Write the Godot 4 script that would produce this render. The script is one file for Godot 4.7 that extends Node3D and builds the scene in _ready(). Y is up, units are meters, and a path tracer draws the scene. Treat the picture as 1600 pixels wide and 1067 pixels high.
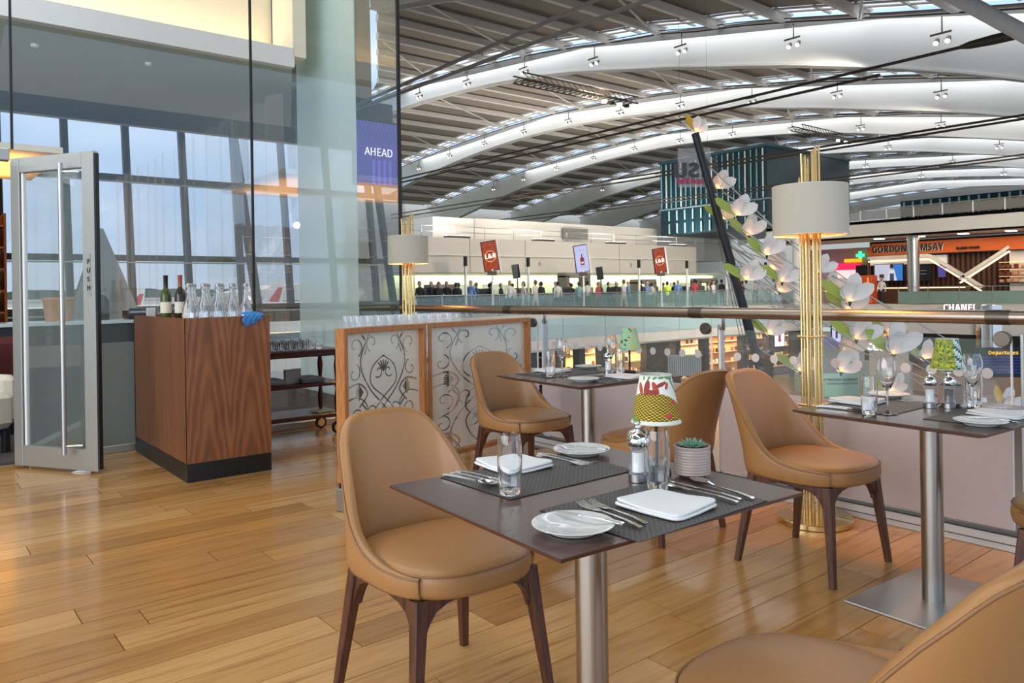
extends Node3D
# A restaurant terrace on the balcony of an airport hall. World axes follow the building: x runs along the glass partition, -z towards the far security hall, y is up.

const EYE := Vector3(0, 1.245, 0)
const FOCAL := 1200.0
const ROLL := 0.0155
const YAW := 0.6807   # 39 degrees
var rng := RandomNumberGenerator.new()
var M := {}
var taken := {}
var cache := {}

# ---------------------------------------------------------------- geometry collector
class G:
	var v := PackedVector3Array()
	var n := PackedVector3Array()
	var t := PackedVector2Array()
	var c := PackedColorArray()
	var ix := PackedInt32Array()
	var use_col := false

	func tri(a: int, b: int, d: int):
		ix.append(a); ix.append(b); ix.append(d)

	func vert(p: Vector3, nn: Vector3, u := Vector2.ZERO, col := Color.WHITE) -> int:
		v.append(p); n.append(nn); t.append(u); c.append(col)
		return v.size() - 1

	func quad(a: Vector3, b: Vector3, d: Vector3, e: Vector3, ua := Vector2(0, 0), ub := Vector2(1, 0), ud := Vector2(1, 1), ue := Vector2(0, 1), want := Vector3.ZERO):
		var nn := (b - a).cross(d - a)
		if nn.length_squared() < 1e-16:
			nn = (d - a).cross(e - a)
		nn = nn.normalized()
		if want != Vector3.ZERO and nn.dot(want) < 0.0:
			nn = -nn
		var k := vert(a, nn, ua)
		vert(b, nn, ub); vert(d, nn, ud); vert(e, nn, ue)
		tri(k, k + 1, k + 2); tri(k, k + 2, k + 3)

	func flat_tri(a: Vector3, b: Vector3, d: Vector3, want: Vector3):
		var nn := (b - a).cross(d - a).normalized()
		if nn.dot(want) < 0.0:
			nn = -nn
		var k := vert(a, nn)
		vert(b, nn); vert(d, nn)
		tri(k, k + 1, k + 2)

	# box with chamfered edges
	func box(at: Vector3, s: Vector3, b := Basis(), bev := 0.0):
		var h := s * 0.5
		bev = minf(bev, minf(h.x, minf(h.y, h.z)) * 0.8)
		for ax in 3:
			var a1 := (ax + 1) % 3
			var a2 := (ax + 2) % 3
			for sg in [-1.0, 1.0]:
				var p := []
				for k in [[-1, -1], [1, -1], [1, 1], [-1, 1]]:
					var q := Vector3.ZERO
					q[ax] = sg * h[ax]
					q[a1] = k[0] * (h[a1] - bev)
					q[a2] = k[1] * (h[a2] - bev)
					p.append(at + b * q)
				var w := Vector3.ZERO
				w[ax] = sg
				var l1 := s[a1]
				var l2 := s[a2]
				quad(p[0], p[1], p[2], p[3], Vector2(0, 0), Vector2(l1, 0), Vector2(l1, l2), Vector2(0, l2), b * w)
		if bev > 0.0:
			for ax in 3:
				var a1 := (ax + 1) % 3
				var a2 := (ax + 2) % 3
				for s1 in [-1.0, 1.0]:
					for s2 in [-1.0, 1.0]:
						var p := []
						for k in [[-1, 0], [1, 0], [1, 1], [-1, 1]]:
							var q := Vector3.ZERO
							q[ax] = k[0] * (h[ax] - bev)
							q[a1] = s1 * (h[a1] - (bev if k[1] == 1 else 0.0))
							q[a2] = s2 * (h[a2] - (bev if k[1] == 0 else 0.0))
							p.append(at + b * q)
						var w := Vector3.ZERO
						w[a1] = s1
						w[a2] = s2
						quad(p[0], p[1], p[2], p[3], Vector2(0, 0), Vector2(s[ax], 0), Vector2(s[ax], bev), Vector2(0, bev), b * w)
			for sx in [-1.0, 1.0]:
				for sy in [-1.0, 1.0]:
					for sz in [-1.0, 1.0]:
						var w := Vector3(sx, sy, sz)
						flat_tri(at + b * Vector3(sx * h.x, sy * (h.y - bev), sz * (h.z - bev)), at + b * Vector3(sx * (h.x - bev), sy * h.y, sz * (h.z - bev)), at + b * Vector3(sx * (h.x - bev), sy * (h.y - bev), sz * h.z), b * w)

	# smooth surface through rows of points
	func grid(rows: Array, close_u := false, close_v := false, uv_scale := Vector2(1, 1)):
		var nr := rows.size()
		var nc: int = rows[0].size()
		var base := v.size()
		var along := 0.0
		for i in nr:
			if i > 0:
				along += (rows[i][nc / 2] - rows[i - 1][nc / 2]).length()
			var across := 0.0
			for j in nc:
				if j > 0:
					across += (rows[i][j] - rows[i][j - 1]).length()
				var i0: int = (i - 1 + nr) % nr if close_v else maxi(i - 1, 0)
				var i1: int = (i + 1) % nr if close_v else mini(i + 1, nr - 1)
				var j0: int = (j - 1 + nc) % nc if close_u else maxi(j - 1, 0)
				var j1: int = (j + 1) % nc if close_u else mini(j + 1, nc - 1)
				var du: Vector3 = rows[i][j1] - rows[i][j0]
				var dv: Vector3 = rows[i1][j] - rows[i0][j]
				var nn := du.cross(dv)
				if nn.length_squared() < 1e-18:   # pole
					var ii: int = i + 1 if i == 0 else i - 1
					var ref: Vector3 = rows[ii][j] - rows[i][j]
					var cen := Vector3.ZERO
					for q in rows[ii]:
						cen += q
					cen /= nc
					nn = (rows[i][j] - cen)
					if nn.length_squared() < 1e-14:
						var e: Vector3 = rows[ii][(j + 1) % nc] - cen
						var f: Vector3 = rows[ii][(j + nc / 4 + 1) % nc] - cen
						nn = e.cross(f)
					if ref == Vector3.ZERO:
						nn = Vector3.UP
				vert(rows[i][j], nn.normalized(), Vector2(across, along) * uv_scale)
		# make all normals agree with the winding of the whole surface
		for i in (nr if close_v else nr - 1):
			for j in (nc if close_u else nc - 1):
				var a: int = base + i * nc + j
				var b: int = base + i * nc + (j + 1) % nc
				var d: int = base + ((i + 1) % nr) * nc + (j + 1) % nc
				var e: int = base + ((i + 1) % nr) * nc + j
				tri(a, b, d); tri(a, d, e)

	# turned shape: profile of (radius, y) from bottom to top, outside on the right
	func lathe(prof: Array, seg := 20, xf := Transform3D(), sharp := 0.75, sx := 1.0, sz := 1.0):
		var m := prof.size()
		var sn := []
		for i in m - 1:
			var d: Vector2 = prof[i + 1] - prof[i]
			sn.append(Vector2(d.y, -d.x).normalized())
		for i in m - 1:
			var na: Vector2 = sn[i]
			var nb: Vector2 = sn[i]
			if i > 0 and sn[i - 1].dot(sn[i]) > sharp:
				na = (sn[i - 1] + sn[i]).normalized()
			if i < m - 2 and sn[i + 1].dot(sn[i]) > sharp:
				nb = (sn[i + 1] + sn[i]).normalized()
			var base := v.size()
			for k in seg + 1:
				var a := TAU * k / seg
				var cs := cos(a)
				var s := sin(a)
				var pa: Vector2 = prof[i]
				var pb: Vector2 = prof[i + 1]
				vert(xf * Vector3(pa.x * cs * sx, pa.y, pa.x * s * sz), (xf.basis * Vector3(na.x * cs / sx, na.y, na.x * s / sz)).normalized(), Vector2(float(k) / seg, pa.y))
				vert(xf * Vector3(pb.x * cs * sx, pb.y, pb.x * s * sz), (xf.basis * Vector3(nb.x * cs / sx, nb.y, nb.x * s / sz)).normalized(), Vector2(float(k) / seg, pb.y))
			for k in seg:
				var q := base + k * 2
				if prof[i].x > 1e-6:
					tri(q, q + 2, q + 1)
				if prof[i + 1].x > 1e-6:
					tri(q + 1, q + 2, q + 3)

	func frames(path: Array) -> Array:
		var out := []
		var up := Vector3.UP
		for i in path.size():
			var d: Vector3 = (path[mini(i + 1, path.size() - 1)] - path[maxi(i - 1, 0)]).normalized()
			if i == 0:
				up = Vector3.UP if absf(d.y) < 0.9 else Vector3.RIGHT
			var side := d.cross(up).normalized()
			up = side.cross(d).normalized()
			out.append(Basis(side, up, d))
		return out

	func tube(path: Array, radius, seg := 8, cap := true, closed := false):
		var fr := frames(path)
		var rows := []
		for i in path.size():
			var r: float = radius if radius is float else radius[i]
			var row := PackedVector3Array()
			for k in seg:
				var a := TAU * k / seg
				row.append(path[i] + (fr[i].x * cos(a) + fr[i].y * sin(a)) * r)
			rows.append(row)
		var base := v.size()
		grid(rows, true, closed)
		for i in path.size():
			for k in seg:
				n[base + i * seg + k] = (rows[i][k] - path[i]).normalized()
		if cap and not closed:
			for e in [0, path.size() - 1]:
				var nn: Vector3 = fr[e].z * (-1.0 if e == 0 else 1.0)
				var m := vert(path[e], nn)
				for k in seg:
					vert(rows[e][k], nn)
				for k in seg:
					tri(m, m + 1 + k, m + 1 + (k + 1) % seg)

	# bar of rectangular section: sizes are (across, up) at each point, "up" given
	func bar(path: Array, sizes: Array, upv := Vector3.UP):
		var secs := []
		for i in path.size():
			var d: Vector3 = (path[mini(i + 1, path.size() - 1)] - path[maxi(i - 1, 0)]).normalized()
			var side := d.cross(upv).normalized()
			var up := side.cross(d).normalized()
			var s: Vector2 = sizes[mini(i, sizes.size() - 1)]
			var a: Vector3 = side * s.x * 0.5
			var b: Vector3 = up * s.y * 0.5
			var ch := 0.22
			secs.append([path[i] - a * (1 - ch) - b, path[i] + a * (1 - ch) - b, path[i] + a - b * (1 - ch), path[i] + a + b * (1 - ch), path[i] + a * (1 - ch) + b, path[i] - a * (1 - ch) + b, path[i] - a + b * (1 - ch), path[i] - a - b * (1 - ch)])
		for i in path.size() - 1:
			var mid: Vector3 = (path[i] + path[i + 1]) * 0.5
			var ln: float = (path[i + 1] - path[i]).length()
			for k in 8:
				var k2 := (k + 1) % 8
				var p0: Vector3 = secs[i][k]
				var p1: Vector3 = secs[i][k2]
				var w: float = (p1 - p0).length()
				quad(p0, p1, secs[i + 1][k2], secs[i + 1][k], Vector2(0, 0), Vector2(w, 0), Vector2(w, ln), Vector2(0, ln), (p0 + p1 + secs[i + 1][k] + secs[i + 1][k2]) * 0.25 - mid)
		for e in [0, path.size() - 1]:
			var s: Array = secs[e]
			var w: Vector3 = (path[0] - path[1]) if e == 0 else (path[e] - path[e - 1])
			for k in range(1, 7):
				flat_tri(s[0], s[k], s[k + 1], w)

	# flat outline (x, y) pushed out along z, placed by xf
	func prism(poly: PackedVector2Array, z0: float, z1: float, xf := Transform3D(), smooth := false):
		var idx := Geometry2D.triangulate_polygon(poly)
		for zz in [z0, z1]:
			var nn := (xf.basis * Vector3(0, 0, -1 if zz == z0 else 1)).normalized()
			var base := v.size()
			for p in poly:
				vert(xf * Vector3(p.x, p.y, zz), nn, p)
			for k in idx.size() / 3:
				tri(base + idx[k * 3], base + idx[k * 3 + 1], base + idx[k * 3 + 2])
		var m := poly.size()
		var cw := Geometry2D.is_polygon_clockwise(poly)
		for k in m:
			var p := poly[k]
			var q := poly[(k + 1) % m]
			var d := q - p
			var o := Vector2(d.y, -d.x).normalized() * (-1.0 if cw else 1.0)
			if not smooth:
				quad(xf * Vector3(p.x, p.y, z0), xf * Vector3(q.x, q.y, z0), xf * Vector3(q.x, q.y, z1), xf * Vector3(p.x, p.y, z1), Vector2(0, 0), Vector2(d.length(), 0), Vector2(d.length(), z1 - z0), Vector2(0, z1 - z0), xf.basis * Vector3(o.x, o.y, 0))
			else:
				var d0 := p - poly[(k - 1 + m) % m]
				var d2 := poly[(k + 2) % m] - q
				var sg := -1.0 if cw else 1.0
				var oa := (o + Vector2(d0.y, -d0.x).normalized() * sg).normalized()
				var ob := (o + Vector2(d2.y, -d2.x).normalized() * sg).normalized()
				var b := v.size()
				vert(xf * Vector3(p.x, p.y, z0), (xf.basis * Vector3(oa.x, oa.y, 0)).normalized())
				vert(xf * Vector3(q.x, q.y, z0), (xf.basis * Vector3(ob.x, ob.y, 0)).normalized())
				vert(xf * Vector3(q.x, q.y, z1), (xf.basis * Vector3(ob.x, ob.y, 0)).normalized())
				vert(xf * Vector3(p.x, p.y, z1), (xf.basis * Vector3(oa.x, oa.y, 0)).normalized())
				tri(b, b + 1, b + 2); tri(b, b + 2, b + 3)

	func rod(a: Vector3, b: Vector3, r: float, seg := 8):
		tube([a, b], r, seg)

	func mesh() -> ArrayMesh:
		for k in ix.size() / 3:
			var a := ix[k * 3]
			var b := ix[k * 3 + 1]
			var d := ix[k * 3 + 2]
			if (v[b] - v[a]).cross(v[d] - v[a]).dot(n[a] + n[b] + n[d]) > 0.0:
				ix[k * 3 + 1] = d
				ix[k * 3 + 2] = b
		var arr := []
		arr.resize(Mesh.ARRAY_MAX)
		arr[Mesh.ARRAY_VERTEX] = v
		arr[Mesh.ARRAY_NORMAL] = n
		arr[Mesh.ARRAY_TEX_UV] = t
		if use_col:
			arr[Mesh.ARRAY_COLOR] = c
		arr[Mesh.ARRAY_INDEX] = ix
		var m := ArrayMesh.new()
		m.add_surface_from_arrays(Mesh.PRIMITIVE_TRIANGLES, arr)
		return m


# ---------------------------------------------------------------- scene helpers
func ray(px: float, py: float) -> Vector3:
	var a := px - 800.0
	var b := 454.0 - py
	var x := (a * cos(ROLL) + b * sin(ROLL)) / FOCAL
	var y := (-a * sin(ROLL) + b * cos(ROLL)) / FOCAL
	return Vector3(sin(YAW) + x * cos(YAW), y, -cos(YAW) + x * sin(YAW))

func at(px: float, py: float, d: float) -> Vector3:
	return EYE + ray(px, py) * d

func on(px: float, py: float, axis: int, value: float) -> Vector3:
	var q := ray(px, py)
	return EYE + q * ((value - EYE[axis]) / q[axis])

func numbered(called: String) -> String:
	if not taken.has(called):
		taken[called] = 0
		return called
	taken[called] += 1
	return "%s_%03d" % [called, taken[called]]

func meta(o, label := "", category := "", group := "", kind := ""):
	if label: o.set_meta("label", label)
	if category: o.set_meta("category", category)
	if group: o.set_meta("group", group)
	if kind: o.set_meta("kind", kind)
	return o

func thing(called: String, label: String, category: String, where := Vector3.ZERO, turn := 0.0, group := "") -> Node3D:
	var o := Node3D.new()
	o.name = numbered(called)
	add_child(o)
	o.position = where
	o.rotation.y = turn
	return meta(o, label, category, group)

func part(called: String, what, mat, parent: Node, where := Vector3.ZERO) -> MeshInstance3D:
	var o := MeshInstance3D.new()
	o.name = called
	o.mesh = what.mesh() if what is G else what
	o.material_override = mat
	o.position = where
	parent.add_child(o, true)
	return o

func solo(called: String, what, mat, label: String, category: String, where := Vector3.ZERO, turn := 0.0, group := "") -> MeshInstance3D:
	var o := MeshInstance3D.new()
	o.name = numbered(called)
	o.mesh = what.mesh() if what is G else what
	o.material_override = mat
	add_child(o)
	o.position = where
	o.rotation.y = turn
	meta(o, label, category, group)
	return o

func struct(called: String, what, mat, label := "") -> MeshInstance3D:
	var o := MeshInstance3D.new()
	o.name = numbered(called)
	o.mesh = what.mesh() if what is G else what
	o.material_override = mat
	add_child(o)
	meta(o, label, "", "", "structure")
	return o

func struct_root(called: String, label := "") -> Node3D:
	var o := Node3D.new()
	o.name = numbered(called)
	add_child(o)
	return meta(o, label, "", "", "structure")

func copy(o: Node3D, called: String, where: Vector3, turn := 0.0, label := "", group := "") -> Node3D:
	var r: Node3D = o.duplicate()
	r.name = numbered(called)
	add_child(r)
	r.position = where
	r.rotation.y = turn
	if label: r.set_meta("label", label)
	if group: r.set_meta("group", group)
	return r

func boxg(s: Vector3, at_ := Vector3.ZERO, bev := 0.0) -> G:
	var g := G.new()
	g.box(at_, s, Basis(), bev)
	return g

func mat(rgb: Color, rough := 0.6, metal := 0.0) -> StandardMaterial3D:
	var m := StandardMaterial3D.new()
	m.albedo_color = rgb
	m.roughness = rough
	m.metallic = metal
	return m

func c8(r: int, g: int, b: int, a := 1.0) -> Color:
	return Color(r / 255.0, g / 255.0, b / 255.0, a)

func pane(rgb: Color, alpha: float, rough := 0.0) -> StandardMaterial3D:
	var m := mat(Color(rgb.r, rgb.g, rgb.b, alpha), rough)
	m.transparency = BaseMaterial3D.TRANSPARENCY_ALPHA
	return m

func glow(rgb: Color, energy: float) -> StandardMaterial3D:
	var m := mat(rgb, 0.5)
	m.emission_enabled = true
	m.emission = rgb
	m.emission_energy_multiplier = energy
	return m

func noise_tex(seed_: int, freq: float, stops: Array, size := 512, octaves := 4, type := FastNoiseLite.TYPE_SIMPLEX_SMOOTH) -> NoiseTexture2D:
	var nz := FastNoiseLite.new()
	nz.seed = seed_
	nz.frequency = freq
	nz.noise_type = type
	nz.fractal_octaves = octaves
	var tx := NoiseTexture2D.new()
	tx.width = size
	tx.height = size
	tx.seamless = true
	tx.noise = nz
	if stops.size():
		var gr := Gradient.new()
		gr.offsets = PackedFloat32Array(stops.map(func(s): return s[0]))
		gr.colors = PackedColorArray(stops.map(func(s): return s[1]))
		tx.color_ramp = gr
	return tx

func bumpy(m: StandardMaterial3D, tex, depth: float):
	m.heightmap_enabled = true
	m.heightmap_texture = tex
	m.heightmap_scale = depth
	return m

func text_mesh(words: String, height: float, depth: float, mono := false, bold := 700, serif := false) -> TextMesh:
	var f := SystemFont.new()
	f.font_names = PackedStringArray(["Droid Serif" if serif else ("Droid Sans Mono" if mono else "Droid Sans")])
	f.font_weight = bold
	var tm := TextMesh.new()
	tm.font = f
	tm.text = words
	tm.font_size = 32
	tm.pixel_size = height / 23.0
	tm.depth = depth
	tm.curve_step = 2.0
	return tm

func curve(pts: Array, steps := 8) -> Array:
	var out := []
	for i in pts.size() - 1:
		var a: Vector3 = pts[maxi(i - 1, 0)]
		var b: Vector3 = pts[i]
		var c: Vector3 = pts[i + 1]
		var d: Vector3 = pts[mini(i + 2, pts.size() - 1)]
		for k in steps:
			out.append(b.cubic_interpolate(c, a, d, float(k) / steps))
	out.append(pts[-1])
	return out

func interp(tab: Array, x: float) -> float:
	if x <= tab[0][0]: return tab[0][1]
	for i in tab.size() - 1:
		if x <= tab[i + 1][0]:
			var k: float = (x - tab[i][0]) / (tab[i + 1][0] - tab[i][0])
			var p0: float = tab[maxi(i - 1, 0)][1]
			var p3: float = tab[mini(i + 2, tab.size() - 1)][1]
			return cubic_interpolate(tab[i][1], tab[i + 1][1], p0, p3, k)
	return tab[-1][1]

# ---------------------------------------------------------------- start
func _ready():
	rng.seed = 11
	# camera: level, lens shifted down, very slightly rolled
	var cam := Camera3D.new()
	cam.name = "camera"
	cam.projection = Camera3D.PROJECTION_FRUSTUM
	cam.near = 0.05
	cam.far = 3000.0
	cam.size = 1067.0 / FOCAL * cam.near
	cam.frustum_offset = Vector2(0, -79.5 / FOCAL * cam.near)
	cam.position = EYE
	cam.basis = Basis(Vector3.UP, -YAW) * Basis(Vector3(0, 0, 1), -ROLL)
	add_child(cam)
	cam.current = true
	# sky: pale broken cloud
	var env := Environment.new()
	env.background_mode = Environment.BG_SKY
	env.tonemap_mode = Environment.TONE_MAPPER_LINEAR
	env.tonemap_exposure = 1.0
	env.sdfgi_enabled = true
	env.ssao_enabled = true
	env.ssil_enabled = true
	var sky := Sky.new()
	var sm := PanoramaSkyMaterial.new()
	sm.panorama = ImageTexture.create_from_image(sky_image())
	sm.energy_multiplier = 1.3
	sky.sky_material = sm
	env.sky = sky
	var we := WorldEnvironment.new()
	we.name = "world_environment"
	we.environment = env
	add_child(we)
	# daylight falling through the glazed roof strips and the glass front behind the tables
	for i in range(-2, 8):
		for seg in [[2.0, -12.0], [-12.0, -26.0], [-26.0, -42.0], [-42.0, -60.0]]:
			if i < 0 and seg[0] < 0.0 or seg[1] < -1.7 * girder_x(i) and i >= 0:
				continue
			var a := Vector3(girder_x(i) - 0.75, roof_top(seg[0]) - 0.12, seg[0])
			var b := Vector3(girder_x(i) - 0.75, roof_top(seg[1]) - 0.12, seg[1])
			area_light("roof_light_daylight", (a + b) * 0.5, (b - a).normalized(), Vector3.RIGHT, a.distance_to(b), 1.1, Color(0.95, 0.975, 1.0), 1.1 if i >= 1 else 2.2)
	area_light("side_window_daylight", Vector3(-4.6, 2.4, -1.6), Vector3(0, 0, 1), Vector3.UP, 9.0, 3.8, Color(0.95, 0.975, 1.0), 1.15)
	materials()
	setting()
	roof()
	facade()
	bar()
	balustrade()
	hall()
	shops()
	folding_screen()
	sideboard()
	trolley()
	floor_lamps()
	furniture()
	place_settings()
	sculpture()
	travellers()

func girder_x(i: int) -> float:
	return 13.5 + 12.5 * i

func roof_top(z: float) -> float:
	return interp([[-80.0, 11.2], [-72.0, 12.3], [-63.0, 13.3], [-52.0, 14.05], [-42.8, 14.25], [-35.3, 13.85], [-29.2, 13.25], [-22.8, 12.3], [-19.4, 11.7], [-8.0, 9.3], [0.0, 7.4], [5.0, 6.1]], z)

func roof_low(z: float) -> float:
	return interp([[-80.0, 8.0], [-72.0, 9.8], [-62.0, 11.6], [-52.0, 12.75], [-43.0, 13.12], [-35.0, 12.75], [-28.0, 11.95], [-21.0, 10.6], [-16.0, 9.5], [-12.0, 8.45], [-8.0, 7.1], [0.0, 4.9], [5.0, 3.6]], z)

func area_light(called: String, where: Vector3, along: Vector3, across: Vector3, lx: float, ly: float, col: Color, e: float):
	var l := AreaLight3D.new()
	l.name = called
	l.area_size = Vector2(lx, ly)
	l.area_normalize_energy = false
	l.light_color = col
	l.light_energy = e
	l.shadow_enabled = true
	l.set("area_range", 200.0)
	# shines along its own -z; that has to look down (or away from the glass front)
	var zz := along.cross(across).normalized()
	var want := Vector3.UP if across != Vector3.UP else Vector3(-1, 0, 0)
	if zz.dot(want) < 0.0:
		zz = -zz
	var yy := zz.cross(along).normalized()
	l.transform = Transform3D(Basis(along, yy, zz), where)
	add_child(l, true)

func omni(called: String, where: Vector3, col: Color, e: float, size := 0.05, parent: Node = self):
	var l := OmniLight3D.new()
	l.name = called
	l.light_color = col
	l.light_energy = e
	l.light_size = size
	l.omni_range = 60.0
	l.omni_attenuation = 2.0
	l.shadow_enabled = true
	l.position = where
	parent.add_child(l, true)

func sky_image() -> Image:
	var w := 768
	var h := 384
	var im := Image.create(w, h, false, Image.FORMAT_RGBF)
	var nz := FastNoiseLite.new()
	nz.seed = 5
	nz.frequency = 1.6
	nz.fractal_octaves = 5
	for y in h:
		var el := PI * (0.5 - (y + 0.5) / h)
		for x in w:
			var az := TAU * (x + 0.5) / w
			var d := Vector3(cos(el) * cos(az), sin(el), cos(el) * sin(az))
			var s := maxf(d.y, 0.0)
			var blue := Color(0.28, 0.43, 0.68).lerp(Color(0.48, 0.62, 0.78), pow(1.0 - s, 7.0))
			var cl := nz.get_noise_3d(d.x * 1.5, d.y * 5.0, d.z * 1.5) * 0.5 + 0.5
			cl = smoothstep(0.30, 0.72, cl)
			var cloud := Color(0.56, 0.66, 0.80)
			var c := blue.lerp(cloud, cl * 0.65)
			c = c.lerp(Color(0.62, 0.66, 0.70), smoothstep(0.25, 0.7, s)) * (1.0 + 1.8 * s)
			im.set_pixel(x, y, c)
	return im

func materials():
	# leather
	var lea := mat(c8(162, 115, 68), 0.40)
	bumpy(lea, noise_tex(3, 0.05, [], 512, 3, FastNoiseLite.TYPE_CELLULAR), 0.03)
	lea.uv1_triplanar = true
	lea.uv1_scale = Vector3(9, 9, 9)
	lea.metallic_specular = 0.5
	M.leather = lea
	M.piping = mat(c8(136, 93, 55), 0.45)
	# woods
	var wal := mat(Color.WHITE, 0.42)
	wal.albedo_texture = noise_tex(8, 0.012, [[0.0, c8(52, 28, 18)], [0.45, c8(82, 46, 30)], [0.6, c8(96, 56, 36)], [1.0, c8(60, 33, 21)]], 512, 5)
	wal.uv1_triplanar = true
	wal.uv1_scale = Vector3(7, 0.9, 7)
	M.walnut = wal
	var top := mat(Color.WHITE, 0.23)
	top.albedo_texture = noise_tex(9, 0.012, [[0.0, c8(62, 43, 37)], [0.45, c8(82, 59, 50)], [0.6, c8(92, 67, 57)], [1.0, c8(66, 47, 40)]], 512, 5)
	top.uv1_triplanar = true
	top.uv1_scale = Vector3(0.5, 7, 7)
	M.table_top = top
	M.table_edge = mat(c8(74, 40, 26), 0.3)
	var oak := noise_tex(21, 0.010, [[0.0, c8(150, 106, 60)], [0.25, c8(183, 138, 82)], [0.45, c8(192, 147, 90)], [0.6, c8(198, 154, 97)], [0.8, c8(188, 143, 86)], [1.0, c8(160, 115, 66)]], 1024, 6)
	var oakb := noise_tex(22, 0.02, [], 512, 4)
	M.planks = []
	for tint in [Color(0.96, 0.93, 0.88), Color(0.90, 0.86, 0.78), Color(1.0, 0.98, 0.95), Color(0.84, 0.77, 0.66), Color(0.94, 0.87, 0.75), Color(0.88, 0.82, 0.73)]:
		var f := mat(tint, 0.24)
		f.albedo_texture = oak
		f.clearcoat_enabled = true
		f.clearcoat = 0.35
		f.clearcoat_roughness = 0.12
		bumpy(f, oakb, 0.02)
		M.planks.append(f)
	M.gap = mat(c8(58, 38, 20), 0.9)
	var fr := mat(Color.WHITE, 0.38)
	fr.albedo_texture = noise_tex(31, 0.014, [[0.0, c8(138, 84, 42)], [0.45, c8(176, 112, 58)], [0.6, c8(188, 124, 68)], [1.0, c8(146, 88, 44)]], 512, 5)
	fr.uv1_triplanar = true
	fr.uv1_scale = Vector3(6, 0.8, 6)
	M.oak_frame = fr
	var mah := mat(Color.WHITE, 0.3)
	mah.albedo_texture = noise_tex(33, 0.014, [[0.0, c8(44, 14, 12)], [0.5, c8(76, 26, 20)], [1.0, c8(52, 17, 14)]], 256, 5)
	mah.uv1_triplanar = true
	mah.uv1_scale = Vector3(1, 5, 5)
	M.mahogany = mah
	# metals
	M.steel = mat(c8(176, 170, 162), 0.28, 1.0)
	bumpy(M.steel, noise_tex(41, 0.03, [], 256, 3), 0.01)
	M.steel.uv1_triplanar = true
	M.steel.uv1_scale = Vector3(2, 40, 2)
	M.steel_flat = mat(c8(186, 184, 180), 0.34, 1.0)
	M.chrome = mat(c8(225, 224, 222), 0.08, 1.0)
	M.cutlery = mat(c8(214, 212, 210), 0.14, 1.0)
	M.rail = mat(c8(172, 156, 140), 0.32, 1.0)
	M.bronze = mat(c8(112, 102, 94), 0.4, 1.0)
	M.alu = mat(c8(178, 176, 170), 0.4, 0.85)
	M.dark_alu = mat(c8(82, 72, 62), 0.5, 0.5)
	M.mullion = mat(c8(58, 47, 38), 0.6)
	M.brass = mat(c8(222, 188, 126), 0.26, 1.0)
	M.brass_base = mat(c8(226, 194, 134), 0.24, 1.0)
	M.black = mat(c8(24, 23, 23), 0.5)
	M.black_gloss = mat(c8(20, 19, 19), 0.25)
	M.rubber = mat(c8(26, 26, 26), 0.8)
	# glass
	M.glass = pane(Color(0.85, 0.9, 0.9), 0.02)
	M.glass_edge = pane(Color(0.75, 0.9, 0.85), 0.35)
	M.tumbler = pane(Color(0.92, 0.95, 0.96), 0.02)
	M.stack_glass = pane(Color(0.95, 0.97, 0.98), 0.10)
	var solid := mat(Color(1, 1, 1, 0.0), 0.0)
	solid.refraction_enabled = true
	solid.refraction_scale = 0.05
	M.solid_glass = solid
	M.wall_glass = pane(Color(0.40, 0.58, 0.50), 0.035)
	M.facade_glass = pane(Color(0.06, 0.08, 0.10), 0.22)
	M.roof_glass = mat(c8(244, 248, 252), 0.5)
	M.roof_glass.backlight_enabled = true
	M.roof_glass.backlight = Color(1, 1, 1)
	M.rail_glass = pane(Color(0.74, 0.83, 0.82), 0.05)
	M.frost = pane(c8(198, 186, 182), 0.93, 0.6)
	M.dot = pane(c8(206, 200, 198), 0.85, 0.6)
	M.hall_glass = pane(Color(0.55, 0.68, 0.68), 0.30)
	M.fascia_glass = mat(c8(176, 200, 202), 0.18)
	# plain surfaces
	M.white = mat(c8(232, 230, 226), 0.5)
	M.girder = mat(c8(214, 212, 208), 0.55)
	M.deck = mat(c8(138, 128, 118), 0.85)
	M.purlin = mat(c8(205, 200, 194), 0.6)
	M.wall_grey = mat(c8(206, 200, 190), 0.7)
	M.wall_pale = mat(c8(222, 217, 208), 0.7)
	M.cream = mat(c8(238, 228, 205), 0.8)
	M.soffit = mat(c8(186, 194, 182), 0.85)
	bumpy(M.soffit, noise_tex(51, 0.2, [], 256, 3), 0.5)
	M.soffit.uv1_triplanar = true
	M.china = mat(c8(208, 206, 199), 0.12)
	var lin := mat(c8(224, 223, 220), 0.85)
	bumpy(lin, noise_tex(53, 0.25, [], 256, 2), 0.02)
	lin.uv1_triplanar = true
	lin.uv1_scale = Vector3(10, 10, 10)
	M.linen = lin
	var sh := mat(c8(214, 206, 192), 0.85)
	var weave := weave_image(c8(198, 188, 168), c8(216, 206, 186), c8(180, 170, 152))
	sh.albedo_texture = weave
	sh.albedo_color = Color.WHITE
	sh.uv1_scale = Vector3(10, 10, 1)
	sh.backlight_enabled = true
	sh.backlight = Color(0.35, 0.27, 0.17)
	M.shade = sh
	var mt := mat(Color.WHITE, 0.5)
	mt.albedo_texture = mat_image()
	mt.uv1_scale = Vector3(66, 66, 1)
	M.placemat = mt
	M.cup_glaze = mat(c8(174, 152, 141), 0.3)
	M.leaf = mat(c8(120, 158, 132), 0.5)
	M.leaf.subsurf_scatter_enabled = true
	M.leaf.subsurf_scatter_strength = 0.15
	M.soil = mat(c8(50, 40, 32), 0.95)
	var ven := mat(Color.WHITE, 0.35)
	ven.albedo_texture = veneer_image(true)
	M.veneer = ven
	var ven2 := mat(Color.WHITE, 0.35)
	ven2.albedo_texture = veneer_image(false)
	M.veneer_plain = ven2
	M.cloth_blue = mat(c8(62, 128, 190), 0.9)
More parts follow.
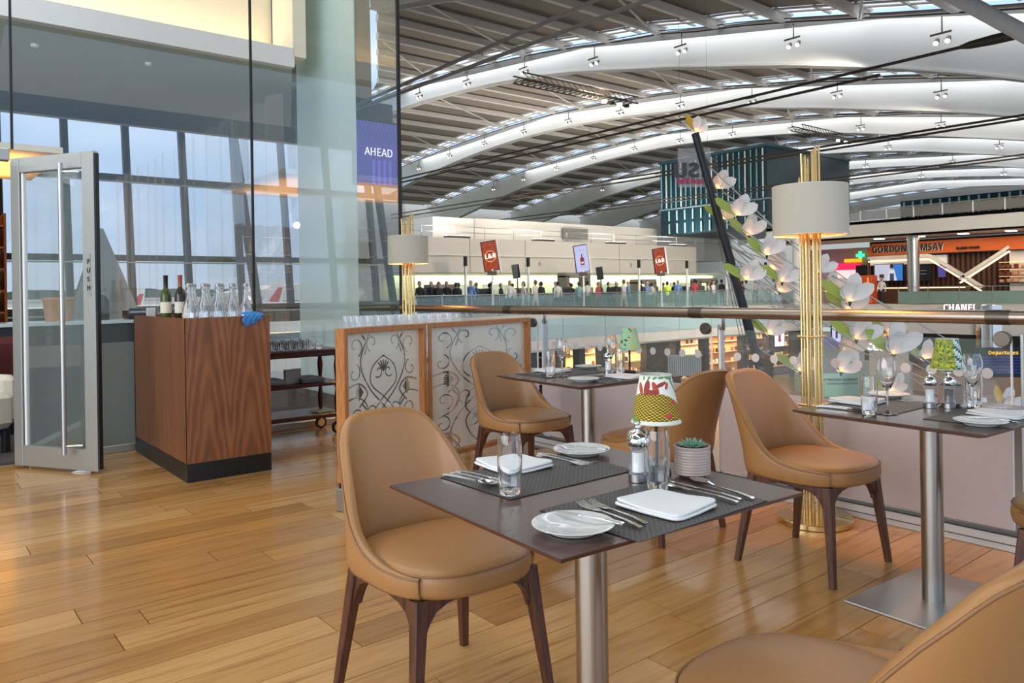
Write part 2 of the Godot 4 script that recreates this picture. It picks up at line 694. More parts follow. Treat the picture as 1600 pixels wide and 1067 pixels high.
	M.cloth_blue = bumpy(M.cloth_blue, noise_tex(57, 0.15, [], 256, 3), 0.3)
	M.cloth_blue.uv1_triplanar = true
	M.cloth_blue.uv1_scale = Vector3(8, 8, 8)
	M.armchair = mat(c8(206, 196, 176), 0.9)
	M.carpet = mat(c8(70, 62, 58), 0.95)
	M.tarmac = mat(c8(150, 152, 146), 0.95)
	M.grass_far = mat(c8(126, 138, 104), 0.95)
	M.led_warm = glow(Color(1.0, 0.80, 0.52), 3.0)
	M.led_white = glow(Color(1.0, 0.96, 0.9), 4.0)
	M.led_green = glow(Color(0.92, 1.0, 0.80), 1.3)

func weave_image(a: Color, b: Color, c: Color) -> ImageTexture:
	var im := Image.create(128, 128, false, Image.FORMAT_RGB8)
	var r := RandomNumberGenerator.new()
	r.seed = 3
	var rows := []
	var cols := []
	for i in 128:
		rows.append(r.randf())
		cols.append(r.randf())
	for y in 128:
		for x in 128:
			var k: float = rows[y] * 0.6 + cols[x] * 0.4
			im.set_pixel(x, y, a.lerp(b, k) if (x + y) % 2 else a.lerp(c, 0.3 * k))
	return ImageTexture.create_from_image(im)

func mat_image() -> ImageTexture:
	# coarse woven vinyl: pale strands over a near black ground
	var im := Image.create(32, 32, false, Image.FORMAT_RGB8)
	for y in 32:
		for x in 32:
			var cx := (x % 16)
			var cy := (y % 16)
			var odd := (x / 16 + y / 16) % 2 == 0
			var c := c8(38, 35, 33)
			if odd and cy > 4 and cy < 11 and cx > 1 and cx < 14:
				c = c8(132, 126, 119)
			if not odd and cx > 4 and cx < 11 and cy > 1 and cy < 14:
				c = c8(98, 93, 88)
			im.set_pixel(x, y, c)
	return ImageTexture.create_from_image(im)

func veneer_image(flame: bool) -> ImageTexture:
	# walnut veneer: book-matched cathedral figure or plain quarter cut
	var w := 512
	var h := 640
	var im := Image.create(w, h, false, Image.FORMAT_RGB8)
	var nz := FastNoiseLite.new()
	nz.seed = 77
	nz.frequency = 0.01
	var dk := c8(92, 52, 28)
	var lt := c8(154, 98, 60)
	for y in h:
		for x in w:
			var q: float
			if flame:
				var u := float(x) / w
				var half := absf(fmod(u, 0.5) - 0.25) * 4.0      # two leaves, mirrored
				var yy := float(y) / h
				var f := pow(half, 1.4) * 0.9 - yy * 0.85 + nz.get_noise_2d(minf(fmod(u, 0.5), 0.5 - fmod(u, 0.5)) * 900.0, y * 0.35) * 0.10
				q = sin(f * 19.0) * 0.5 + 0.5
				q = lerpf(q, 0.62, 0.60)
				q += nz.get_noise_2d(x * 6.0, y * 0.3) * 0.16 + nz.get_noise_2d(x * 0.8, y * 0.35 + 300) * 0.22
			else:
				q = 0.42 + nz.get_noise_2d(x * 3.5, y * 0.12) * 0.35 + nz.get_noise_2d(x * 12.0, y * 0.5) * 0.12
			im.set_pixel(x, y, dk.lerp(lt, clampf(q, 0.0, 1.0)))
	return ImageTexture.create_from_image(im)

# ---------------------------------------------------------------- floor, partition, ground
func setting():
	# boarded floor: every board is a piece of its own
	var sub := G.new()
	sub.box(Vector3(1.3, -0.13, -2.9), Vector3(5.5, 0.2, 8.0))
	var fl := struct("floor", sub, M.gap, "honey oak boarded floor of the restaurant terrace")
	var kinds := []
	for k in 10:
		var g := G.new()
		var ox := rng.randf() * 4.0
		var oz := rng.randf() * 4.0
		var L := 0.5
		var W := 0.0860
		var e := 0.0012
		var y1 := 0.0
		var y0 := -0.03
		var q := [Vector3(-L, y1, -W), Vector3(L, y1, -W), Vector3(L, y1, W), Vector3(-L, y1, W)]
		var uvq := [Vector2(ox, oz), Vector2(ox + 0.13, oz), Vector2(ox + 0.13, oz + 0.26), Vector2(ox, oz + 0.26)]
		g.quad(q[0], q[1], q[2], q[3], uvq[0], uvq[1], uvq[2], uvq[3], Vector3.UP)
		for s in 4:
			var a: Vector3 = q[s]
			var b: Vector3 = q[(s + 1) % 4]
			var mid := (a + b) * 0.5
			g.quad(a, b, Vector3(b.x, y0, b.z), Vector3(a.x, y0, a.z), uvq[s], uvq[(s + 1) % 4], uvq[(s + 1) % 4], uvq[s], mid)
		kinds.append(g.mesh())
	var row := 0
	var z := 0.98
	while z > -6.80:
		var x := -1.45 - rng.randf() * 1.2
		while x < 4.0:
			var ln := rng.randf_range(0.9, 2.0)
			var x0 := maxf(x, -1.45)
			var x1 := minf(x + ln, 4.02)
			if x1 - x0 > 0.12:
				var p := part("plank", kinds[rng.randi() % 10], M.planks[[0, 0, 1, 2, 2, 3, 4, 5][rng.randi() % 8]], fl, Vector3((x0 + x1) * 0.5, 0, z))
				p.scale = Vector3(x1 - x0 - 0.0035, 1, 1)
			x += ln
		z -= 0.1755
		row += 1
	# slab edge of the terrace and the carpeted floor inside the bar
	var sl := G.new()
	sl.box(Vector3(1.3, -0.45, -2.9), Vector3(5.7, 0.42, 8.2))
	sl.box(Vector3(-2.0, -0.33, -23.5), Vector3(13.0, 0.60, 33.2))
	struct("floor_slab", sl, M.wall_pale, "concrete edge of the terrace floor")
	var cp := G.new()
	cp.box(Vector3(-2.0, -0.02, -23.5), Vector3(12.6, 0.03, 33.0))
	struct("floor_carpet", cp, M.carpet, "dark carpet inside the bar behind the glass partition")
	# lower concourse, airfield
	var lo := G.new()
	lo.box(Vector3(55, -5.65, -25), Vector3(105, 0.3, 80))
	var lom := mat(c8(128, 112, 98), 0.25)
	struct("floor_concourse", lo, lom, "polished floor of the concourse one level down")
	var gr := G.new()
	gr.box(Vector3(100, -13.2, -1050), Vector3(3200, 0.4, 2000))
	struct("ground", gr, M.grass_far, "pale grass airfield outside the windows")
	var ta := G.new()
	ta.box(Vector3(30, -12.95, -230), Vector3(900, 0.1, 300))
	struct("ground_apron", ta, M.tarmac, "concrete apron outside the windows")
	airfield()
	# glass partition: sill, panes with dark joints
	var zp := -6.79
	var bs := G.new()
	bs.box(Vector3(2.45, 0.03, zp), Vector3(3.3, 0.06, 0.06), Basis(), 0.004)
	struct("trim_1", bs, M.alu, "pale metal channel along the foot of the glass partition")
	var gp := struct_root("wall_glass", "tall frameless green tinted glass partition between terrace and bar")
	var xs := [-1.4, 0.72, 2.53, 4.05]
	for k in 3:
		var low := 2.36 if k == 0 else 0.06
		var g := G.new()
		g.box(Vector3((xs[k] + xs[k + 1]) * 0.5, (low + 7.0) * 0.5, zp), Vector3(xs[k + 1] - xs[k] - 0.012, 7.0 - low, 0.012))
		part("pane", g, M.wall_glass, gp)
		var j := G.new()
		j.box(Vector3(xs[k + 1], (7.0 + (2.36 if k == 0 else 0.06)) * 0.5, zp), Vector3(0.016 if k < 2 else 0.03, 7.0 - (2.36 if k == 0 else 0.06), 0.03))
		part("joint", j, M.black, gp)
	# return of the partition along the void, one pane of it frosted mint
	var spans := [[-6.83, -7.72, 0], [-7.74, -9.30, 1], [-9.32, -13.0, 0]]
	var gm := pane(c8(226, 246, 240), 0.55, 0.3)
	for s in spans:
		var g := G.new()
		g.box(Vector3(4.06, 3.6, (s[0] + s[1]) * 0.5), Vector3(0.014, 7.1, s[0] - s[1]))
		part("pane", g, gm if s[2] else M.wall_glass, gp)
	# frosted lower band on the pane beside the open door, clear head frame over the doorway
	var fb := G.new()
	fb.box(Vector3(1.34, 0.47, zp + 0.012), Vector3(1.1, 0.82, 0.004))
	part("frosted_film", fb, pane(c8(128, 134, 126), 0.88, 0.5), gp)
	var hd := G.new()
	hd.box(Vector3(-0.05, 2.31, zp), Vector3(1.5, 0.09, 0.09), Basis(), 0.005)
	part("door_head", hd, M.alu, gp)
	door()

func door():
	# open door leaf: hinge at (0.70, -6.72), free edge at (1.12, -6.03)
	var a := Vector3(0.715, 0, -6.70)
	var b := Vector3(1.135, 0, -6.025)
	var dirv := (b - a).normalized()
	var L := a.distance_to(b)
	var d := struct_root("door_1", "open glass door in a brushed steel frame with a long tubular pull handle")
	d.position = a
	d.rotation.y = atan2(-dirv.z, dirv.x)
	var st = M.alu
	for q in [["stile", 0.0, 0.085], ["stile", L - 0.11, 0.11]]:
		part(q[0], boxg(Vector3(q[2], 2.25, 0.05), Vector3(q[1] + q[2] * 0.5, 1.145, 0), 0.004), st, d)
	part("bottom_rail", boxg(Vector3(L - 0.2, 0.15, 0.05), Vector3(L * 0.5 - 0.01, 0.097, 0), 0.003), st, d)
	part("top_rail", boxg(Vector3(L - 0.2, 0.11, 0.05), Vector3(L * 0.5 - 0.01, 2.215, 0), 0.003), st, d)
	part("pane", boxg(Vector3(L - 0.19, 2.0, 0.012), Vector3(L * 0.5 - 0.01, 1.165, 0)), pane(Color(0.5, 0.6, 0.58), 0.08), d)
	part("glazing_bead", boxg(Vector3(0.018, 1.99, 0.03), Vector3(0.105, 1.165, 0.0), 0.003), M.white, d)
	part("edge_seal", boxg(Vector3(0.012, 2.22, 0.03), Vector3(L + 0.005, 1.145, 0.0)), M.black, d)
	# pull handle on the terrace side
	var hx := L - 0.235
	var g := G.new()
	g.tube([Vector3(hx, 0.14, 0.085), Vector3(hx, 2.19, 0.085)], 0.017, 14)
	var hdl := part("handle", g, M.steel_flat, d)
	for y in [0.20, 2.13]:
		var s := G.new()
		s.rod(Vector3(hx, y, 0.085), Vector3(hx + 0.1, y, 0.02), 0.009)
		part("handle_standoff", s, M.chrome, hdl)
	var plate := part("push_plate", boxg(Vector3(0.038, 0.30, 0.003), Vector3(L - 0.052, 1.40, 0.0265)), M.steel_flat, d)
	for k in 4:
		var tm := text_mesh("PUSH"[k], 0.034, 0.002)
		part("letter", tm, M.black, plate, Vector3(L - 0.052, 1.495 - k * 0.062, 0.0290))
	# wedge under the door
	var w := G.new()
	w.prism(PackedVector2Array([Vector2(-0.08, 0), Vector2(0.06, 0), Vector2(0.06, 0.035)]), -0.03, 0.03)
	solo("door_wedge", w, M.alu, "small grey wedge holding the glass door open on the boards", "wedge", a + dirv * 0.47 + Vector3(0.10, 0.001, 0.09), d.rotation.y + 0.4)

func airfield():
	# hangar, parked aircraft tails, low buildings, tree line
	var hg := thing("hangar", "pale grey hangar with a shallow curved roof across the airfield", "building", Vector3(150, -12.9, -340))
	var poly := PackedVector2Array()
	for k in 13:
		var u := k / 12.0
		poly.append(Vector2(-34 + 68 * u, 15.0 + 4.0 * sin(PI * u)))
	poly.append(Vector2(34, 0))
	poly.append(Vector2(-34, 0))
	var g := G.new()
	g.prism(poly, -20, 20)
	part("wall", g, M.wall_pale, hg)
	var hd := G.new()
	hd.box(Vector3(0, 6.0, 20.2), Vector3(56, 11, 0.4))
	part("door", hd, mat(c8(150, 158, 160), 0.6), hg)
	var lb := [["low white terminal pier beyond the apron", 40.0, -300.0, 150.0, 13.0], ["long grey cargo shed behind the hangar", 230.0, -460.0, 160.0, 15.0], ["flat white pier building close to the bar windows", 40.0, -120.0, 60.0, 12.2]]
	for q in lb:
		var t := thing("pier_building", q[0], "building", Vector3(q[1], -12.9, q[2]))
		part("wall", boxg(Vector3(q[3], q[4], 16), Vector3(0, q[4] * 0.5, 0)), M.wall_pale, t)
		part("roof", boxg(Vector3(q[3] + 1, 0.6, 17), Vector3(0, q[4] + 0.3, 0)), M.wall_grey, t)
		part("window_band", boxg(Vector3(q[3] - 4, 2.0, 0.2), Vector3(0, q[4] * 0.6, 8.1)), mat(c8(96, 108, 116), 0.2), t)
	var tails := [[425.0, 462.0, 150.0, "white aircraft tail with a red flash beside the hangar"], [553.0, 455.0, 210.0, "more distant white aircraft tail with a red tip"], [210.0, 470.0, 180.0, "white aircraft tail low behind the bar counter"]]
	for q in tails:
		var p := at(q[0], q[1], q[2])
		var t := thing("aircraft", q[3], "aircraft", Vector3(p.x, p.y - 4.0, p.z), -0.5)
		var f := G.new()
		f.prism(PackedVector2Array([Vector2(-3.4, 0), Vector2(1.6, 0), Vector2(2.4, 7.0), Vector2(0.3, 7.0)]), -0.25, 0.25)
		part("fin", f, M.white, t)
		var rd := G.new()
		rd.prism(PackedVector2Array([Vector2(-0.6, 3.0), Vector2(1.2, 2.4), Vector2(2.1, 5.6), Vector2(1.2, 5.6)]), -0.29, 0.29)
		part("tail_flash", rd, mat(c8(196, 44, 52), 0.5), t)
		var bd := G.new()
		bd.tube(curve([Vector3(6, -1.6, 0), Vector3(0, -1.4, 0), Vector3(-10, -2.0, 0), Vector3(-30, -2.0, 0), Vector3(-34, -2.6, 0)], 5), PackedFloat32Array([0.2, 0.5, 0.8, 1.1, 1.3, 1.5, 1.6, 1.7, 1.8, 1.9, 2, 2, 2, 2, 2, 2, 1.9, 1.6, 1.2, 0.7, 0.2]), 14)
		part("fuselage", bd, M.white, t)
	var tr := thing("tree_line", "dark band of trees along the far edge of the airfield", "trees", Vector3(200, -13, -1500))
	var tg := G.new()
	var ln := PackedVector2Array()
	ln.append(Vector2(-1200, 0))
	for k in 160:
		ln.append(Vector2(-1200 + k * 15.0, 22 + rng.randf() * 7.0))
	ln.append(Vector2(1200, 0))
	tg.prism(ln, -20, 20)
	part("foliage", tg, mat(c8(92, 104, 96), 0.95), tr)
	tr.set_meta("kind", "stuff")

# ---------------------------------------------------------------- roof of the hall
func roof():
	var last := 9
	for i in range(-1, last):
		var X := girder_x(i)
		var zmin := maxf(-1.78 * X, -78.0) if i >= 0 else -6.0
		if i < 0 and X < 0:
			zmin = -6.0
		var zmax := 4.0
		var R := struct_root("roof", "white arched roof girder %d with its dark deck bay and glazed strip" % (i + 2))
		# girder: tapering arched box
		var g := G.new()
		var nseg := int((zmax - zmin) / 2.0) + 1
		var rows := []
		for k in nseg + 1:
			var z := lerpf(zmin, zmax, float(k) / nseg)
			rows.append([roof_low(z), roof_top(z), z])
		for k in nseg:
			var a: Array = rows[k]
			var b: Array = rows[k + 1]
			var wt := 0.35
			var wb := 0.24
			for s in [-1.0, 1.0]:
				g.quad(Vector3(X + s * wb, a[0], a[2]), Vector3(X + s * wb, b[0], b[2]), Vector3(X + s * wt, b[1], b[2]), Vector3(X + s * wt, a[1], a[2]), Vector2(0, 0), Vector2(1, 0), Vector2(1, 1), Vector2(0, 1), Vector3(s, 0, 0))
			g.quad(Vector3(X - wb, a[0], a[2]), Vector3(X + wb, a[0], a[2]), Vector3(X + wb, b[0], b[2]), Vector3(X - wb, b[0], b[2]), Vector2(0, 0), Vector2(1, 0), Vector2(1, 1), Vector2(0, 1), Vector3.DOWN)
			g.quad(Vector3(X - wt, a[1], a[2]), Vector3(X + wt, a[1], a[2]), Vector3(X + wt, b[1], b[2]), Vector3(X - wt, b[1], b[2]), Vector2(0, 0), Vector2(1, 0), Vector2(1, 1), Vector2(0, 1), Vector3.UP)
			# lower flange lip
			g.quad(Vector3(X - wb - 0.06, a[0], a[2]), Vector3(X + wb + 0.06, a[0], a[2]), Vector3(X + wb + 0.06, b[0], b[2]), Vector3(X - wb - 0.06, b[0], b[2]), Vector2(0, 0), Vector2(1, 0), Vector2(1, 1), Vector2(0, 1), Vector3.DOWN)
			g.quad(Vector3(X - wb - 0.06, a[0], a[2]), Vector3(X - wb - 0.06, b[0], b[2]), Vector3(X - wb - 0.06, b[0] + 0.07, b[2]), Vector3(X - wb - 0.06, a[0] + 0.07, a[2]), Vector2(0, 0), Vector2(1, 0), Vector2(1, 1), Vector2(0, 1), Vector3.LEFT)
			g.quad(Vector3(X - wb - 0.06, a[0] + 0.07, a[2]), Vector3(X - wb - 0.06, b[0] + 0.07, b[2]), Vector3(X - wb, b[0] + 0.07, b[2]), Vector3(X - wb, a[0] + 0.07, a[2]), Vector2(0, 0), Vector2(1, 0), Vector2(1, 1), Vector2(0, 1), Vector3.UP)
		part("girder", g, M.girder, R)
		# pipe that runs along the top of the girder on brackets
		var pth := []
		for k in nseg + 1:
			pth.append(Vector3(X - 0.62, rows[k][1] - 0.12, rows[k][2]))
		var pg := G.new()
		pg.tube(pth, 0.035, 6)
		pg.tube(pth.map(func(p): return p + Vector3(-0.14, 0.1, 0)), 0.022, 5)
		part("service_pipe", pg, M.dark_alu, R)
		# deck over the bay before this girder, up to the glazed strip
		var Xa := X - 12.5 + 0.35
		var Xb := X - 1.35
		var dk := G.new()
		var drows := []
		for k in nseg + 1:
			var z: float = rows[k][2]
			var xs := Xa if i < 0 else minf(maxf(Xa, -z / 1.78), Xb - 0.05)
			drows.append(PackedVector3Array([Vector3(xs, roof_top(z) + 0.25, z), Vector3((xs + Xb) * 0.5, roof_top(z) + 0.25, z), Vector3(Xb, roof_top(z) + 0.25, z)]))
		dk.grid(drows)
		part("deck", dk, M.deck, R)
		# purlins across the bay, bracing, frames of the glazed strip
		var z := 2.0
		var pn := 0
		var pm: Mesh = cached("purlin", func(): return boxg(Vector3(11.8, 0.30, 0.26), Vector3.ZERO, 0.02))
		while z > zmin + 1.0:
			if -1.78 * (X - 12.5) < z or i < 0 or z > -78.0 and X - 12.5 < -z / 1.78 and X > -z / 1.78:
				var xa := maxf(X - 12.5 + 0.35, -z / 1.78 if z < 0 else -99.0)
				if i < 0: xa = X - 12.15
				var xb := X - 0.35
				var p := part("purlin", pm, M.purlin, R, Vector3((xa + xb) * 0.5, roof_top(z) + 0.02, z))
				p.scale = Vector3((xb - xa) / 11.8, 1, 1)
				var tilt := (roof_top(z - 0.5) - roof_top(z + 0.5))
				p.rotation.x = atan(tilt)
				if pn % 3 == 0 and z - 5.8 > zmin and i < 6:
					var br := G.new()
					var zz := z - 5.8
					br.rod(Vector3(lerpf(xa, xb, 0.04), roof_top(z) - 0.2, z), Vector3(lerpf(xa, xb, 0.96), roof_top(zz) - 0.2, zz), 0.05, 6)
					part("brace", br, M.purlin, R)
			z -= 2.9
			pn += 1
		var sl := G.new()
		var srow := []
		for k in nseg + 1:
			var zc: float = rows[k][2]
			srow.append(PackedVector3Array([Vector3(Xb - 0.02, roof_top(zc) + 0.24, zc), Vector3(X - 0.3, roof_top(zc) + 0.24, zc)]))
		sl.grid(srow)
		part("roof_glazing", sl, M.roof_glass, R)
		var fg := G.new()
		var zf := zmin + 0.6
		while zf < zmax:
			fg.box(Vector3(X - 0.85, roof_top(zf) + 0.2, zf), Vector3(1.1, 0.10, 0.09))
			zf += 1.45
		for sx in [Xb + 0.02, X - 0.84]:
			var lp := []
			for k in nseg + 1:
				lp.append(Vector3(sx, rows[k][1] + 0.2, rows[k][2]))
			fg.tube(lp, 0.045, 4)
		part("glazing_frame", fg, M.purlin, R)
	# tie cables strung in pairs below the arches
	var ties := [
		[[632, 131, 11.0], [932, 0, 11.0], [632, 143, 11.0], [1012, 0, 11.0]],
		[[636, 277, 22.0], [1552, 62, 22.0], [636, 283, 22.0], [1375, 117, 22.0]],
		[[640, 331, 33.0], [1610, 178, 33.0], [640, 337, 33.0], [1610, 184, 33.0]],
		[[760, 346, 45.0], [1610, 240, 45.0], [760, 351, 45.0], [1610, 245, 45.0]]]
	var n := 0
	for q in ties:
		n += 1
		var t := thing("tie_cable", ["upper steel tie cable pair crossing the top corner of the hall", "steel tie cable pair ending at the white roof node", "thin tie cable pair below the third roof arch", "farthest thin tie cable pair above the shops"][n - 1], "cable")
		for k in 2:
			var a := on(q[k * 2][0], q[k * 2][1], 0, q[k * 2][2])
			var b := on(q[k * 2 + 1][0], q[k * 2 + 1][1], 0, q[k * 2 + 1][2])
			var dv := (b - a).normalized()
			var g := G.new()
			g.rod(a - dv * 3.0, b + dv * (0.0 if n == 2 else 2.5), 0.045 if n < 3 else 0.05, 6)
			part("cable", g, M.dark_alu if n > 1 else mat(c8(150, 144, 136), 0.5, 0.4), t)
	# raking white strut with its cast node at the top right
	var st := thing("roof_strut", "thick white raking roof strut meeting a node in the upper corner", "strut")
	var sg := G.new()
	var s0 := on(1480, -12, 0, 20.5)
	var s1 := on(1625, 66, 0, 20.5)
	sg.tube([s0 + (s0 - s1) * 1.2, s0, s1], 0.19, 16)
	part("strut", sg, M.girder, st)
	var ng := G.new()
	ng.tube([s1, s1 + Vector3(0, -0.25, 0.2), s1 + Vector3(0, -0.5, 0.5)], PackedFloat32Array([0.24, 0.28, 0.2]), 12)
	part("node", ng, M.girder, st)
	var ce := G.new()
	var c1 := on(1552, 62, 0, 22.0)
	var c0 := on(1500, 74, 0, 22.0)
	ce.tube([c0, c0.lerp(c1, 0.3), c1, c1 + (c1 - c0) * 0.6], PackedFloat32Array([0.05, 0.1, 0.13, 0.13]), 10)
	part("cable_socket", ce, M.dark_alu, st)
	# far side and end walls of the hall
	var fw := G.new()
	fw.box(Vector3(95.0, 3.0, -79.5), Vector3(110.0, 18.0, 0.5))
	fw.box(Vector3(127.0, 4.0, -38.0), Vector3(0.5, 20.0, 86.0))
	struct("wall_far", fw, M.wall_pale, "pale far walls of the hall")
	# lighting gantries slung under the deck
	for q in [[905, 147, 24.0, "long dark lighting gantry slung under the nearer roof deck"], [1290, 213, 48.0, "shorter dark gantry below the distant roof deck"]]:
		var c := on(q[0], q[1], 0, q[2])
		var t := thing("lighting_gantry", q[3], "gantry", c)
		var g := G.new()
		for s in [-0.35, 0.35]:
			for y in [0.0, 0.3]:
				g.rod(Vector3(-3.5, y, s), Vector3(3.5, y, s), 0.035, 5)
		for k in 20:
			var x := -3.5 + k * 0.35
			g.rod(Vector3(x, 0, -0.35), Vector3(x + 0.35, 0.3, -0.35), 0.02, 4)
			g.rod(Vector3(x, 0.3, 0.35), Vector3(x + 0.35, 0, 0.35), 0.02, 4)
			g.rod(Vector3(x, 0, -0.35), Vector3(x, 0, 0.35), 0.02, 4)
		part("truss", g, M.dark_alu, t)
		for k in 4:
			part("lamp", boxg(Vector3(0.2, 0.13, 0.2), Vector3(1.6 + k * 0.5, -0.1, 0), 0.02), M.black if k % 2 else M.led_white, t)
	# spotlights along the girders
	var sp := thing("roof_spotlight", "", "spotlight")
	var hb := G.new()
	hb.box(Vector3(0, 0, 0), Vector3(0.05, 0.05, 0.62))
	hb.rod(Vector3(0.1, 0, 0), Vector3(0.1, 0.55, 0), 0.025, 5)
	part("bracket", hb, M.dark_alu, sp)
	for k in 2:
		var can := G.new()
		can.lathe([Vector2(0, 0.20), Vector2(0.06, 0.20), Vector2(0.075, 0.14), Vector2(0.095, 0.0), Vector2(0.085, 0.0), Vector2(0.0, 0.03)].duplicate(), 10, Transform3D(Basis(Vector3(0, 0, 1), -0.75), Vector3(0.05, -0.26, -0.17 + 0.34 * k)))
		var cn := part("housing", can, M.dark_alu, sp)
		var le := G.new()
		le.lathe([Vector2(0.0, -0.012), Vector2(0.08, -0.010), Vector2(0.08, 0.012), Vector2(0.0, 0.014)], 10, Transform3D(Basis(Vector3(0, 0, 1), -0.75), Vector3(0.05, -0.26, -0.17 + 0.34 * k)))
		part("lens", le, M.led_white, cn)
	var first := true
	var names := ["nearest", "second", "third", "fourth", "fifth", "sixth"]
	for i in range(1, 7):
		var zmin := maxf(-1.62 * girder_x(i), -66.0)
		var z := -5.0
		while z > zmin:
			var p := Vector3(girder_x(i) - 0.75, roof_top(z) - 0.75, z)
			var lb: String = "small twin spotlight fixed along the %s white roof girder" % names[i - 1]
			var gp: String = "spotlights on the %s girder" % names[i - 1]
			if first:
				sp.position = p
				meta(sp, lb, "spotlight", gp)
				first = false
			else:
				copy(sp, "roof_spotlight", p, 0.0, lb, gp)
			z -= 5.0 if i < 4 else 8.0
	# the beams of some of those spotlights
	for q in [[1, -12.0, Vector3(34, 2, -38)], [1, -24.0, Vector3(28, 1, -38)], [2, -14.0, Vector3(44, 1, -38)], [2, -22.0, Vector3(38, 2, -38)], [2, -6.0, Vector3(53, 2, -18)], [2, -10.0, Vector3(50, 1, -26)], [1, -8.0, Vector3(30, -4, -30)], [2, -18.0, Vector3(44, -4, -30)]]:
		var s := SpotLight3D.new()
		s.name = "roof_spotlight_beam"
		add_child(s, true)
		s.position = Vector3(girder_x(q[0]) - 1.1, roof_low(q[1]) - 0.2, q[1])
		s.look_at(q[2], Vector3.UP)
		s.light_color = Color(1.0, 0.96, 0.9)
		s.light_energy = 95.0
		s.light_size = 0.25
		s.spot_angle = 42.0
		s.spot_range = 120.0
		s.spot_attenuation = 2.0
		s.shadow_enabled = true

func cached(key: String, make: Callable) -> Mesh:
	if not cache.has(key):
		cache[key] = make.call().mesh()
	return cache[key]

# ---------------------------------------------------------------- window front behind the bar
func facade():
	var F := struct_root("wall_window_front", "tall raking window front of the building seen through the bar")
	var tilt := 0.13      # the front leans outwards
	var zf := func(y): return -40.0 - tilt * (y - 3.0)
	var k := 0
	var x := -9.3
	var ys := [0.63, 3.08, 6.95, 9.75, 12.4]
	while x < 23.6:
		var g := G.new()
		g.bar([Vector3(x, -0.2, zf.call(-0.2)), Vector3(x, 12.6, zf.call(12.6))], [Vector2(0.30, 0.42)], Vector3(0, 0, 1))
		part("mullion", g, M.mullion, F)
		x += 2.61
	for y in ys:
		var g := G.new()
		g.box(Vector3(7.2, y, zf.call(y) + 0.1), Vector3(33.0, 0.28, 0.40))
		part("transom", g, M.mullion, F)
		var rl := G.new()
		rl.box(Vector3(7.2, y - 0.22, zf.call(y) + 0.34), Vector3(33.0, 0.07, 0.1))
		part("ledge", rl, M.alu, F)
	x = -9.3
	while x < 23.6 - 1.0:
		for r in 4:
			var g := G.new()
			var y0: float = ys[r] + 0.14
			var y1: float = ys[r + 1] - 0.14
			var xa := x + 0.15
			var xb := x + 2.46
			g.quad(Vector3(xa, y0, zf.call(y0)), Vector3(xb, y0, zf.call(y0)), Vector3(xb, y1, zf.call(y1)), Vector3(xa, y1, zf.call(y1)), Vector2(0, 0), Vector2(1, 0), Vector2(1, 1), Vector2(0, 1), Vector3(0, 0, 1))
			part("pane", g, M.facade_glass, F)
		x += 2.61
	var lo := G.new()
	lo.box(Vector3(7.2, 0.15, -39.7), Vector3(33.0, 0.7, 0.3))
	part("apron_panel", lo, M.dark_alu, F)
	var hd := G.new()
	hd.box(Vector3(7.2, 11.2, -40.6), Vector3(33.0, 2.7, 0.3))
	part("louvre_band", hd, mat(c8(58, 50, 43), 0.8), F)
	# raking black props before the front
	for q in [[385.0, -36.0], [598.0, -37.0]]:
		var g := G.new()
		var b := on(q[0] + 18.0, 480, 2, q[1])
		var t := on(q[0] - 8.0, 300, 2, q[1])
		g.tube([b + (b - t) * 0.2, t + (t - b) * 0.6], 0.22, 10)
		part("prop", g, M.black, F)
	var rf := G.new()
	rf.prism(PackedVector2Array([Vector2(-14.0, 11.0), Vector2(6.0, 11.0), Vector2(22.6, 41.0), Vector2(-14.0, 41.0)]), 12.7, 13.1, Transform3D(Basis(Vector3.RIGHT, -PI / 2), Vector3.ZERO))
	struct("ceiling_bar_hall", rf, M.deck, "dark ceiling over the hall behind the bar")
	var sw := G.new()
	sw.box(Vector3(-9.6, 6.2, -24.0), Vector3(0.3, 13.5, 34.0))
	struct("wall_left", sw, M.cream, "cream side wall of the bar hall")

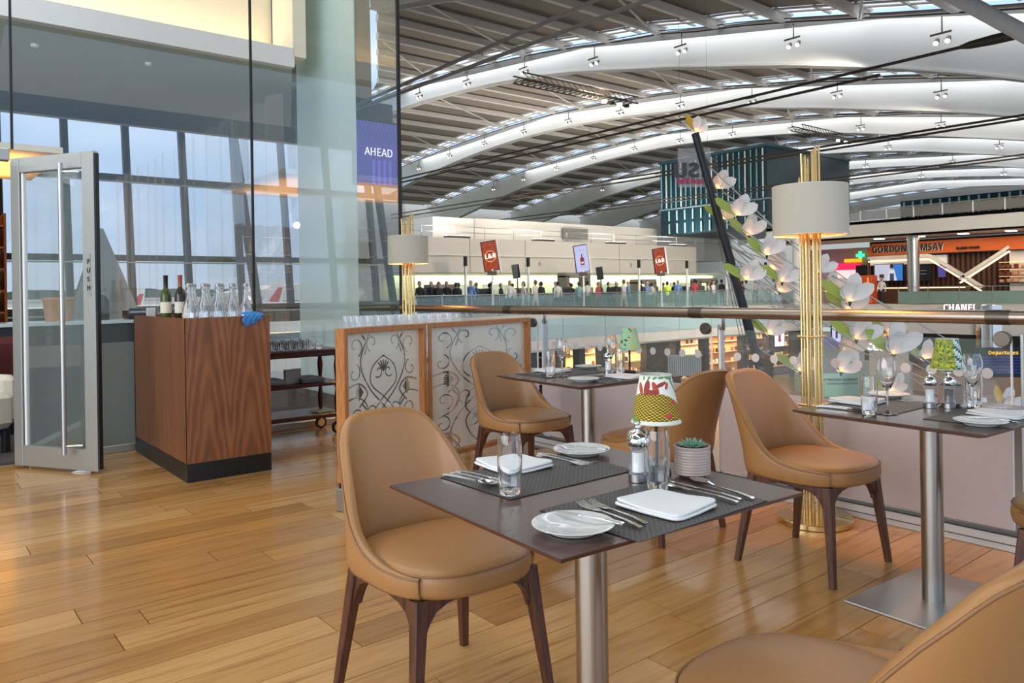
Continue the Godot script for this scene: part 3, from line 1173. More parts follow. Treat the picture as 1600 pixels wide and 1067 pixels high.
# ---------------------------------------------------------------- bar behind the glass
func bar():
	# bulkhead with a lit cove and the cream wall above it
	var bk := G.new()
	bk.box(Vector3(-0.7, 3.98, -8.53), Vector3(8.75, 0.22, 0.10))
	struct("trim_2", bk, M.white, "pale ledge of the lit cove behind the glass")
	var so := G.new()
	so.prism(PackedVector2Array([Vector2(-5.0, 8.55), Vector2(3.675, 8.55), Vector2(4.95, 11.6), Vector2(-5.0, 11.6)]), 3.88, 3.98, Transform3D(Basis(Vector3.RIGHT, -PI / 2), Vector3.ZERO))
	so.box(Vector3(-0.7, 4.02, -9.6), Vector3(8.75, 0.20, 2.0))
	var sf := struct("ceiling_soffit", so, M.soffit, "grey textured soffit behind the glass partition")
	for x in [1.2, 2.3]:
		var sp := G.new()
		sp.lathe([Vector2(0.0, -0.03), Vector2(0.035, -0.03), Vector2(0.04, -0.01), Vector2(0.04, 0.0)], 12, Transform3D(Basis(), Vector3(x, 3.88, -9.3)))
		part("downlight", sp, M.white, sf)
	var cw := G.new()
	cw.box(Vector3(-0.7, 5.6, -9.25), Vector3(8.75, 3.2, 0.2))
	struct("wall_bar_upper", cw, M.cream, "warm cream wall above the lit cove")
	var pr := G.new()
	pr.box(Vector3(3.74, 5.6, -8.78), Vector3(0.16, 3.2, 0.6))
	struct("trim_3", pr, M.cream, "cream return at the end of the lit cove")
	var led := G.new()
	led.box(Vector3(-0.75, 4.125, -9.08), Vector3(8.5, 0.02, 0.04))
	solo("cove_light_strip", led, M.led_warm, "warm light strip hidden on the ledge of the cove", "light")
	area_up("cove_glow", Vector3(-0.7, 4.15, -8.95), 8.5, 0.10, Color(1.0, 0.83, 0.60), 5.0)
	# bar ceiling and bottle wall on the far left, seen through the doorway
	var ce := G.new()
	ce.box(Vector3(-0.6, 3.62, -16.0), Vector3(5.6, 0.10, 3.6))
	struct("ceiling_bar", ce, M.cream, "warm lit ceiling raft over the bar bottles")
	area_up("bar_raft_glow", Vector3(-0.6, 3.30, -16.0), 5.0, 2.8, Color(1.0, 0.72, 0.40), 1.3)
	var bs := thing("bottle_shelf", "tall lit wooden bottle shelves at the back of the bar", "shelves", Vector3(-0.55, 0, -18.0))
	part("back_panel", boxg(Vector3(4.6, 2.9, 0.05), Vector3(0, 1.45, -0.28)), mat(c8(120, 70, 36), 0.6), bs)
	for k in 6:
		part("shelf", boxg(Vector3(4.6, 0.04, 0.5), Vector3(0, 0.55 + k * 0.42, 0), 0.004), mat(c8(104, 62, 34), 0.5), bs)
		var l := part("shelf_light", boxg(Vector3(4.5, 0.015, 0.02), Vector3(0, 0.53 + k * 0.42, -0.22)), glow(Color(1.0, 0.75, 0.45), 2.2), bs)
	for k in 11:
		part("upright", boxg(Vector3(0.035, 2.9, 0.5), Vector3(-2.3 + k * 0.46, 1.45, 0)), mat(c8(104, 62, 34), 0.5), bs)
	area_up("bottle_shelf_glow", Vector3(-0.55, 0.35, -17.3), 4.0, 0.3, Color(1.0, 0.72, 0.42), 3.0)
	var glassy := [mat(c8(120, 74, 30), 0.1), mat(c8(200, 190, 170), 0.1), mat(c8(60, 70, 34), 0.1), mat(c8(190, 130, 60), 0.1)]
	var bm := cached("spirit", func():
		var g := G.new()
		g.lathe([Vector2(0, 0), Vector2(0.04, 0), Vector2(0.042, 0.01), Vector2(0.042, 0.18), Vector2(0.03, 0.21), Vector2(0.014, 0.24), Vector2(0.014, 0.30), Vector2(0, 0.30)], 10)
		return g)
	for k in 5:
		for j in 9:
			if rng.randf() < 0.12: continue
			solo("spirit_bottle", bm, glassy[rng.randi() % 4], "small spirit bottle on the lit shelves behind the bar", "bottle", Vector3(0.37 + (j / 3) * 0.46 + 0.12 + (j % 3) * 0.11, 0.572 + k * 0.42, -17.95 + rng.randf() * 0.08), 0.0, "bottles on the bar shelves")
	# counter and booths just behind the glass
	var ct := thing("bar_counter", "low dark counter with a pale glass top behind the partition", "counter", Vector3(1.2, 0, -9.6))
	part("body", boxg(Vector3(3.9, 0.95, 0.5), Vector3(0, 0.475, 0), 0.005), mat(c8(46, 44, 42), 0.5), ct)
	part("top", boxg(Vector3(4.0, 0.04, 0.6), Vector3(0, 0.97, 0), 0.005), mat(c8(196, 210, 204), 0.15), ct)
	var bt := thing("wooden_tub", "round honey wood tub standing on the bar counter", "tub", Vector3(1.42, 0.99, -9.55))
	var tg := G.new()
	tg.lathe([Vector2(0, 0), Vector2(0.13, 0), Vector2(0.155, 0.22), Vector2(0.165, 0.23), Vector2(0.165, 0.26), Vector2(0.15, 0.26), Vector2(0.12, 0.03), Vector2(0, 0.03)], 20)
	part("body", tg, mat(c8(190, 134, 84), 0.5), bt)
	var dk := thing("round_dark_panel", "dark round-topped panel beside the wooden tub", "panel", Vector3(1.83, 0.99, -9.55), 0.6)
	var dg := G.new()
	var pl := PackedVector2Array()
	for k in 17:
		var a := PI * k / 16.0
		pl.append(Vector2(0.10 * cos(a), 0.18 + 0.10 * sin(a)))
	pl.append(Vector2(-0.10, 0))
	pl.append(Vector2(0.10, 0))
	dg.prism(pl, -0.015, 0.015)
	part("panel", dg, mat(c8(78, 74, 66), 0.6), dk)
	for q in [[2.75, -9.6, 0.42, 0.16, "black coffee machine on the counter behind the partition"], [2.2, -9.45, 0.3, 0.12, "low black tray on the counter beside the tub"]]:
		var t := thing("counter_machine", q[4], "machine", Vector3(q[0], 0.99, q[1]))
		part("body", boxg(Vector3(q[2], q[3], 0.3), Vector3(0, q[3] * 0.5, 0), 0.02), M.black_gloss, t)
		part("trim", boxg(Vector3(q[2] * 0.9, 0.02, 0.31), Vector3(0, q[3] * 0.7, 0)), M.steel_flat, t)
	# folded sheer curtain hanging in line with the soffit end
	var cu := G.new()
	var rows := []
	for j in 2:
		var row := PackedVector3Array()
		for k in 73:
			var z := -8.0 - k * 0.11
			row.append(Vector3(3.32 + 0.05 * sin(k * 1.35) + 0.02 * sin(k * 0.41), 3.46 if j else 0.0, z))
		rows.append(row)
	cu.grid(rows)
	solo("sheer_curtain", cu, pane(c8(240, 226, 200), 0.08, 0.5), "long sheer curtain hanging behind the glass below the soffit", "curtain")
	# stair wedge and armchair near the doorway
	var wd := G.new()
	wd.prism(PackedVector2Array([Vector2(-1.0, 0), Vector2(1.2, 0), Vector2(0.05, 3.0), Vector2(-0.05, 3.0)]), -0.12, 0.12)
	solo("leaning_pier", wd, mat(c8(150, 156, 150), 0.7), "tall tapering grey pier behind the open door", "pier", on(158, 470, 2, -22.0) * Vector3(1, 0, 1) + Vector3(0, 0, 0))
	var ac := thing("armchair", "cream upholstered armchair just inside the doorway", "armchair", Vector3(0.36, 0, -7.55), 0.5)
	var ag := G.new()
	ag.box(Vector3(0, 0.34, 0), Vector3(0.66, 0.30, 0.62), Basis(), 0.05)
	part("seat", ag, M.armchair, ac)
	var bkg := G.new()
	bkg.box(Vector3(0, 0.55, -0.27), Vector3(0.66, 0.62, 0.13), Basis(), 0.05)
	part("backrest", bkg, M.armchair, ac)
	for s in [-1, 1]:
		part("armrest", boxg(Vector3(0.11, 0.40, 0.60), Vector3(s * 0.31, 0.42, 0.0), 0.045), M.armchair, ac)
		for s2 in [-1, 1]:
			part("leg", boxg(Vector3(0.05, 0.19, 0.05), Vector3(s * 0.27, 0.095, s2 * 0.25), 0.004), M.black, ac)
	var sf2 := thing("maroon_sofa", "maroon upholstered sofa in the bar glimpsed beside the door frame", "sofa", Vector3(0.52, 0, -8.6), 0.15)
	part("seat", boxg(Vector3(1.2, 0.28, 0.6), Vector3(0, 0.32, 0), 0.05), mat(c8(92, 34, 32), 0.85), sf2)
	part("backrest", boxg(Vector3(1.2, 0.5, 0.16), Vector3(0, 0.62, -0.28), 0.06), mat(c8(92, 34, 32), 0.85), sf2)
	part("plinth", boxg(Vector3(1.1, 0.18, 0.5), Vector3(0, 0.09, 0)), M.black, sf2)
	var cus := G.new()
	cus.box(Vector3.ZERO, Vector3(0.34, 0.30, 0.12), Basis(Vector3.RIGHT, -0.25), 0.05)
	solo("patterned_cushion", cus, mat(c8(196, 176, 168), 0.9), "pale patterned cushion leaning on the maroon sofa", "cushion", Vector3(0.60, 0.64, -8.60), 0.15)
	# wall screen with lettering high behind the glass
	var sc := thing("wall_screen", "violet glowing screen with white lettering behind the partition edge", "screen", on(590, 240, 2, -12.0))
	part("casing", boxg(Vector3(0.92, 1.15, 0.08), Vector3(0.0, 0, -0.05), 0.01), M.black, sc)
	var im := Image.create(128, 128, false, Image.FORMAT_RGB8)
	for y in 128:
		for x in 128:
			var c := c8(98, 74, 196).lerp(c8(60, 60, 170), y / 128.0)
			if y < 44 and (x / 5 + y / 9) % 2 == 0: c = c8(50, 60, 150)
			if y > 76 and x > 40 and x < 110 and (x / 8) % 2 == 0: c = c8(120, 100, 240)
			im.set_pixel(x, y, c)
	var em := mat(Color.BLACK, 0.3)
	em.emission_enabled = true
	em.emission_texture = ImageTexture.create_from_image(im)
	em.emission = Color.BLACK
	em.emission_energy_multiplier = 0.75
	var sq := G.new()
	sq.quad(Vector3(-0.44, -0.55, 0), Vector3(0.44, -0.55, 0), Vector3(0.44, 0.55, 0), Vector3(-0.44, 0.55, 0), Vector2(0, 1), Vector2(1, 1), Vector2(1, 0), Vector2(0, 0), Vector3(0, 0, 1))
	part("screen", sq, em, sc)
	part("lettering", text_mesh("AHEAD", 0.13, 0.005, false, 400), glow(Color.WHITE, 0.9), sc, Vector3(0.02, 0.02, 0.01))

func area_up(called: String, where: Vector3, lx: float, ly: float, col: Color, e: float):
	var l := AreaLight3D.new()
	l.name = called
	l.area_size = Vector2(lx, ly)
	l.area_normalize_energy = false
	l.light_color = col
	l.light_energy = e
	l.shadow_enabled = true
	l.set("area_range", 60.0)
	l.transform = Transform3D(Basis(Vector3.RIGHT, PI / 2), where)
	add_child(l, true)

# ---------------------------------------------------------------- balustrade
func balustrade():
	var X := 4.03
	var B := thing("balustrade", "glass balustrade with a brushed bronze handrail along the terrace edge", "balustrade")
	var g := G.new()
	g.tube([Vector3(X, 1.085, 0.9), Vector3(X, 1.085, -6.75)], 0.034, 20)
	var hr := part("handrail", g, M.rail, B)
	for z in [-1.36, -3.09, -5.02]:
		var s := G.new()
		s.tube([Vector3(X, 1.085, z - 0.05), Vector3(X, 1.085, z + 0.05)], 0.036, 20)
		part("sleeve", s, M.bronze, hr)
	var joints := [0.6, -1.28, -2.95, -4.63, -6.70]
	for k in joints.size() - 1:
		var z0: float = joints[k] - 0.03
		var z1: float = joints[k + 1] + 0.03
		var p := part("pane", boxg(Vector3(0.012, 0.88, z0 - z1), Vector3(X, 0.54, (z0 + z1) * 0.5)), M.rail_glass, B)
		part("frosted_film", boxg(Vector3(0.003, 0.52, z0 - z1), Vector3(X - 0.009, 0.36, (z0 + z1) * 0.5)), M.frost, p)
		for z in [z0, z1]:
			part("glass_edge", boxg(Vector3(0.014, 0.88, 0.006), Vector3(X, 0.54, z)), M.white, p)
		var zd := z0 - 0.10
		var dm: Mesh = cached("dot", func():
			var dgm := G.new()
			dgm.lathe([Vector2(0, -0.001), Vector2(0.0255, -0.001), Vector2(0.0255, 0.001), Vector2(0, 0.001)], 20, Transform3D(Basis(Vector3(0, 0, 1), PI / 2), Vector3.ZERO))
			return dgm)
		while zd > z1 + 0.06:
			part("dot", dm, M.dot, p, Vector3(X - 0.009, 0.82, zd))
			zd -= 0.125
	for z in joints.slice(1):
		# flat steel post with round clamp, bracket up to the rail
		var po := G.new()
		po.box(Vector3(X + 0.05, 0.53, z + 0.005), Vector3(0.055, 0.96, 0.016), Basis(), 0.003)
		var pp := part("post", po, M.alu, B)
		var br := G.new()
		br.tube([Vector3(X + 0.05, 0.985, z + 0.005), Vector3(X, 0.985, z + 0.06), Vector3(X, 1.06, z + 0.06)], 0.011, 10)
		part("bracket", br, M.steel_flat, pp)
		var cl := G.new()
		cl.lathe([Vector2(0, -0.016), Vector2(0.034, -0.016), Vector2(0.037, -0.012), Vector2(0.037, 0.012), Vector2(0.034, 0.016), Vector2(0, 0.016)], 20, Transform3D(Basis(Vector3(0, 0, 1), PI / 2), Vector3(X - 0.02, 0.985, z - 0.06)))
		part("clamp", cl, M.bronze, pp)
	part("base_channel", boxg(Vector3(0.05, 0.075, 7.6), Vector3(X, 0.0375, -2.95), 0.004), mat(c8(206, 204, 198), 0.4, 0.2), B)
	part("channel_groove", boxg(Vector3(0.052, 0.006, 7.6), Vector3(X - 0.001, 0.078, -2.95)), M.black, B)
	part("channel_line", boxg(Vector3(0.004, 0.004, 7.6), Vector3(X - 0.026, 0.034, -2.95)), M.dark_alu, B)

# ---------------------------------------------------------------- folding screen
func scroll_image() -> ImageTexture:
	var w := 420
	var h := 520
	var im := Image.create(w, h, false, Image.FORMAT_RGBA8)
	var fr := c8(226, 219, 200, 0.82)
	im.fill(fr)
	var dk := c8(96, 92, 84, 0.40)
	var stamp := func(x: float, y: float, r: float):
		for yy in range(int(y - r), int(y + r) + 1):
			for xx in range(int(x - r), int(x + r) + 1):
				if xx >= 0 and yy >= 0 and xx < w and yy < h and Vector2(xx - x, yy - y).length() <= r:
					im.set_pixel(xx, yy, dk)
	var line := func(pts: Array, r: float):
		var c := curve(pts.map(func(p): return Vector3(p.x, p.y, 0)), 40)
		for q in c:
			stamp.call(q.x, q.y, r)
			stamp.call(w - q.x, q.y, r)
	# each stroke is mirrored about the middle of the sheet
	var spiral := func(cx: float, cy: float, r0: float, a0: float, turns: float, dirn: float):
		var pts := []
		for k in 26:
			var u := k / 25.0
			var a := a0 + dirn * turns * TAU * u
			var r := r0 * (1.0 - 0.78 * u)
			pts.append(Vector2(cx + r * cos(a), cy + r * sin(a)))
		line.call(pts, 2.4)
	for oy in [0.0, 260.0]:
		spiral.call(60, 50 + oy, 40, 1.2, 0.9, -1.0)
		spiral.call(150, 40 + oy, 34, 2.0, 0.9, 1.0)
		spiral.call(52, 150 + oy, 36, -1.2, 0.9, 1.0)
		spiral.call(182, 150 + oy, 26, 2.2, 0.8, -1.0)
		line.call([Vector2(20, 200 + oy), Vector2(80, 190 + oy), Vector2(120, 230 + oy), Vector2(80, 275 + oy)], 3.2)
		line.call([Vector2(110, 80 + oy), Vector2(120, 40 + oy), Vector2(96, 10 + oy)], 3.0)
		# palmette
		for k in 7:
			var a := -0.9 + k * 0.3
			line.call([Vector2(96, 222 + oy), Vector2(96 - 34 * cos(a), 222 + oy - 34 * sin(a))], 3.4 if k % 2 == 0 else 2.6)
		for k in 5:
			var a := PI * 0.5 + (k - 2) * 0.36
			line.call([Vector2(210, 150 + oy), Vector2(210 + 40 * cos(a), 150 + oy - 40 * sin(a))], 3.6)
	# long ogee strokes that cross on the middle line
	line.call([Vector2(130, 10), Vector2(86, 110), Vector2(128, 205), Vector2(210, 285), Vector2(296, 368), Vector2(336, 450), Vector2(300, 515)], 3.0)
	line.call([Vector2(210, 92), Vector2(150, 132), Vector2(142, 196), Vector2(210, 250), Vector2(262, 300), Vector2(268, 360), Vector2(210, 410)], 2.6)
	line.call([Vector2(210, 340), Vector2(150, 400), Vector2(168, 470), Vector2(210, 516)], 2.6)
	line.call([Vector2(10, 250), Vector2(70, 240), Vector2(120, 280), Vector2(96, 350), Vector2(40, 380)], 2.6)
	return ImageTexture.create_from_image(im)

func folding_screen():
	var S := thing("folding_screen", "two-leaf oak framed screen with etched scroll glass beside the tables", "screen")
	var gm := mat(Color.WHITE, 0.4)
	gm.transparency = BaseMaterial3D.TRANSPARENCY_ALPHA
	gm.albedo_texture = scroll_image()
	var legs := [[Vector3(1.985, 0, -4.02), Vector3(2.655, 0, -4.20)], [Vector3(2.672, 0, -4.205), Vector3(3.69, 0, -4.385)]]
	for q in legs:
		var a: Vector3 = q[0]
		var b: Vector3 = q[1]
		var L := a.distance_to(b)
		var leaf := Node3D.new()
		leaf.name = "leaf"
		S.add_child(leaf, true)
		leaf.position = a
		leaf.rotation.y = atan2(-(b - a).z, (b - a).x)
		var fw := 0.032
		var dp := 0.075
		var y0 := 0.16
		var y1 := 1.043
		for x in [fw * 0.5, L - fw * 0.5]:
			part("stile", boxg(Vector3(fw, y1 - y0, dp), Vector3(x, (y0 + y1) * 0.5, 0), 0.003), M.oak_frame, leaf)
		for y in [y0 + fw * 0.5, y1 - fw * 0.5]:
			part("rail", boxg(Vector3(L - fw * 2, fw, dp), Vector3(L * 0.5, y, 0), 0.003), M.oak_frame, leaf)
		var gq := G.new()
		for s in [-1.0, 1.0]:
			gq.quad(Vector3(fw, y0 + fw, s * 0.004), Vector3(L - fw, y0 + fw, s * 0.004), Vector3(L - fw, y1 - fw, s * 0.004), Vector3(fw, y1 - fw, s * 0.004), Vector2(0, 1), Vector2(1, 1), Vector2(1, 0), Vector2(0, 0), Vector3(0, 0, s))
			break
		part("etched_glass", gq, gm, leaf)
		for x in ([0.03] if q == legs[0] else [L - 0.03]):
			part("foot", boxg(Vector3(0.075, 0.13, 0.09), Vector3(x, 0.066, 0), 0.004), M.steel_flat, leaf)
			part("foot_spacer", boxg(Vector3(0.05, 0.03, 0.06), Vector3(x, 0.145, 0)), M.black, leaf)
	part("hinge", boxg(Vector3(0.008, 0.87, 0.03), Vector3(2.664, 0.60, -4.175)), M.chrome, S)

# ---------------------------------------------------------------- sideboard and what stands on it
func sideboard():
	var S := thing("service_cabinet", "tall walnut veneered service cabinet on a black plinth", "cabinet", Vector3(1.805, 0, -6.015))
	var w := 0.575
	var dep := 1.385
	var y0 := 0.125
	var y1 := 1.095
	var gf := G.new()
	# end panel facing the tables carries the flame veneer
	gf.quad(Vector3(-w / 2, y0, dep / 2), Vector3(w / 2, y0, dep / 2), Vector3(w / 2, y1, dep / 2), Vector3(-w / 2, y1, dep / 2), Vector2(0, 1), Vector2(1, 1), Vector2(1, 0), Vector2(0, 0), Vector3(0, 0, 1))
	gf.box(Vector3(0, (y0 + y1) * 0.5, dep / 2 - 0.009), Vector3(w, y1 - y0 - 0.001, 0.017))
	part("end_panel", gf, M.veneer, S)
	var gs := G.new()
	for s in [-1.0, 1.0]:
		var x: float = s * w / 2
		gs.quad(Vector3(x, y0, -dep / 2), Vector3(x, y0, dep / 2 - 0.0005), Vector3(x, y1, dep / 2 - 0.0005), Vector3(x, y1, -dep / 2), Vector2(0, 1), Vector2(1.6, 1), Vector2(1.6, 0), Vector2(0, 0), Vector3(s, 0, 0))
	part("side_panel", gs, M.veneer_plain, S)
	part("top", boxg(Vector3(w - 0.04, 0.02, dep - 0.04), Vector3(0, y1 - 0.035, 0)), M.veneer_plain, S)
	var bk := G.new()
	bk.box(Vector3(0, (y0 + y1) * 0.5, -dep / 2 + 0.01), Vector3(w, y1 - y0, 0.018))
	part("back_panel", bk, M.veneer_plain, S)
	part("plinth", boxg(Vector3(w - 0.004, y0, dep - 0.004), Vector3(0, y0 / 2, 0)), mat(c8(18, 18, 20), 0.35), S)
	# swing-top carafes
	var cr := thing("carafe", "clear swing-top water carafe standing in the cluster on the cabinet", "carafe", Vector3.ZERO, 0.0, "carafes on the service cabinet")
	var cg := G.new()
	cg.lathe([Vector2(0, 0.0), Vector2(0.038, 0.0), Vector2(0.043, 0.008), Vector2(0.044, 0.06), Vector2(0.036, 0.10), Vector2(0.020, 0.15), Vector2(0.0145, 0.19), Vector2(0.0145, 0.225), Vector2(0.017, 0.23), Vector2(0.017, 0.237), Vector2(0.012, 0.237), Vector2(0.0115, 0.19), Vector2(0.017, 0.15), Vector2(0.032, 0.102), Vector2(0.0405, 0.06), Vector2(0.0395, 0.012), Vector2(0.0, 0.008)], 18)
	part("body", cg, M.solid_glass, cr)
	var cp := G.new()
	cp.lathe([Vector2(0.0, 0.236), Vector2(0.017, 0.236), Vector2(0.018, 0.25), Vector2(0.008, 0.258), Vector2(0, 0.259)], 12)
	cp.tube([Vector3(-0.02, 0.245, 0), Vector3(-0.02, 0.2, 0), Vector3(0, 0.19, 0.02), Vector3(0.02, 0.2, 0), Vector3(0.02, 0.245, 0)], 0.0015, 5)
	part("stopper", cp, M.alu, cr)
	var n := 0
	for q in [[0, 0], [1, 0], [2, 0], [3, 0], [4, 0], [0.5, 1], [1.5, 1], [2.5, 1], [3.5, 1], [4.4, 1.1], [1.0, 2], [2.0, 2], [3.0, 2.1]]:
		var p := Vector3(1.585 + q[0] * 0.098, y1 - 0.024, -5.47 - q[1] * 0.105)
		if n == 0:
			cr.position = p
		else:
			copy(cr, "carafe", p, rng.randf() * 3.0)
		n += 1
	for q in [[1.565, -5.95, c8(70, 78, 24), c8(30, 26, 24), "green wine bottle with a black capsule on the cabinet"], [1.64, -5.86, c8(46, 40, 22), c8(150, 84, 70), "dark wine bottle with a copper capsule on the cabinet"]]:
		var t := thing("wine_bottle", q[4], "bottle", Vector3(q[0], y1 - 0.024, q[1]))
		var g := G.new()
		g.lathe([Vector2(0, 0), Vector2(0.036, 0), Vector2(0.038, 0.01), Vector2(0.038, 0.17), Vector2(0.03, 0.205), Vector2(0.015, 0.235), Vector2(0.0145, 0.24)], 18)
		part("body", g, mat(q[2], 0.08), t)
		var cpp := G.new()
		cpp.lathe([Vector2(0.0155, 0.238), Vector2(0.0155, 0.31), Vector2(0.017, 0.312), Vector2(0.017, 0.325), Vector2(0, 0.326)], 16)
		part("capsule", cpp, mat(q[3], 0.35), t)
		var lb := G.new()
		lb.lathe([Vector2(0.0385, 0.05), Vector2(0.0385, 0.13)], 18)
		part("paper_label", lb, mat(c8(222, 212, 190), 0.7), t)
	solo("card_holder", boxg(Vector3(0.06, 0.085, 0.04), Vector3(0, 0.0425, 0), 0.004), mat(c8(214, 210, 204), 0.5), "small pale box beside the wine bottles on the cabinet", "box", Vector3(1.56, y1 - 0.024, -6.35))
	# blue cloth draped over the near corner
	var cl := G.new()
	var rows := []
	for i in 19:
		var row := PackedVector3Array()
		for j in 17:
			var u := i / 18.0
			var q := j / 16.0
			var wob := 0.006 * sin(u * 17.0) * sin(q * 11.0 + u * 5.0)
			var x := 1.90 + u * 0.135 + 0.012 * sin(q * 7.0)
			var y: float
			var z: float
			var hang: float = 0.072 + 0.010 * sin(u * 9.0 + 0.5) - 0.045 * smoothstep(0.55, 0.8, u)
			if q < 0.35:
				y = y1 + 0.014 + absf(wob) * 1.5 + 0.012 * sin(u * PI)
				z = -5.40 + q / 0.35 * 0.075
			else:
				var d := (q - 0.35) / 0.65
				y = y1 + 0.012 - d * hang
				z = -5.322 + 0.013 + 0.01 * sin(d * PI) + wob
			row.append(Vector3(x, y, z))
		rows.append(row)
	cl.grid(rows)
	solo("blue_cloth", cl, M.cloth_blue, "crumpled bright blue cleaning cloth draped over the cabinet edge", "cloth")

# ---------------------------------------------------------------- glass trolley
func turned_leg(h: float) -> G:
	var g := G.new()
	var p := []
	for q in [[0.0, 0.016], [0.04, 0.016], [0.05, 0.022], [0.07, 0.022], [0.08, 0.014], [0.16, 0.020], [0.30, 0.026], [0.42, 0.017], [0.48, 0.014], [0.5, 0.022], [0.54, 0.022], [0.56, 0.014], [0.68, 0.020], [0.80, 0.026], [0.92, 0.016], [0.94, 0.022], [1.0, 0.022]]:
		p.append(Vector2(q[1], q[0] * h))
	g.lathe(p, 14, Transform3D(), 0.5)
	return g

func trolley():
	var T := thing("serving_trolley", "dark mahogany serving trolley with turned legs and brass castors", "trolley", Vector3(2.66, 0, -6.48))
	var L := 0.95
	var D := 0.42
	for q in [["top_tray", 0.72, 0.045], ["middle_shelf", 0.45, 0.03], ["lower_shelf", 0.175, 0.035]]:
		part(q[0], boxg(Vector3(L, q[2], D), Vector3(0, q[1], 0), 0.008), M.mahogany, T)
	part("tray_lip", boxg(Vector3(L + 0.03, 0.02, D + 0.03), Vector3(0, 0.745, 0), 0.006), M.mahogany, T)
	for sx in [-1, 1]:
		for sz in [-1, 1]:
			part("leg", turned_leg(0.60), M.mahogany, T, Vector3(sx * (L / 2 - 0.05), 0.12, sz * (D / 2 - 0.04)))
			var cs := G.new()
			var xf := Transform3D(Basis(Vector3(1, 0, 0), PI / 2) , Vector3(sx * (L / 2 - 0.05), 0.055, sz * (D / 2 - 0.04)))
			cs.lathe([Vector2(0.03, -0.012), Vector2(0.052, -0.012), Vector2(0.055, -0.006), Vector2(0.055, 0.006), Vector2(0.052, 0.012), Vector2(0.03, 0.012)], 18, xf)
			var wh := part("castor", cs, M.rubber, T)
			var hb := G.new()
			hb.lathe([Vector2(0, -0.014), Vector2(0.035, -0.014), Vector2(0.035, 0.014), Vector2(0, 0.014)], 14, xf)
			hb.box(xf.origin + Vector3(0, 0.05, 0.018), Vector3(0.02, 0.07, 0.004))
			part("castor_hub", hb, M.brass, wh)
	var tm: Mesh = tumbler_mesh()
	var n := 0
	for i in 9:
		for j in 4:
			var o := solo("water_glass", tm, M.solid_glass, "plain glass tumbler in the rows on the trolley top", "glass", Vector3(2.25 + i * 0.082 + (j % 2) * 0.03, 0.756, -6.60 + j * 0.085), 0.0, "tumblers on the trolley")
			o.scale = Vector3(1.15, 0.62, 1.15)
			n += 1
	for q in [[2.50, 0.47, 0.24, "loose stack of grey menus on the trolley middle shelf"], [2.88, 0.47, 0.20, "second stack of grey menus at the trolley end"]]:
		var t := thing("menu_stack", q[3], "menus", Vector3(q[0], q[1], -6.46))
		for k in 5:
			var pg := boxg(Vector3(q[2], 0.008, 0.26), Vector3(rng.randf_range(-0.015, 0.015), 0.002 + k * 0.0085, rng.randf_range(-0.01, 0.01)))
			part("menu", pg, mat(c8(104 + k * 7, 100 + k * 7, 98 + k * 7), 0.6), t)
	var mu := thing("menu_holder", "upright folded grey menu standing on the trolley shelf", "menu", Vector3(2.71, 0.467, -6.40), 0.25)
	part("cover", boxg(Vector3(0.16, 0.125, 0.03), Vector3(0, 0.0625, 0)), mat(c8(140, 134, 128), 0.6), mu)
	solo("folded_leaflet", boxg(Vector3(0.16, 0.012, 0.12), Vector3(0, 0.006, 0)), mat(c8(170, 176, 150), 0.6), "pale printed leaflet on the lowest trolley shelf", "leaflet", Vector3(2.98, 0.194, -6.40), 0.2)
	# second glass rack on the window side, behind the folding screen
	var R := thing("glass_rack", "low table covered with upturned glasses behind the folding screen", "table", Vector3(3.35, 0, -5.55))
	part("top", boxg(Vector3(1.1, 0.04, 0.4), Vector3(0, 0.93, 0), 0.006), M.alu, R)
	for sx in [-1, 1]:
		for sz in [-1, 1]:
			part("leg", boxg(Vector3(0.04, 0.91, 0.04), Vector3(sx * 0.5, 0.455, sz * 0.16), 0.004), M.dark_alu, R)
	for i in 11:
		for j in 3:
			var o := solo("upturned_glass", tm, M.stack_glass, "upturned tumbler on the table behind the folding screen", "glass", Vector3(2.86 + i * 0.095, 0.952, -5.66 + j * 0.10), 0.0, "glasses behind the folding screen")
			o.scale = Vector3(1.2, 0.75, 1.2)

func tumbler_mesh() -> Mesh:
	return cached("tumbler", func():
		var g := G.new()
		g.lathe([Vector2(0, 0), Vector2(0.023, 0.0), Vector2(0.0255, 0.004), Vector2(0.029, 0.045), Vector2(0.0305, 0.085), Vector2(0.0295, 0.125), Vector2(0.0270, 0.146), Vector2(0.0258, 0.1465), Vector2(0.0250, 0.146), Vector2(0.0275, 0.125), Vector2(0.0285, 0.085), Vector2(0.027, 0.045), Vector2(0.0235, 0.016), Vector2(0, 0.0145)], 28)
		return g)

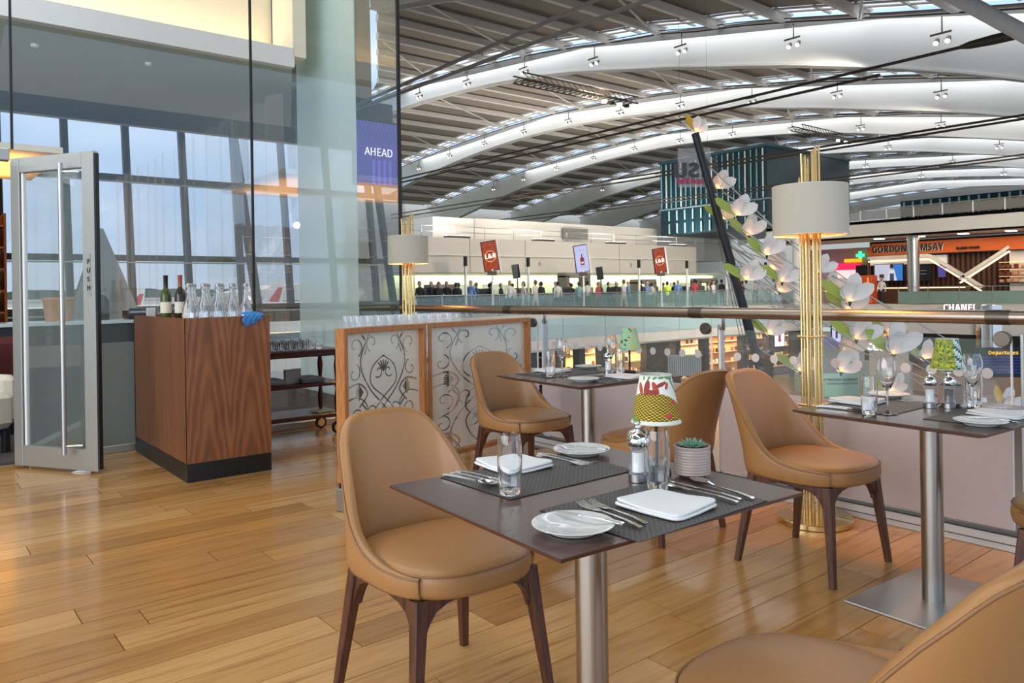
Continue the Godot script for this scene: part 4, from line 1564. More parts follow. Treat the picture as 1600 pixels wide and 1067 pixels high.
# ---------------------------------------------------------------- brass floor lamps
func floor_lamps():
	var proto: Node3D = null
	for q in [[Vector3(3.785, 0, -2.16), "tall brass rod floor lamp with a linen drum shade between the tables"], [Vector3(3.80, 0, -6.24), "farther brass rod floor lamp with linen shade beside the glass partition"]]:
		if proto == null:
			proto = thing("floor_lamp", q[1], "floor lamp", q[0], 0.0, "brass floor lamps")
			var t := proto
			var g := G.new()
			g.lathe([Vector2(0, 0), Vector2(0.185, 0), Vector2(0.19, 0.004), Vector2(0.19, 0.026), Vector2(0.186, 0.03), Vector2(0, 0.03)], 48)
			part("base", g, M.brass_base, t)
			var k := 0
			for r in [[-0.062, 0.010, 1.93], [-0.050, -0.03, 1.82], [-0.036, 0.035, 1.95], [-0.022, -0.01, 1.88], [-0.008, 0.04, 1.98], [0.004, -0.045, 1.90], [0.018, 0.012, 1.97], [0.030, -0.025, 1.93], [0.042, 0.03, 1.99], [0.056, -0.01, 1.95], [0.066, 0.015, 1.86]]:
				var rd := G.new()
				var hgt: float = r[2]
				var rad := 0.0058 if k % 3 else 0.0070
				rd.lathe([Vector2(0, 0.03), Vector2(rad, 0.03), Vector2(rad, hgt - 0.012), Vector2(0, hgt + 0.006)], 10, Transform3D(Basis(), Vector3(r[0], 0, r[1])), 0.9)
				part("rod", rd, M.brass, t)
				k += 1
			for y in [0.62, 0.98]:
				var cl := G.new()
				cl.box(Vector3(0.002, y, 0.0), Vector3(0.135, 0.012, 0.10), Basis(), 0.003)
				part("clip_plate", cl, M.brass, t)
			# spare rod standing off to one side
			var od := G.new()
			od.rod(Vector3(-0.10, 1.55, 0.02), Vector3(-0.115, 1.93, 0.02), 0.006, 8)
			part("rod", od, M.brass, t)
			var sh := G.new()
			sh.lathe([Vector2(0.186, 1.512), Vector2(0.190, 1.512), Vector2(0.190, 1.772), Vector2(0.186, 1.772), Vector2(0.186, 1.512)], 56)
			var s := part("lamp_shade", sh, M.shade, t)
			for y in [1.514, 1.770]:
				var rg := G.new()
				var pts := []
				for a in 40:
					pts.append(Vector3(0.188 * cos(TAU * a / 40), y, 0.188 * sin(TAU * a / 40)))
				rg.tube(pts, 0.0035, 6, false, true)
				part("shade_ring", rg, mat(c8(214, 206, 190), 0.7), s)
			var sp := G.new()
			for a in 3:
				sp.rod(Vector3(0, 1.74, 0), Vector3(0.187 * cos(TAU * a / 3), 1.765, 0.187 * sin(TAU * a / 3)), 0.003, 5)
			part("shade_spider", sp, M.brass, s)
			for sg in [-1, 1]:
				var bl := G.new()
				bl.lathe([Vector2(0, -0.035), Vector2(0.018, -0.03), Vector2(0.028, -0.005), Vector2(0.022, 0.02), Vector2(0.012, 0.04), Vector2(0, 0.042)], 12, Transform3D(Basis(), Vector3(sg * 0.10, 1.64, 0)))
				part("bulb", bl, glow(Color(1.0, 0.72, 0.38), 6.0), t)
				omni("bulb_light", Vector3(sg * 0.10, 1.64, 0), Color(1.0, 0.72, 0.38), 0.65, 0.03, t)
		else:
			copy(proto, "floor_lamp", q[0], 0.35, q[1])

# ---------------------------------------------------------------- chairs and tables
func chair_side(z: float) -> float:
	# half width of the seat at depth z, so that the shell hugs it
	var x := 0.2
	for k in 4:
		var zs := maxf(0.0, z + 0.03 * pow(x / 0.236, 2.0) - 0.005)
		x = 0.236 * pow(maxf(0.0, 1.0 - pow(zs / 0.262, 3.4)), 1.0 / 3.4)
	return x + 0.003

func chair_plan(s: float) -> Vector2:
	# rounded U seen from above, at arc length s from the middle of the back
	var W := 0.239
	var rc := 0.165
	var zb := -0.255
	var sg := signf(s)
	var a := absf(s)
	var st := W - rc
	if a <= st:
		return Vector2(sg * a, zb)
	a -= st
	if a <= rc * PI * 0.5:
		var ang := a / rc
		return Vector2(sg * (st + rc * sin(ang)), zb + rc * (1 - cos(ang)))
	a -= rc * PI * 0.5
	return Vector2(sg * chair_side(zb + rc + a), zb + rc + a)

func make_chair() -> Node3D:
	var t := thing("dining_chair", "", "chair")
	var tab := [[0.0, 0.846], [0.07, 0.844], [0.12, 0.836], [0.165, 0.815], [0.20, 0.775], [0.23, 0.715], [0.26, 0.645], [0.295, 0.578], [0.335, 0.528], [0.39, 0.496], [0.47, 0.478], [0.56, 0.467], [0.612, 0.462]]
	var rows := []
	var rim := []
	var N := 60
	for i in range(-1, N + 2):
		var s := lerpf(-0.612, 0.612, clampf(float(i) / N, 0.0, 1.0))
		var h := interp(tab, absf(s))
		var p := chair_plan(s)
		var dd := chair_plan(minf(s + 0.004, 0.612)) - chair_plan(maxf(s - 0.004, -0.612))
		var o := Vector2(dd.y, -dd.x).normalized()
		var th := 0.019 * clampf((0.72 - absf(s)) / 0.25, 0.4, 1.0)
		if i < 0 or i > N:
			th = 0.0008
		var y0 := 0.398
		var row := PackedVector3Array()
		var put := func(y: float, off: float) -> Vector3:
			var up := maxf(0.0, (y - 0.46) / 0.385)
			var lean := 0.115 * pow(up, 1.25)
			var tuck := -0.012 * pow(clampf((0.44 - y) / 0.042, 0.0, 1.0), 1.6)
			var q := p + o * (off + tuck)
			return Vector3(q.x * (1.0 - 0.05 * up), y, q.y - lean * clampf(-o.y * 1.2 + 0.15, 0.0, 1.0))
		row.append(put.call(y0, -th * 0.6))
		for k in 9:
			row.append(put.call(lerpf(y0 + 0.004, h - th, k / 8.0), th))
		for k in range(1, 6):
			var a := PI * k / 6.0
			row.append(put.call(h - th + th * sin(a), th * cos(a)))
		for k in 7:
			row.append(put.call(lerpf(h - th, maxf(y0 + 0.012, 0.41), k / 6.0), -th - 0.006 * sin(PI * k / 6.0)))
		rows.append(row)
		rim.append(put.call(h - th * 0.55, th * 0.92))
	var g := G.new()
	g.grid(rows)
	part("backrest", g, M.leather, t)
	var pg := G.new()
	pg.tube(rim, 0.0034, 6)
	part("piping", pg, M.piping, t)
	# padded seat
	var prof := [[0.0, 0.398], [0.92, 0.398], [0.975, 0.403], [0.995, 0.418], [1.0, 0.440], [0.99, 0.456], [0.965, 0.469], [0.90, 0.480], [0.72, 0.489], [0.45, 0.493], [0.2, 0.494], [0.0, 0.494]]
	var outline := []
	for k in 64:
		var a := TAU * k / 64
		var c := cos(a)
		var s := sin(a)
		var e := 2.0 / 3.4
		var x := 0.236 * signf(c) * pow(absf(c), e)
		var z := (0.262 if s > 0 else 0.225) * signf(s) * pow(absf(s), e)
		if z > 0: z -= 0.03 * pow(absf(x) / 0.236, 2.0)
		outline.append(Vector2(x, z))
	var srows := []
	for q in prof:
		var row := PackedVector3Array()
		for o in outline:
			row.append(Vector3(o.x * maxf(q[0], 0.001), q[1], o.y * maxf(q[0], 0.001) + 0.005))
		srows.append(row)
	var sg := G.new()
	sg.grid(srows, true)
	part("seat", sg, M.leather, t)
	var sp := G.new()
	var ring := []
	for o in outline:
		ring.append(Vector3(o.x * 0.985, 0.4645, o.y * 0.985 + 0.005))
	sp.tube(ring, 0.003, 6, false, true)
	part("seat_piping", sp, M.piping, t)
	# walnut legs that sweep into the seat frame
	for sx in [-1.0, 1.0]:
		for sz in [-1.0, 1.0]:
			var lg := G.new()
			var foot := Vector3(sx * 0.243, 0.0, sz * 0.222 - 0.004)
			var head := Vector3(sx * 0.197, 0.399, sz * 0.178)
			if sz < 0:
				foot.z = -0.238
			lg.bar([foot, foot.lerp(head, 0.6), head], [Vector2(0.025, 0.026), Vector2(0.034, 0.036), Vector2(0.040, 0.046)], Vector3(-sx, 0, 0))
			# gussets that sweep into the seat frame, along the side and across
			var gp := PackedVector2Array([Vector2(0, 0.399), Vector2(0.15, 0.399), Vector2(0.15, 0.382), Vector2(0.085, 0.374), Vector2(0.048, 0.358), Vector2(0.026, 0.330), Vector2(0.006, 0.285), Vector2(-0.006, 0.285)])
			lg.prism(gp, -0.015, 0.015, Transform3D(Basis(Vector3(0, 0, -sz), Vector3.UP, Vector3(sx * sz, 0, 0) * (1.0 if sx * sz > 0 else -1.0)), Vector3(sx * 0.200, 0, sz * 0.180)))
			lg.prism(gp, -0.015, 0.015, Transform3D(Basis(Vector3(-sx, 0, 0), Vector3.UP, Vector3(0, 0, 1)), Vector3(sx * 0.200, 0, sz * 0.180)))
			part("leg", lg, M.walnut, t)
		part("seat_rail", boxg(Vector3(0.028, 0.020, 0.34), Vector3(sx * 0.196, 0.389, 0), 0.003), M.walnut, t)
	return t

func make_table(label: String, c: Vector3, turn: float, lx: float, lz: float) -> Node3D:
	var t := thing("dining_table", label, "table", c, turn)
	var g := G.new()
	# top with a deep undercut bevel
	var a := Vector2(lx / 2, lz / 2)
	var lv := [[-0.045, 0.728], [-0.004, 0.741], [0.0, 0.743], [0.0, 0.7485], [-0.0015, 0.75]]
	var ringq := func(ins: float, y: float): return [Vector3(-a.x - ins, y, -a.y - ins), Vector3(a.x + ins, y, -a.y - ins), Vector3(a.x + ins, y, a.y + ins), Vector3(-a.x - ins, y, a.y + ins)]
	for k in lv.size() - 1:
		var r0: Array = ringq.call(lv[k][0], lv[k][1])
		var r1: Array = ringq.call(lv[k + 1][0], lv[k + 1][1])
		for e in 4:
			var md: Vector3 = (r1[e] + r1[(e + 1) % 4]) * 0.5 - Vector3(0, 0.9, 0)
			g.quad(r0[e], r0[(e + 1) % 4], r1[(e + 1) % 4], r1[e], Vector2(0, 0), Vector2(1, 0), Vector2(1, 1), Vector2(0, 1), md * Vector3(1, 0, 1))
	var u0: Array = ringq.call(-0.045, 0.728)
	g.quad(u0[0], u0[1], u0[2], u0[3], Vector2(0, 0), Vector2(1, 0), Vector2(1, 1), Vector2(0, 1), Vector3.DOWN)
	part("edge", g, M.table_edge, t)
	var tp := G.new()
	var u1: Array = ringq.call(-0.0015, 0.75)
	tp.quad(u1[0], u1[1], u1[2], u1[3], Vector2(0, 0), Vector2(1, 0), Vector2(1, 1), Vector2(0, 1), Vector3.UP)
	part("table_top", tp, M.table_top, t)
	var pl := G.new()
	pl.lathe([Vector2(0, 0.008), Vector2(0.040, 0.008), Vector2(0.040, 0.73), Vector2(0, 0.73)], 40)
	part("column", pl, M.steel, t)
	part("base_plate", boxg(Vector3(0.60, 0.008, 0.46), Vector3(0.02, 0.0045, 0.02), 0.002), M.steel_flat, t)
	part("fixing_plate", boxg(Vector3(0.3, 0.006, 0.3), Vector3(0, 0.7245, 0)), M.black, t)
	return t

func furniture():
	make_table("nearest dark walnut table set for two in the foreground", Vector3(1.346, 0, -1.367), -0.06, 0.752, 0.694)
	make_table("dark walnut table beside the brass floor lamp, steel base plate showing", Vector3(3.165, 0, -1.312), -0.06, 0.752, 0.72)
	make_table("farther dark walnut table beside the folding screen", Vector3(3.11, 0, -3.16), -0.06, 0.752, 0.75)
	var c := make_chair()
	var spots := [
		[1.315, -1.985, 0.0, "tan leather chair in front of the folding screen at the nearest table"],
		[3.235, -1.85, 0.0, "tan leather chair facing us in front of the brass floor lamp"],
		[3.08, -3.69, 0.0, "tan leather chair between the folding screen and the farther table"],
		[3.105, -2.660, PI, "tan leather chair with its back to us at the farther table"],
		[1.36, -0.76, PI, "cropped tan leather chair in the bottom corner of the nearest table"],
		[3.21, -0.765, PI, "tan leather chair cut off at the edge beside the lamp table"]]
	for k in spots.size():
		var q: Array = spots[k]
		if k == 0:
			c.position = Vector3(q[0], 0, q[1])
			c.rotation.y = q[2]
			meta(c, q[3], "chair", "tan leather dining chairs")
		else:
			copy(c, "dining_chair", Vector3(q[0], 0, q[1]), q[2], q[3], "tan leather dining chairs")

# ---------------------------------------------------------------- things on the tables
const TY := 0.7508

func napkin(label: String, x: float, z: float, turn: float):
	var t := thing("napkin", label, "napkin", Vector3(x, TY + 0.0025, z), turn, "folded white napkins")
	for k in 2:
		var rows := []
		var w := 0.081 - k * 0.002
		var d := 0.088 - k * 0.003
		for j in [[0.0, 0.0], [1.0, 0.0], [1.02, 0.0025], [1.015, 0.0055], [0.98, 0.0072], [0.0, 0.008]]:
			var row := PackedVector3Array()
			for i in 40:
				var a := TAU * i / 40
				var e := 2.0 / 9.0
				var cx := signf(cos(a)) * pow(absf(cos(a)), e)
				var cz := signf(sin(a)) * pow(absf(sin(a)), e)
				var lift := 0.004 * maxf(0.0, cx * cz) * (k + 1) + 0.0015 * sin(cx * 4.0 + k)
				row.append(Vector3(cx * w * maxf(j[0], 0.001) + k * 0.0015, k * 0.0070 + j[1] + lift * j[0], cz * d * maxf(j[0], 0.001)))
			rows.append(row)
		var g := G.new()
		g.grid(rows, true)
		part("fold", g, M.linen, t)

func plate(label: String, x: float, z: float, y := TY):
	var g := G.new()
	g.lathe([Vector2(0, 0.004), Vector2(0.045, 0.004), Vector2(0.047, 0.001), Vector2(0.052, 0.001), Vector2(0.055, 0.006), Vector2(0.083, 0.015), Vector2(0.0855, 0.0165), Vector2(0.0855, 0.018), Vector2(0.083, 0.018), Vector2(0.056, 0.0105), Vector2(0.052, 0.008), Vector2(0, 0.0075)], 48)
	return solo("side_plate", g, M.china, label, "plate", Vector3(x, y, z), 0.0, "white side plates")

func cutlery(kind: String, label: String, a: Vector3, b: Vector3, y := TY + 0.003):
	# from the working end a to the handle end b
	var d := (b - a)
	var L := d.length()
	var t := thing(kind, label, "cutlery", Vector3(a.x, y, a.z), atan2(-d.z, d.x), "table cutlery")
	var g := G.new()
	var hs := 0.45 * L
	g.bar([Vector3(hs * 0.8, 0.004, 0), Vector3(hs, 0.005, 0), Vector3(L * 0.75, 0.006, 0), Vector3(L * 0.97, 0.004, 0), Vector3(L, 0.003, 0)], [Vector2(0.006, 0.003), Vector2(0.006, 0.003), Vector2(0.010, 0.004), Vector2(0.014, 0.004), Vector2(0.011, 0.003)])
	part("handle", g, M.cutlery, t)
	if kind == "fork":
		var r := G.new()
		r.bar([Vector3(hs * 0.82, 0.004, 0), Vector3(hs * 0.68, 0.0035, 0), Vector3(hs * 0.5, 0.002, 0)], [Vector2(0.006, 0.003), Vector2(0.020, 0.002), Vector2(0.024, 0.002)])
		part("root", r, M.cutlery, t)
		for k in 4:
			var ti := G.new()
			var zz := -0.0098 + k * 0.0065
			ti.bar([Vector3(hs * 0.52, 0.002, zz), Vector3(hs * 0.25, 0.0015, zz), Vector3(0, 0.007, zz)], [Vector2(0.0036, 0.002), Vector2(0.0032, 0.002), Vector2(0.0018, 0.0015)])
			part("tine", ti, M.cutlery, t)
	elif kind == "knife":
		var poly := PackedVector2Array([Vector2(0, 0.002), Vector2(0.012, -0.006), Vector2(hs * 0.6, -0.0095), Vector2(hs * 0.9, -0.006), Vector2(hs * 0.9, 0.005), Vector2(0.02, 0.008)])
		var bl := G.new()
		bl.prism(poly, -0.001, 0.001, Transform3D(Basis(Vector3.RIGHT, PI / 2), Vector3(0, 0.004, 0)))
		part("blade", bl, M.cutlery, t)
	else:
		var rows := []
		for k in 7:
			var u := k / 6.0
			var row := PackedVector3Array()
			for i in 24:
				var an := TAU * i / 24
				row.append(Vector3(0.032 + 0.032 * u * cos(an), 0.002 + 0.007 * u * u, 0.020 * u * sin(an)))
			rows.append(row)
		var bw := G.new()
		bw.grid(rows, true)
		part("bowl", bw, M.cutlery, t)
		var nk := G.new()
		nk.bar([Vector3(0.062, 0.009, 0), Vector3(hs * 0.85, 0.005, 0)], [Vector2(0.008, 0.003), Vector2(0.006, 0.003)])
		part("neck", nk, M.cutlery, t)
	return t

func tumbler(label: String, x: float, z: float):
	var t := thing("tumbler", label, "glass", Vector3(x, TY + 0.0005, z), 0.0, "water tumblers on the tables")
	part("body", tumbler_mesh(), M.solid_glass, t)

func wine_glass(label: String, x: float, z: float):
	var t := thing("wine_glass", label, "glass", Vector3(x, TY + 0.0005, z), 0.0, "stemmed glasses on the tables")
	var b := G.new()
	b.lathe([Vector2(0.004, 0.088), Vector2(0.012, 0.096), Vector2(0.022, 0.118), Vector2(0.034, 0.150), Vector2(0.0375, 0.175), Vector2(0.034, 0.200), Vector2(0.027, 0.220), Vector2(0.0262, 0.2202), Vector2(0.033, 0.200), Vector2(0.0362, 0.175), Vector2(0.033, 0.150), Vector2(0.021, 0.120), Vector2(0.010, 0.099), Vector2(0, 0.095)], 30)
	part("bowl", b, M.solid_glass, t)
	var s := G.new()
	s.lathe([Vector2(0, 0), Vector2(0.036, 0.0), Vector2(0.036, 0.0015), Vector2(0.012, 0.006), Vector2(0.0045, 0.012), Vector2(0.0035, 0.05), Vector2(0.005, 0.088), Vector2(0, 0.094)], 24)
	part("stem", s, M.solid_glass, t)

func mill(label: String, x: float, z: float, fill: Color):
	var t := thing("pepper_mill", label, "mill", Vector3(x, TY + 0.0005, z), 0.0, "salt and pepper mills")
	var f := G.new()
	f.lathe([Vector2(0, 0), Vector2(0.0245, 0), Vector2(0.0245, 0.019), Vector2(0, 0.019)], 28)
	part("foot_ring", f, M.steel_flat, t)
	var b := G.new()
	b.lathe([Vector2(0, 0.019), Vector2(0.0235, 0.019), Vector2(0.024, 0.026), Vector2(0.0195, 0.034), Vector2(0.0185, 0.055), Vector2(0.019, 0.078), Vector2(0.023, 0.084), Vector2(0.0232, 0.090), Vector2(0, 0.090)], 28)
	part("body", b, pane(Color(0.9, 0.92, 0.93), 0.10), t)
	var i := G.new()
	i.lathe([Vector2(0, 0.024), Vector2(0.0155, 0.024), Vector2(0.0155, 0.074), Vector2(0, 0.074)], 18)
	part("contents", i, mat(fill, 0.8), t)
	var c := G.new()
	c.lathe([Vector2(0, 0.090), Vector2(0.0235, 0.090), Vector2(0.0275, 0.098), Vector2(0.0275, 0.106), Vector2(0.022, 0.118), Vector2(0.012, 0.124), Vector2(0.006, 0.127), Vector2(0.0055, 0.131), Vector2(0.0085, 0.135), Vector2(0.0085, 0.141), Vector2(0.005, 0.145), Vector2(0, 0.1455)], 28)
	part("cap", c, M.chrome, t)

func succulent(label: String, x: float, z: float, leafy := true):
	var t := thing("potted_succulent", label, "plant", Vector3(x, TY + 0.0005, z), 0.0, "pots on the tables")
	var g := G.new()
	var prof := [Vector2(0, 0), Vector2(0.032, 0), Vector2(0.040, 0.006)]
	for k in 9:
		var y := 0.010 + k * 0.0072
		prof.append(Vector2(0.0475, y))
		prof.append(Vector2(0.0462, y + 0.0052))
		prof.append(Vector2(0.0462, y + 0.0066))
	prof.append_array([Vector2(0.048, 0.0775), Vector2(0.047, 0.081), Vector2(0.044, 0.081), Vector2(0.043, 0.070), Vector2(0, 0.070)])
	g.lathe(prof, 36, Transform3D(), 0.3)
	part("pot", g, M.cup_glaze, t)
	var s := G.new()
	s.lathe([Vector2(0.0425, 0.072), Vector2(0, 0.0745)], 20)
	part("soil", s, M.soil, t)
	if not leafy:
		return
	var lm := cached("leaf", func():
		var lg := G.new()
		var rows := []
		for i in 7:
			var u := i / 6.0
			var w := 0.0095 * sin(PI * pow(u, 0.75) * 0.93 + 0.08) + 0.0005
			var row := PackedVector3Array()
			for k in 10:
				var a := TAU * k / 10
				row.append(Vector3(0.036 * u, 0.010 * u * u + 0.0032 * sin(a) * (1.0 - u * 0.6), w * cos(a)))
			rows.append(row)
		lg.grid(rows, true)
		return lg)
	for ring in [[9, 1.05, 0.02], [8, 0.92, 0.35], [6, 0.7, 0.75], [4, 0.45, 1.15]]:
		for k in ring[0]:
			var o := part("leaf", lm, M.leaf, t, Vector3(0, 0.075, 0))
			o.rotation = Vector3(0, TAU * (k + 0.5 * (ring[0] % 2)) / ring[0], 0)
			o.basis = Basis(Vector3.UP, TAU * k / ring[0] + ring[1] * 3.0) * Basis(Vector3(0, 0, 1), ring[2]) * Basis.from_scale(Vector3.ONE * ring[1])

func print_image(kind: int) -> ImageTexture:
	# printed tropical paper of the small lampshades
	var w := 512
	var h := 256
	var im := Image.create(w, h, false, Image.FORMAT_RGB8)
	im.fill([c8(230, 226, 212), c8(150, 196, 158), c8(146, 158, 66)][kind])
	var r := RandomNumberGenerator.new()
	r.seed = 4 + kind
	var blob := func(cx: float, cy: float, rx: float, ry: float, ang: float, col: Color):
		var ext := maxf(rx, ry)
		for y in range(maxi(0, int(cy - ext)), mini(h, int(cy + ext))):
			for x in range(int(cx - ext), int(cx + ext)):
				var p := Vector2(x - cx, y - cy).rotated(-ang)
				if pow(p.x / rx, 2) + pow(p.y / ry, 2) <= 1.0:
					im.set_pixel(posmod(x, w), y, col)
	if kind == 0:
		# woven fruit body: yellow diamonds on brown, with red leaves, green fronds and red berries
		for y in range(92, 236):
			for x in range(190, 500):
				var edge := 92.0 + pow(maxf(0.0, (x - 330.0) / 120.0), 1.5) * 80.0 + (maxf(0.0, 240.0 - x)) * 0.5
				if y < edge: continue
				var b := int(floor((y - x * 0.10) / 8.0))
				var fx: float = fmod(x + y * 0.12 + (9.0 if b % 2 else 0.0), 18.0) / 18.0 - 0.5
				var fy: float = fmod(y - x * 0.10 + 400.0, 16.0) / 16.0 - 0.5
				var c := c8(48, 36, 24)
				if absf(fx) * 0.9 + absf(absf(fy) - 0.25) * 1.6 < 0.40: c = c8(226, 190, 48)
				im.set_pixel(x, y, c)
		for q in [[272, 60, 15, 40, 0.1, 0], [312, 62, 13, 36, -0.35, 1], [338, 44, 10, 30, 1.1, 0], [366, 52, 8, 20, 0.3, 1], [238, 66, 12, 34, -0.4, 1], [296, 84, 30, 14, 0.0, 0]]:
			blob.call(q[0], q[1], q[2], q[3], q[4], c8(146, 58, 42) if q[5] == 0 else c8(172, 78, 56))
		for k in 7:
			blob.call(396 + k * 12, 24 + k * 24, 6, 28, -0.62, c8(96, 142, 88))
			blob.call(250 + k * 30, 8, 6, 16, 0.5 * k, c8(100, 140, 90))
			blob.call(40 + k * 22, 40 + (k % 3) * 60, 8, 30, 0.4 * k, c8(92, 138, 84))
		for q in [[390, 140, 15, 13], [420, 186, 12, 12], [360, 206, 15, 13]]:
			blob.call(q[0], q[1], q[2], q[3], 0, c8(198, 70, 64))
		blob.call(222, 232, 40, 14, 0.4, c8(112, 138, 60))
	elif kind == 2:
		for y in h:
			for x in range(329, 512):
				var a := (x - 329 + int(y * 0.35)) / 22
				var b := (y + int((x - 329) * 0.2)) / 20
				im.set_pixel(x, y, [c8(226, 230, 222), c8(70, 84, 84), c8(168, 206, 200)][(a + b * 2) % 3])
		for k in 40:
			blob.call(200 + r.randf() * 130, r.randf() * h, r.randf_range(6, 15), r.randf_range(2, 4), r.randf() * PI, c8(52, 58, 26))
			blob.call(200 + r.randf() * 130, r.randf() * h, r.randf_range(5, 12), r.randf_range(5, 9), r.randf() * PI, c8(196, 190, 52))
	else:
		for k in 42:
			blob.call(r.randf() * w, r.randf() * h, r.randf_range(8, 26), r.randf_range(5, 10), r.randf() * PI, [c8(70, 120, 62), c8(206, 190, 48), c8(168, 84, 66), c8(216, 176, 60), c8(40, 60, 36), c8(190, 200, 60)][r.randi() % 6])
	return ImageTexture.create_from_image(im)

func table_lamp(label: String, x: float, z: float, kind: int, turn: float):
	var t := thing("table_lamp", label, "lamp", Vector3(x, TY + 0.0005, z), turn, "small printed table lamps")
	var g := G.new()
	g.lathe([Vector2(0, 0), Vector2(0.038, 0), Vector2(0.038, 0.008), Vector2(0.006, 0.012), Vector2(0.0055, 0.17), Vector2(0, 0.17)], 20)
	part("stand", g, M.black, t)
	var m := mat(Color.WHITE, 0.8)
	m.albedo_texture = print_image(kind)
	m.backlight_enabled = true
	m.backlight = Color(0.25, 0.25, 0.25)
	var s := G.new()
	s.lathe([Vector2(0.0655, 0.136), Vector2(0.042, 0.262)], 40)
	# flip the picture the right way up and around once
	for k in s.t.size():
		s.t[k] = Vector2(1.0 - s.t[k].x, (0.262 - s.t[k].y) / 0.126)
	part("lamp_shade", s, m, t)
	for q in [[0.0655, 0.136], [0.042, 0.262]]:
		var bd := G.new()
		var pts := []
		for a in 36:
			pts.append(Vector3(q[0] * cos(TAU * a / 36), q[1], q[0] * sin(TAU * a / 36)))
		bd.tube(pts, 0.0018, 5, false, true)
		part("shade_trim", bd, mat(c8(200, 206, 184), 0.8), t)

func placemat(label: String, x: float, z: float, turn := 0.0, w := 0.44, d := 0.295):
	var g := G.new()
	g.box(Vector3(0, 0.0008, 0), Vector3(w, 0.0014, d))
	return solo("placemat", g, M.placemat, label, "placemat", Vector3(x, TY, z), turn, "woven placemats")

func place_settings():
	# nearest table
	placemat("woven charcoal placemat at the near side of the nearest table", 1.347, -1.158)
	placemat("woven charcoal placemat at the far side of the nearest table", 1.352, -1.565)
	napkin("folded white napkin on the near placemat of the nearest table", 1.350, -1.130, 0.06)
	napkin("folded white napkin on the far placemat of the nearest table", 1.352, -1.675, -0.05)
	plate("white side plate holding a knife at the front corner of the nearest table", 1.083, -1.150)
	plate("white side plate at the far right of the nearest table", 1.610, -1.668)
	cutlery("knife", "butter knife lying across the front side plate", Vector3(1.100, 0, -1.225), Vector3(1.142, 0, -1.065), TY + 0.018)
	cutlery("knife", "butter knife lying across the far side plate", Vector3(1.58, 0, -1.745), Vector3(1.640, 0, -1.59), TY + 0.018)
	cutlery("fork", "large fork left of the near napkin", Vector3(1.222, 0, -1.275), Vector3(1.185, 0, -1.058))
	cutlery("fork", "smaller fork next to the large one by the near napkin", Vector3(1.248, 0, -1.268), Vector3(1.213, 0, -1.068))
	cutlery("knife", "long knife right of the near napkin", Vector3(1.500, 0, -1.262), Vector3(1.487, 0, -1.035))
	cutlery("knife", "second knife beside the long one at the near placemat", Vector3(1.525, 0, -1.262), Vector3(1.512, 0, -1.045))
	cutlery("spoon", "dessert spoon at the right of the near placemat", Vector3(1.585, 0, -1.240), Vector3(1.540, 0, -1.030))
	cutlery("fork", "large fork left of the far napkin near the plate", Vector3(1.530, 0, -1.535), Vector3(1.500, 0, -1.745))
	cutlery("fork", "smaller fork left of the far napkin near the plate", Vector3(1.505, 0, -1.525), Vector3(1.480, 0, -1.725))
	cutlery("knife", "knife at the left end of the far placemat", Vector3(1.225, 0, -1.515), Vector3(1.190, 0, -1.725))
	cutlery("knife", "second knife at the left end of the far placemat", Vector3(1.20, 0, -1.52), Vector3(1.168, 0, -1.72))
	cutlery("spoon", "spoon at the left end of the far placemat", Vector3(1.175, 0, -1.52), Vector3(1.145, 0, -1.72))
	tumbler("empty glass tumbler standing alone on the left of the nearest table", 1.162, -1.454)
	tumbler("empty glass tumbler in front of the pepper mill on the nearest table", 1.462, -1.247)
	mill("clear salt mill with chrome cap behind the tumbler on the nearest table", 1.490, -1.335, c8(236, 234, 228))
	mill("clear pepper mill hidden behind the salt mill on the nearest table", 1.528, -1.372, c8(60, 48, 40))
	succulent("small succulent in a ribbed grey pot on the nearest table", 1.632, -1.274)
	table_lamp("small table lamp with a pineapple print shade on the nearest table", 1.594, -1.362, 0, 0.0)
	# table by the lamp
	placemat("smooth dark placemat at the far side of the lamp table", 3.145, -1.505)
	placemat("smooth dark placemat at the near side of the lamp table", 3.16, -1.10)
	napkin("folded white napkin on the far side of the lamp table", 3.15, -1.600, -0.05)
	napkin("folded white napkin on the near side of the lamp table", 3.20, -1.085, 0.0)
	plate("white side plate at the far right of the lamp table", 3.40, -1.585)
	plate("white side plate at the near corner of the lamp table", 2.955, -1.060)
	cutlery("knife", "butter knife on the near plate of the lamp table", Vector3(2.93, 0, -1.12), Vector3(2.99, 0, -0.98), TY + 0.018)
	cutlery("fork", "fork beside the near napkin of the lamp table", Vector3(3.06, 0, -1.16), Vector3(3.05, 0, -0.97))
	cutlery("knife", "knife at the left end of the lamp table setting", Vector3(2.97, 0, -1.46), Vector3(2.95, 0, -1.66))
	cutlery("spoon", "spoon at the left end of the lamp table setting", Vector3(2.94, 0, -1.46), Vector3(2.915, 0, -1.655))
	cutlery("fork", "fork in front of the far plate on the lamp table", Vector3(3.32, 0, -1.43), Vector3(3.29, 0, -1.63))
	cutlery("knife", "knife at the right of the near napkin on the lamp table", Vector3(3.36, 0, -1.19), Vector3(3.35, 0, -0.99))
	tumbler("glass tumbler at the left of the lamp table", 2.900, -1.425)
	wine_glass("tall tulip wine glass at the left of the lamp table", 2.962, -1.385)
	wine_glass("tall tulip wine glass at the right of the lamp table", 3.282, -1.204)
	tumbler("glass tumbler at the right of the lamp table behind a wine glass", 3.355, -1.225)
	mill("salt mill, left of the two mills on the lamp table", 3.228, -1.340, c8(236, 234, 228))
	mill("pepper mill, right of the two mills on the lamp table", 3.268, -1.285, c8(66, 54, 46))
	succulent("grey ribbed pot beside the mills on the lamp table", 3.36, -1.315)
	table_lamp("small table lamp with a leafy green print on the lamp table", 3.462, -1.365, 2, 0.0)
	# table by the folding screen
	placemat("smooth dark placemat at the far side of the farther table", 3.09, -3.37)
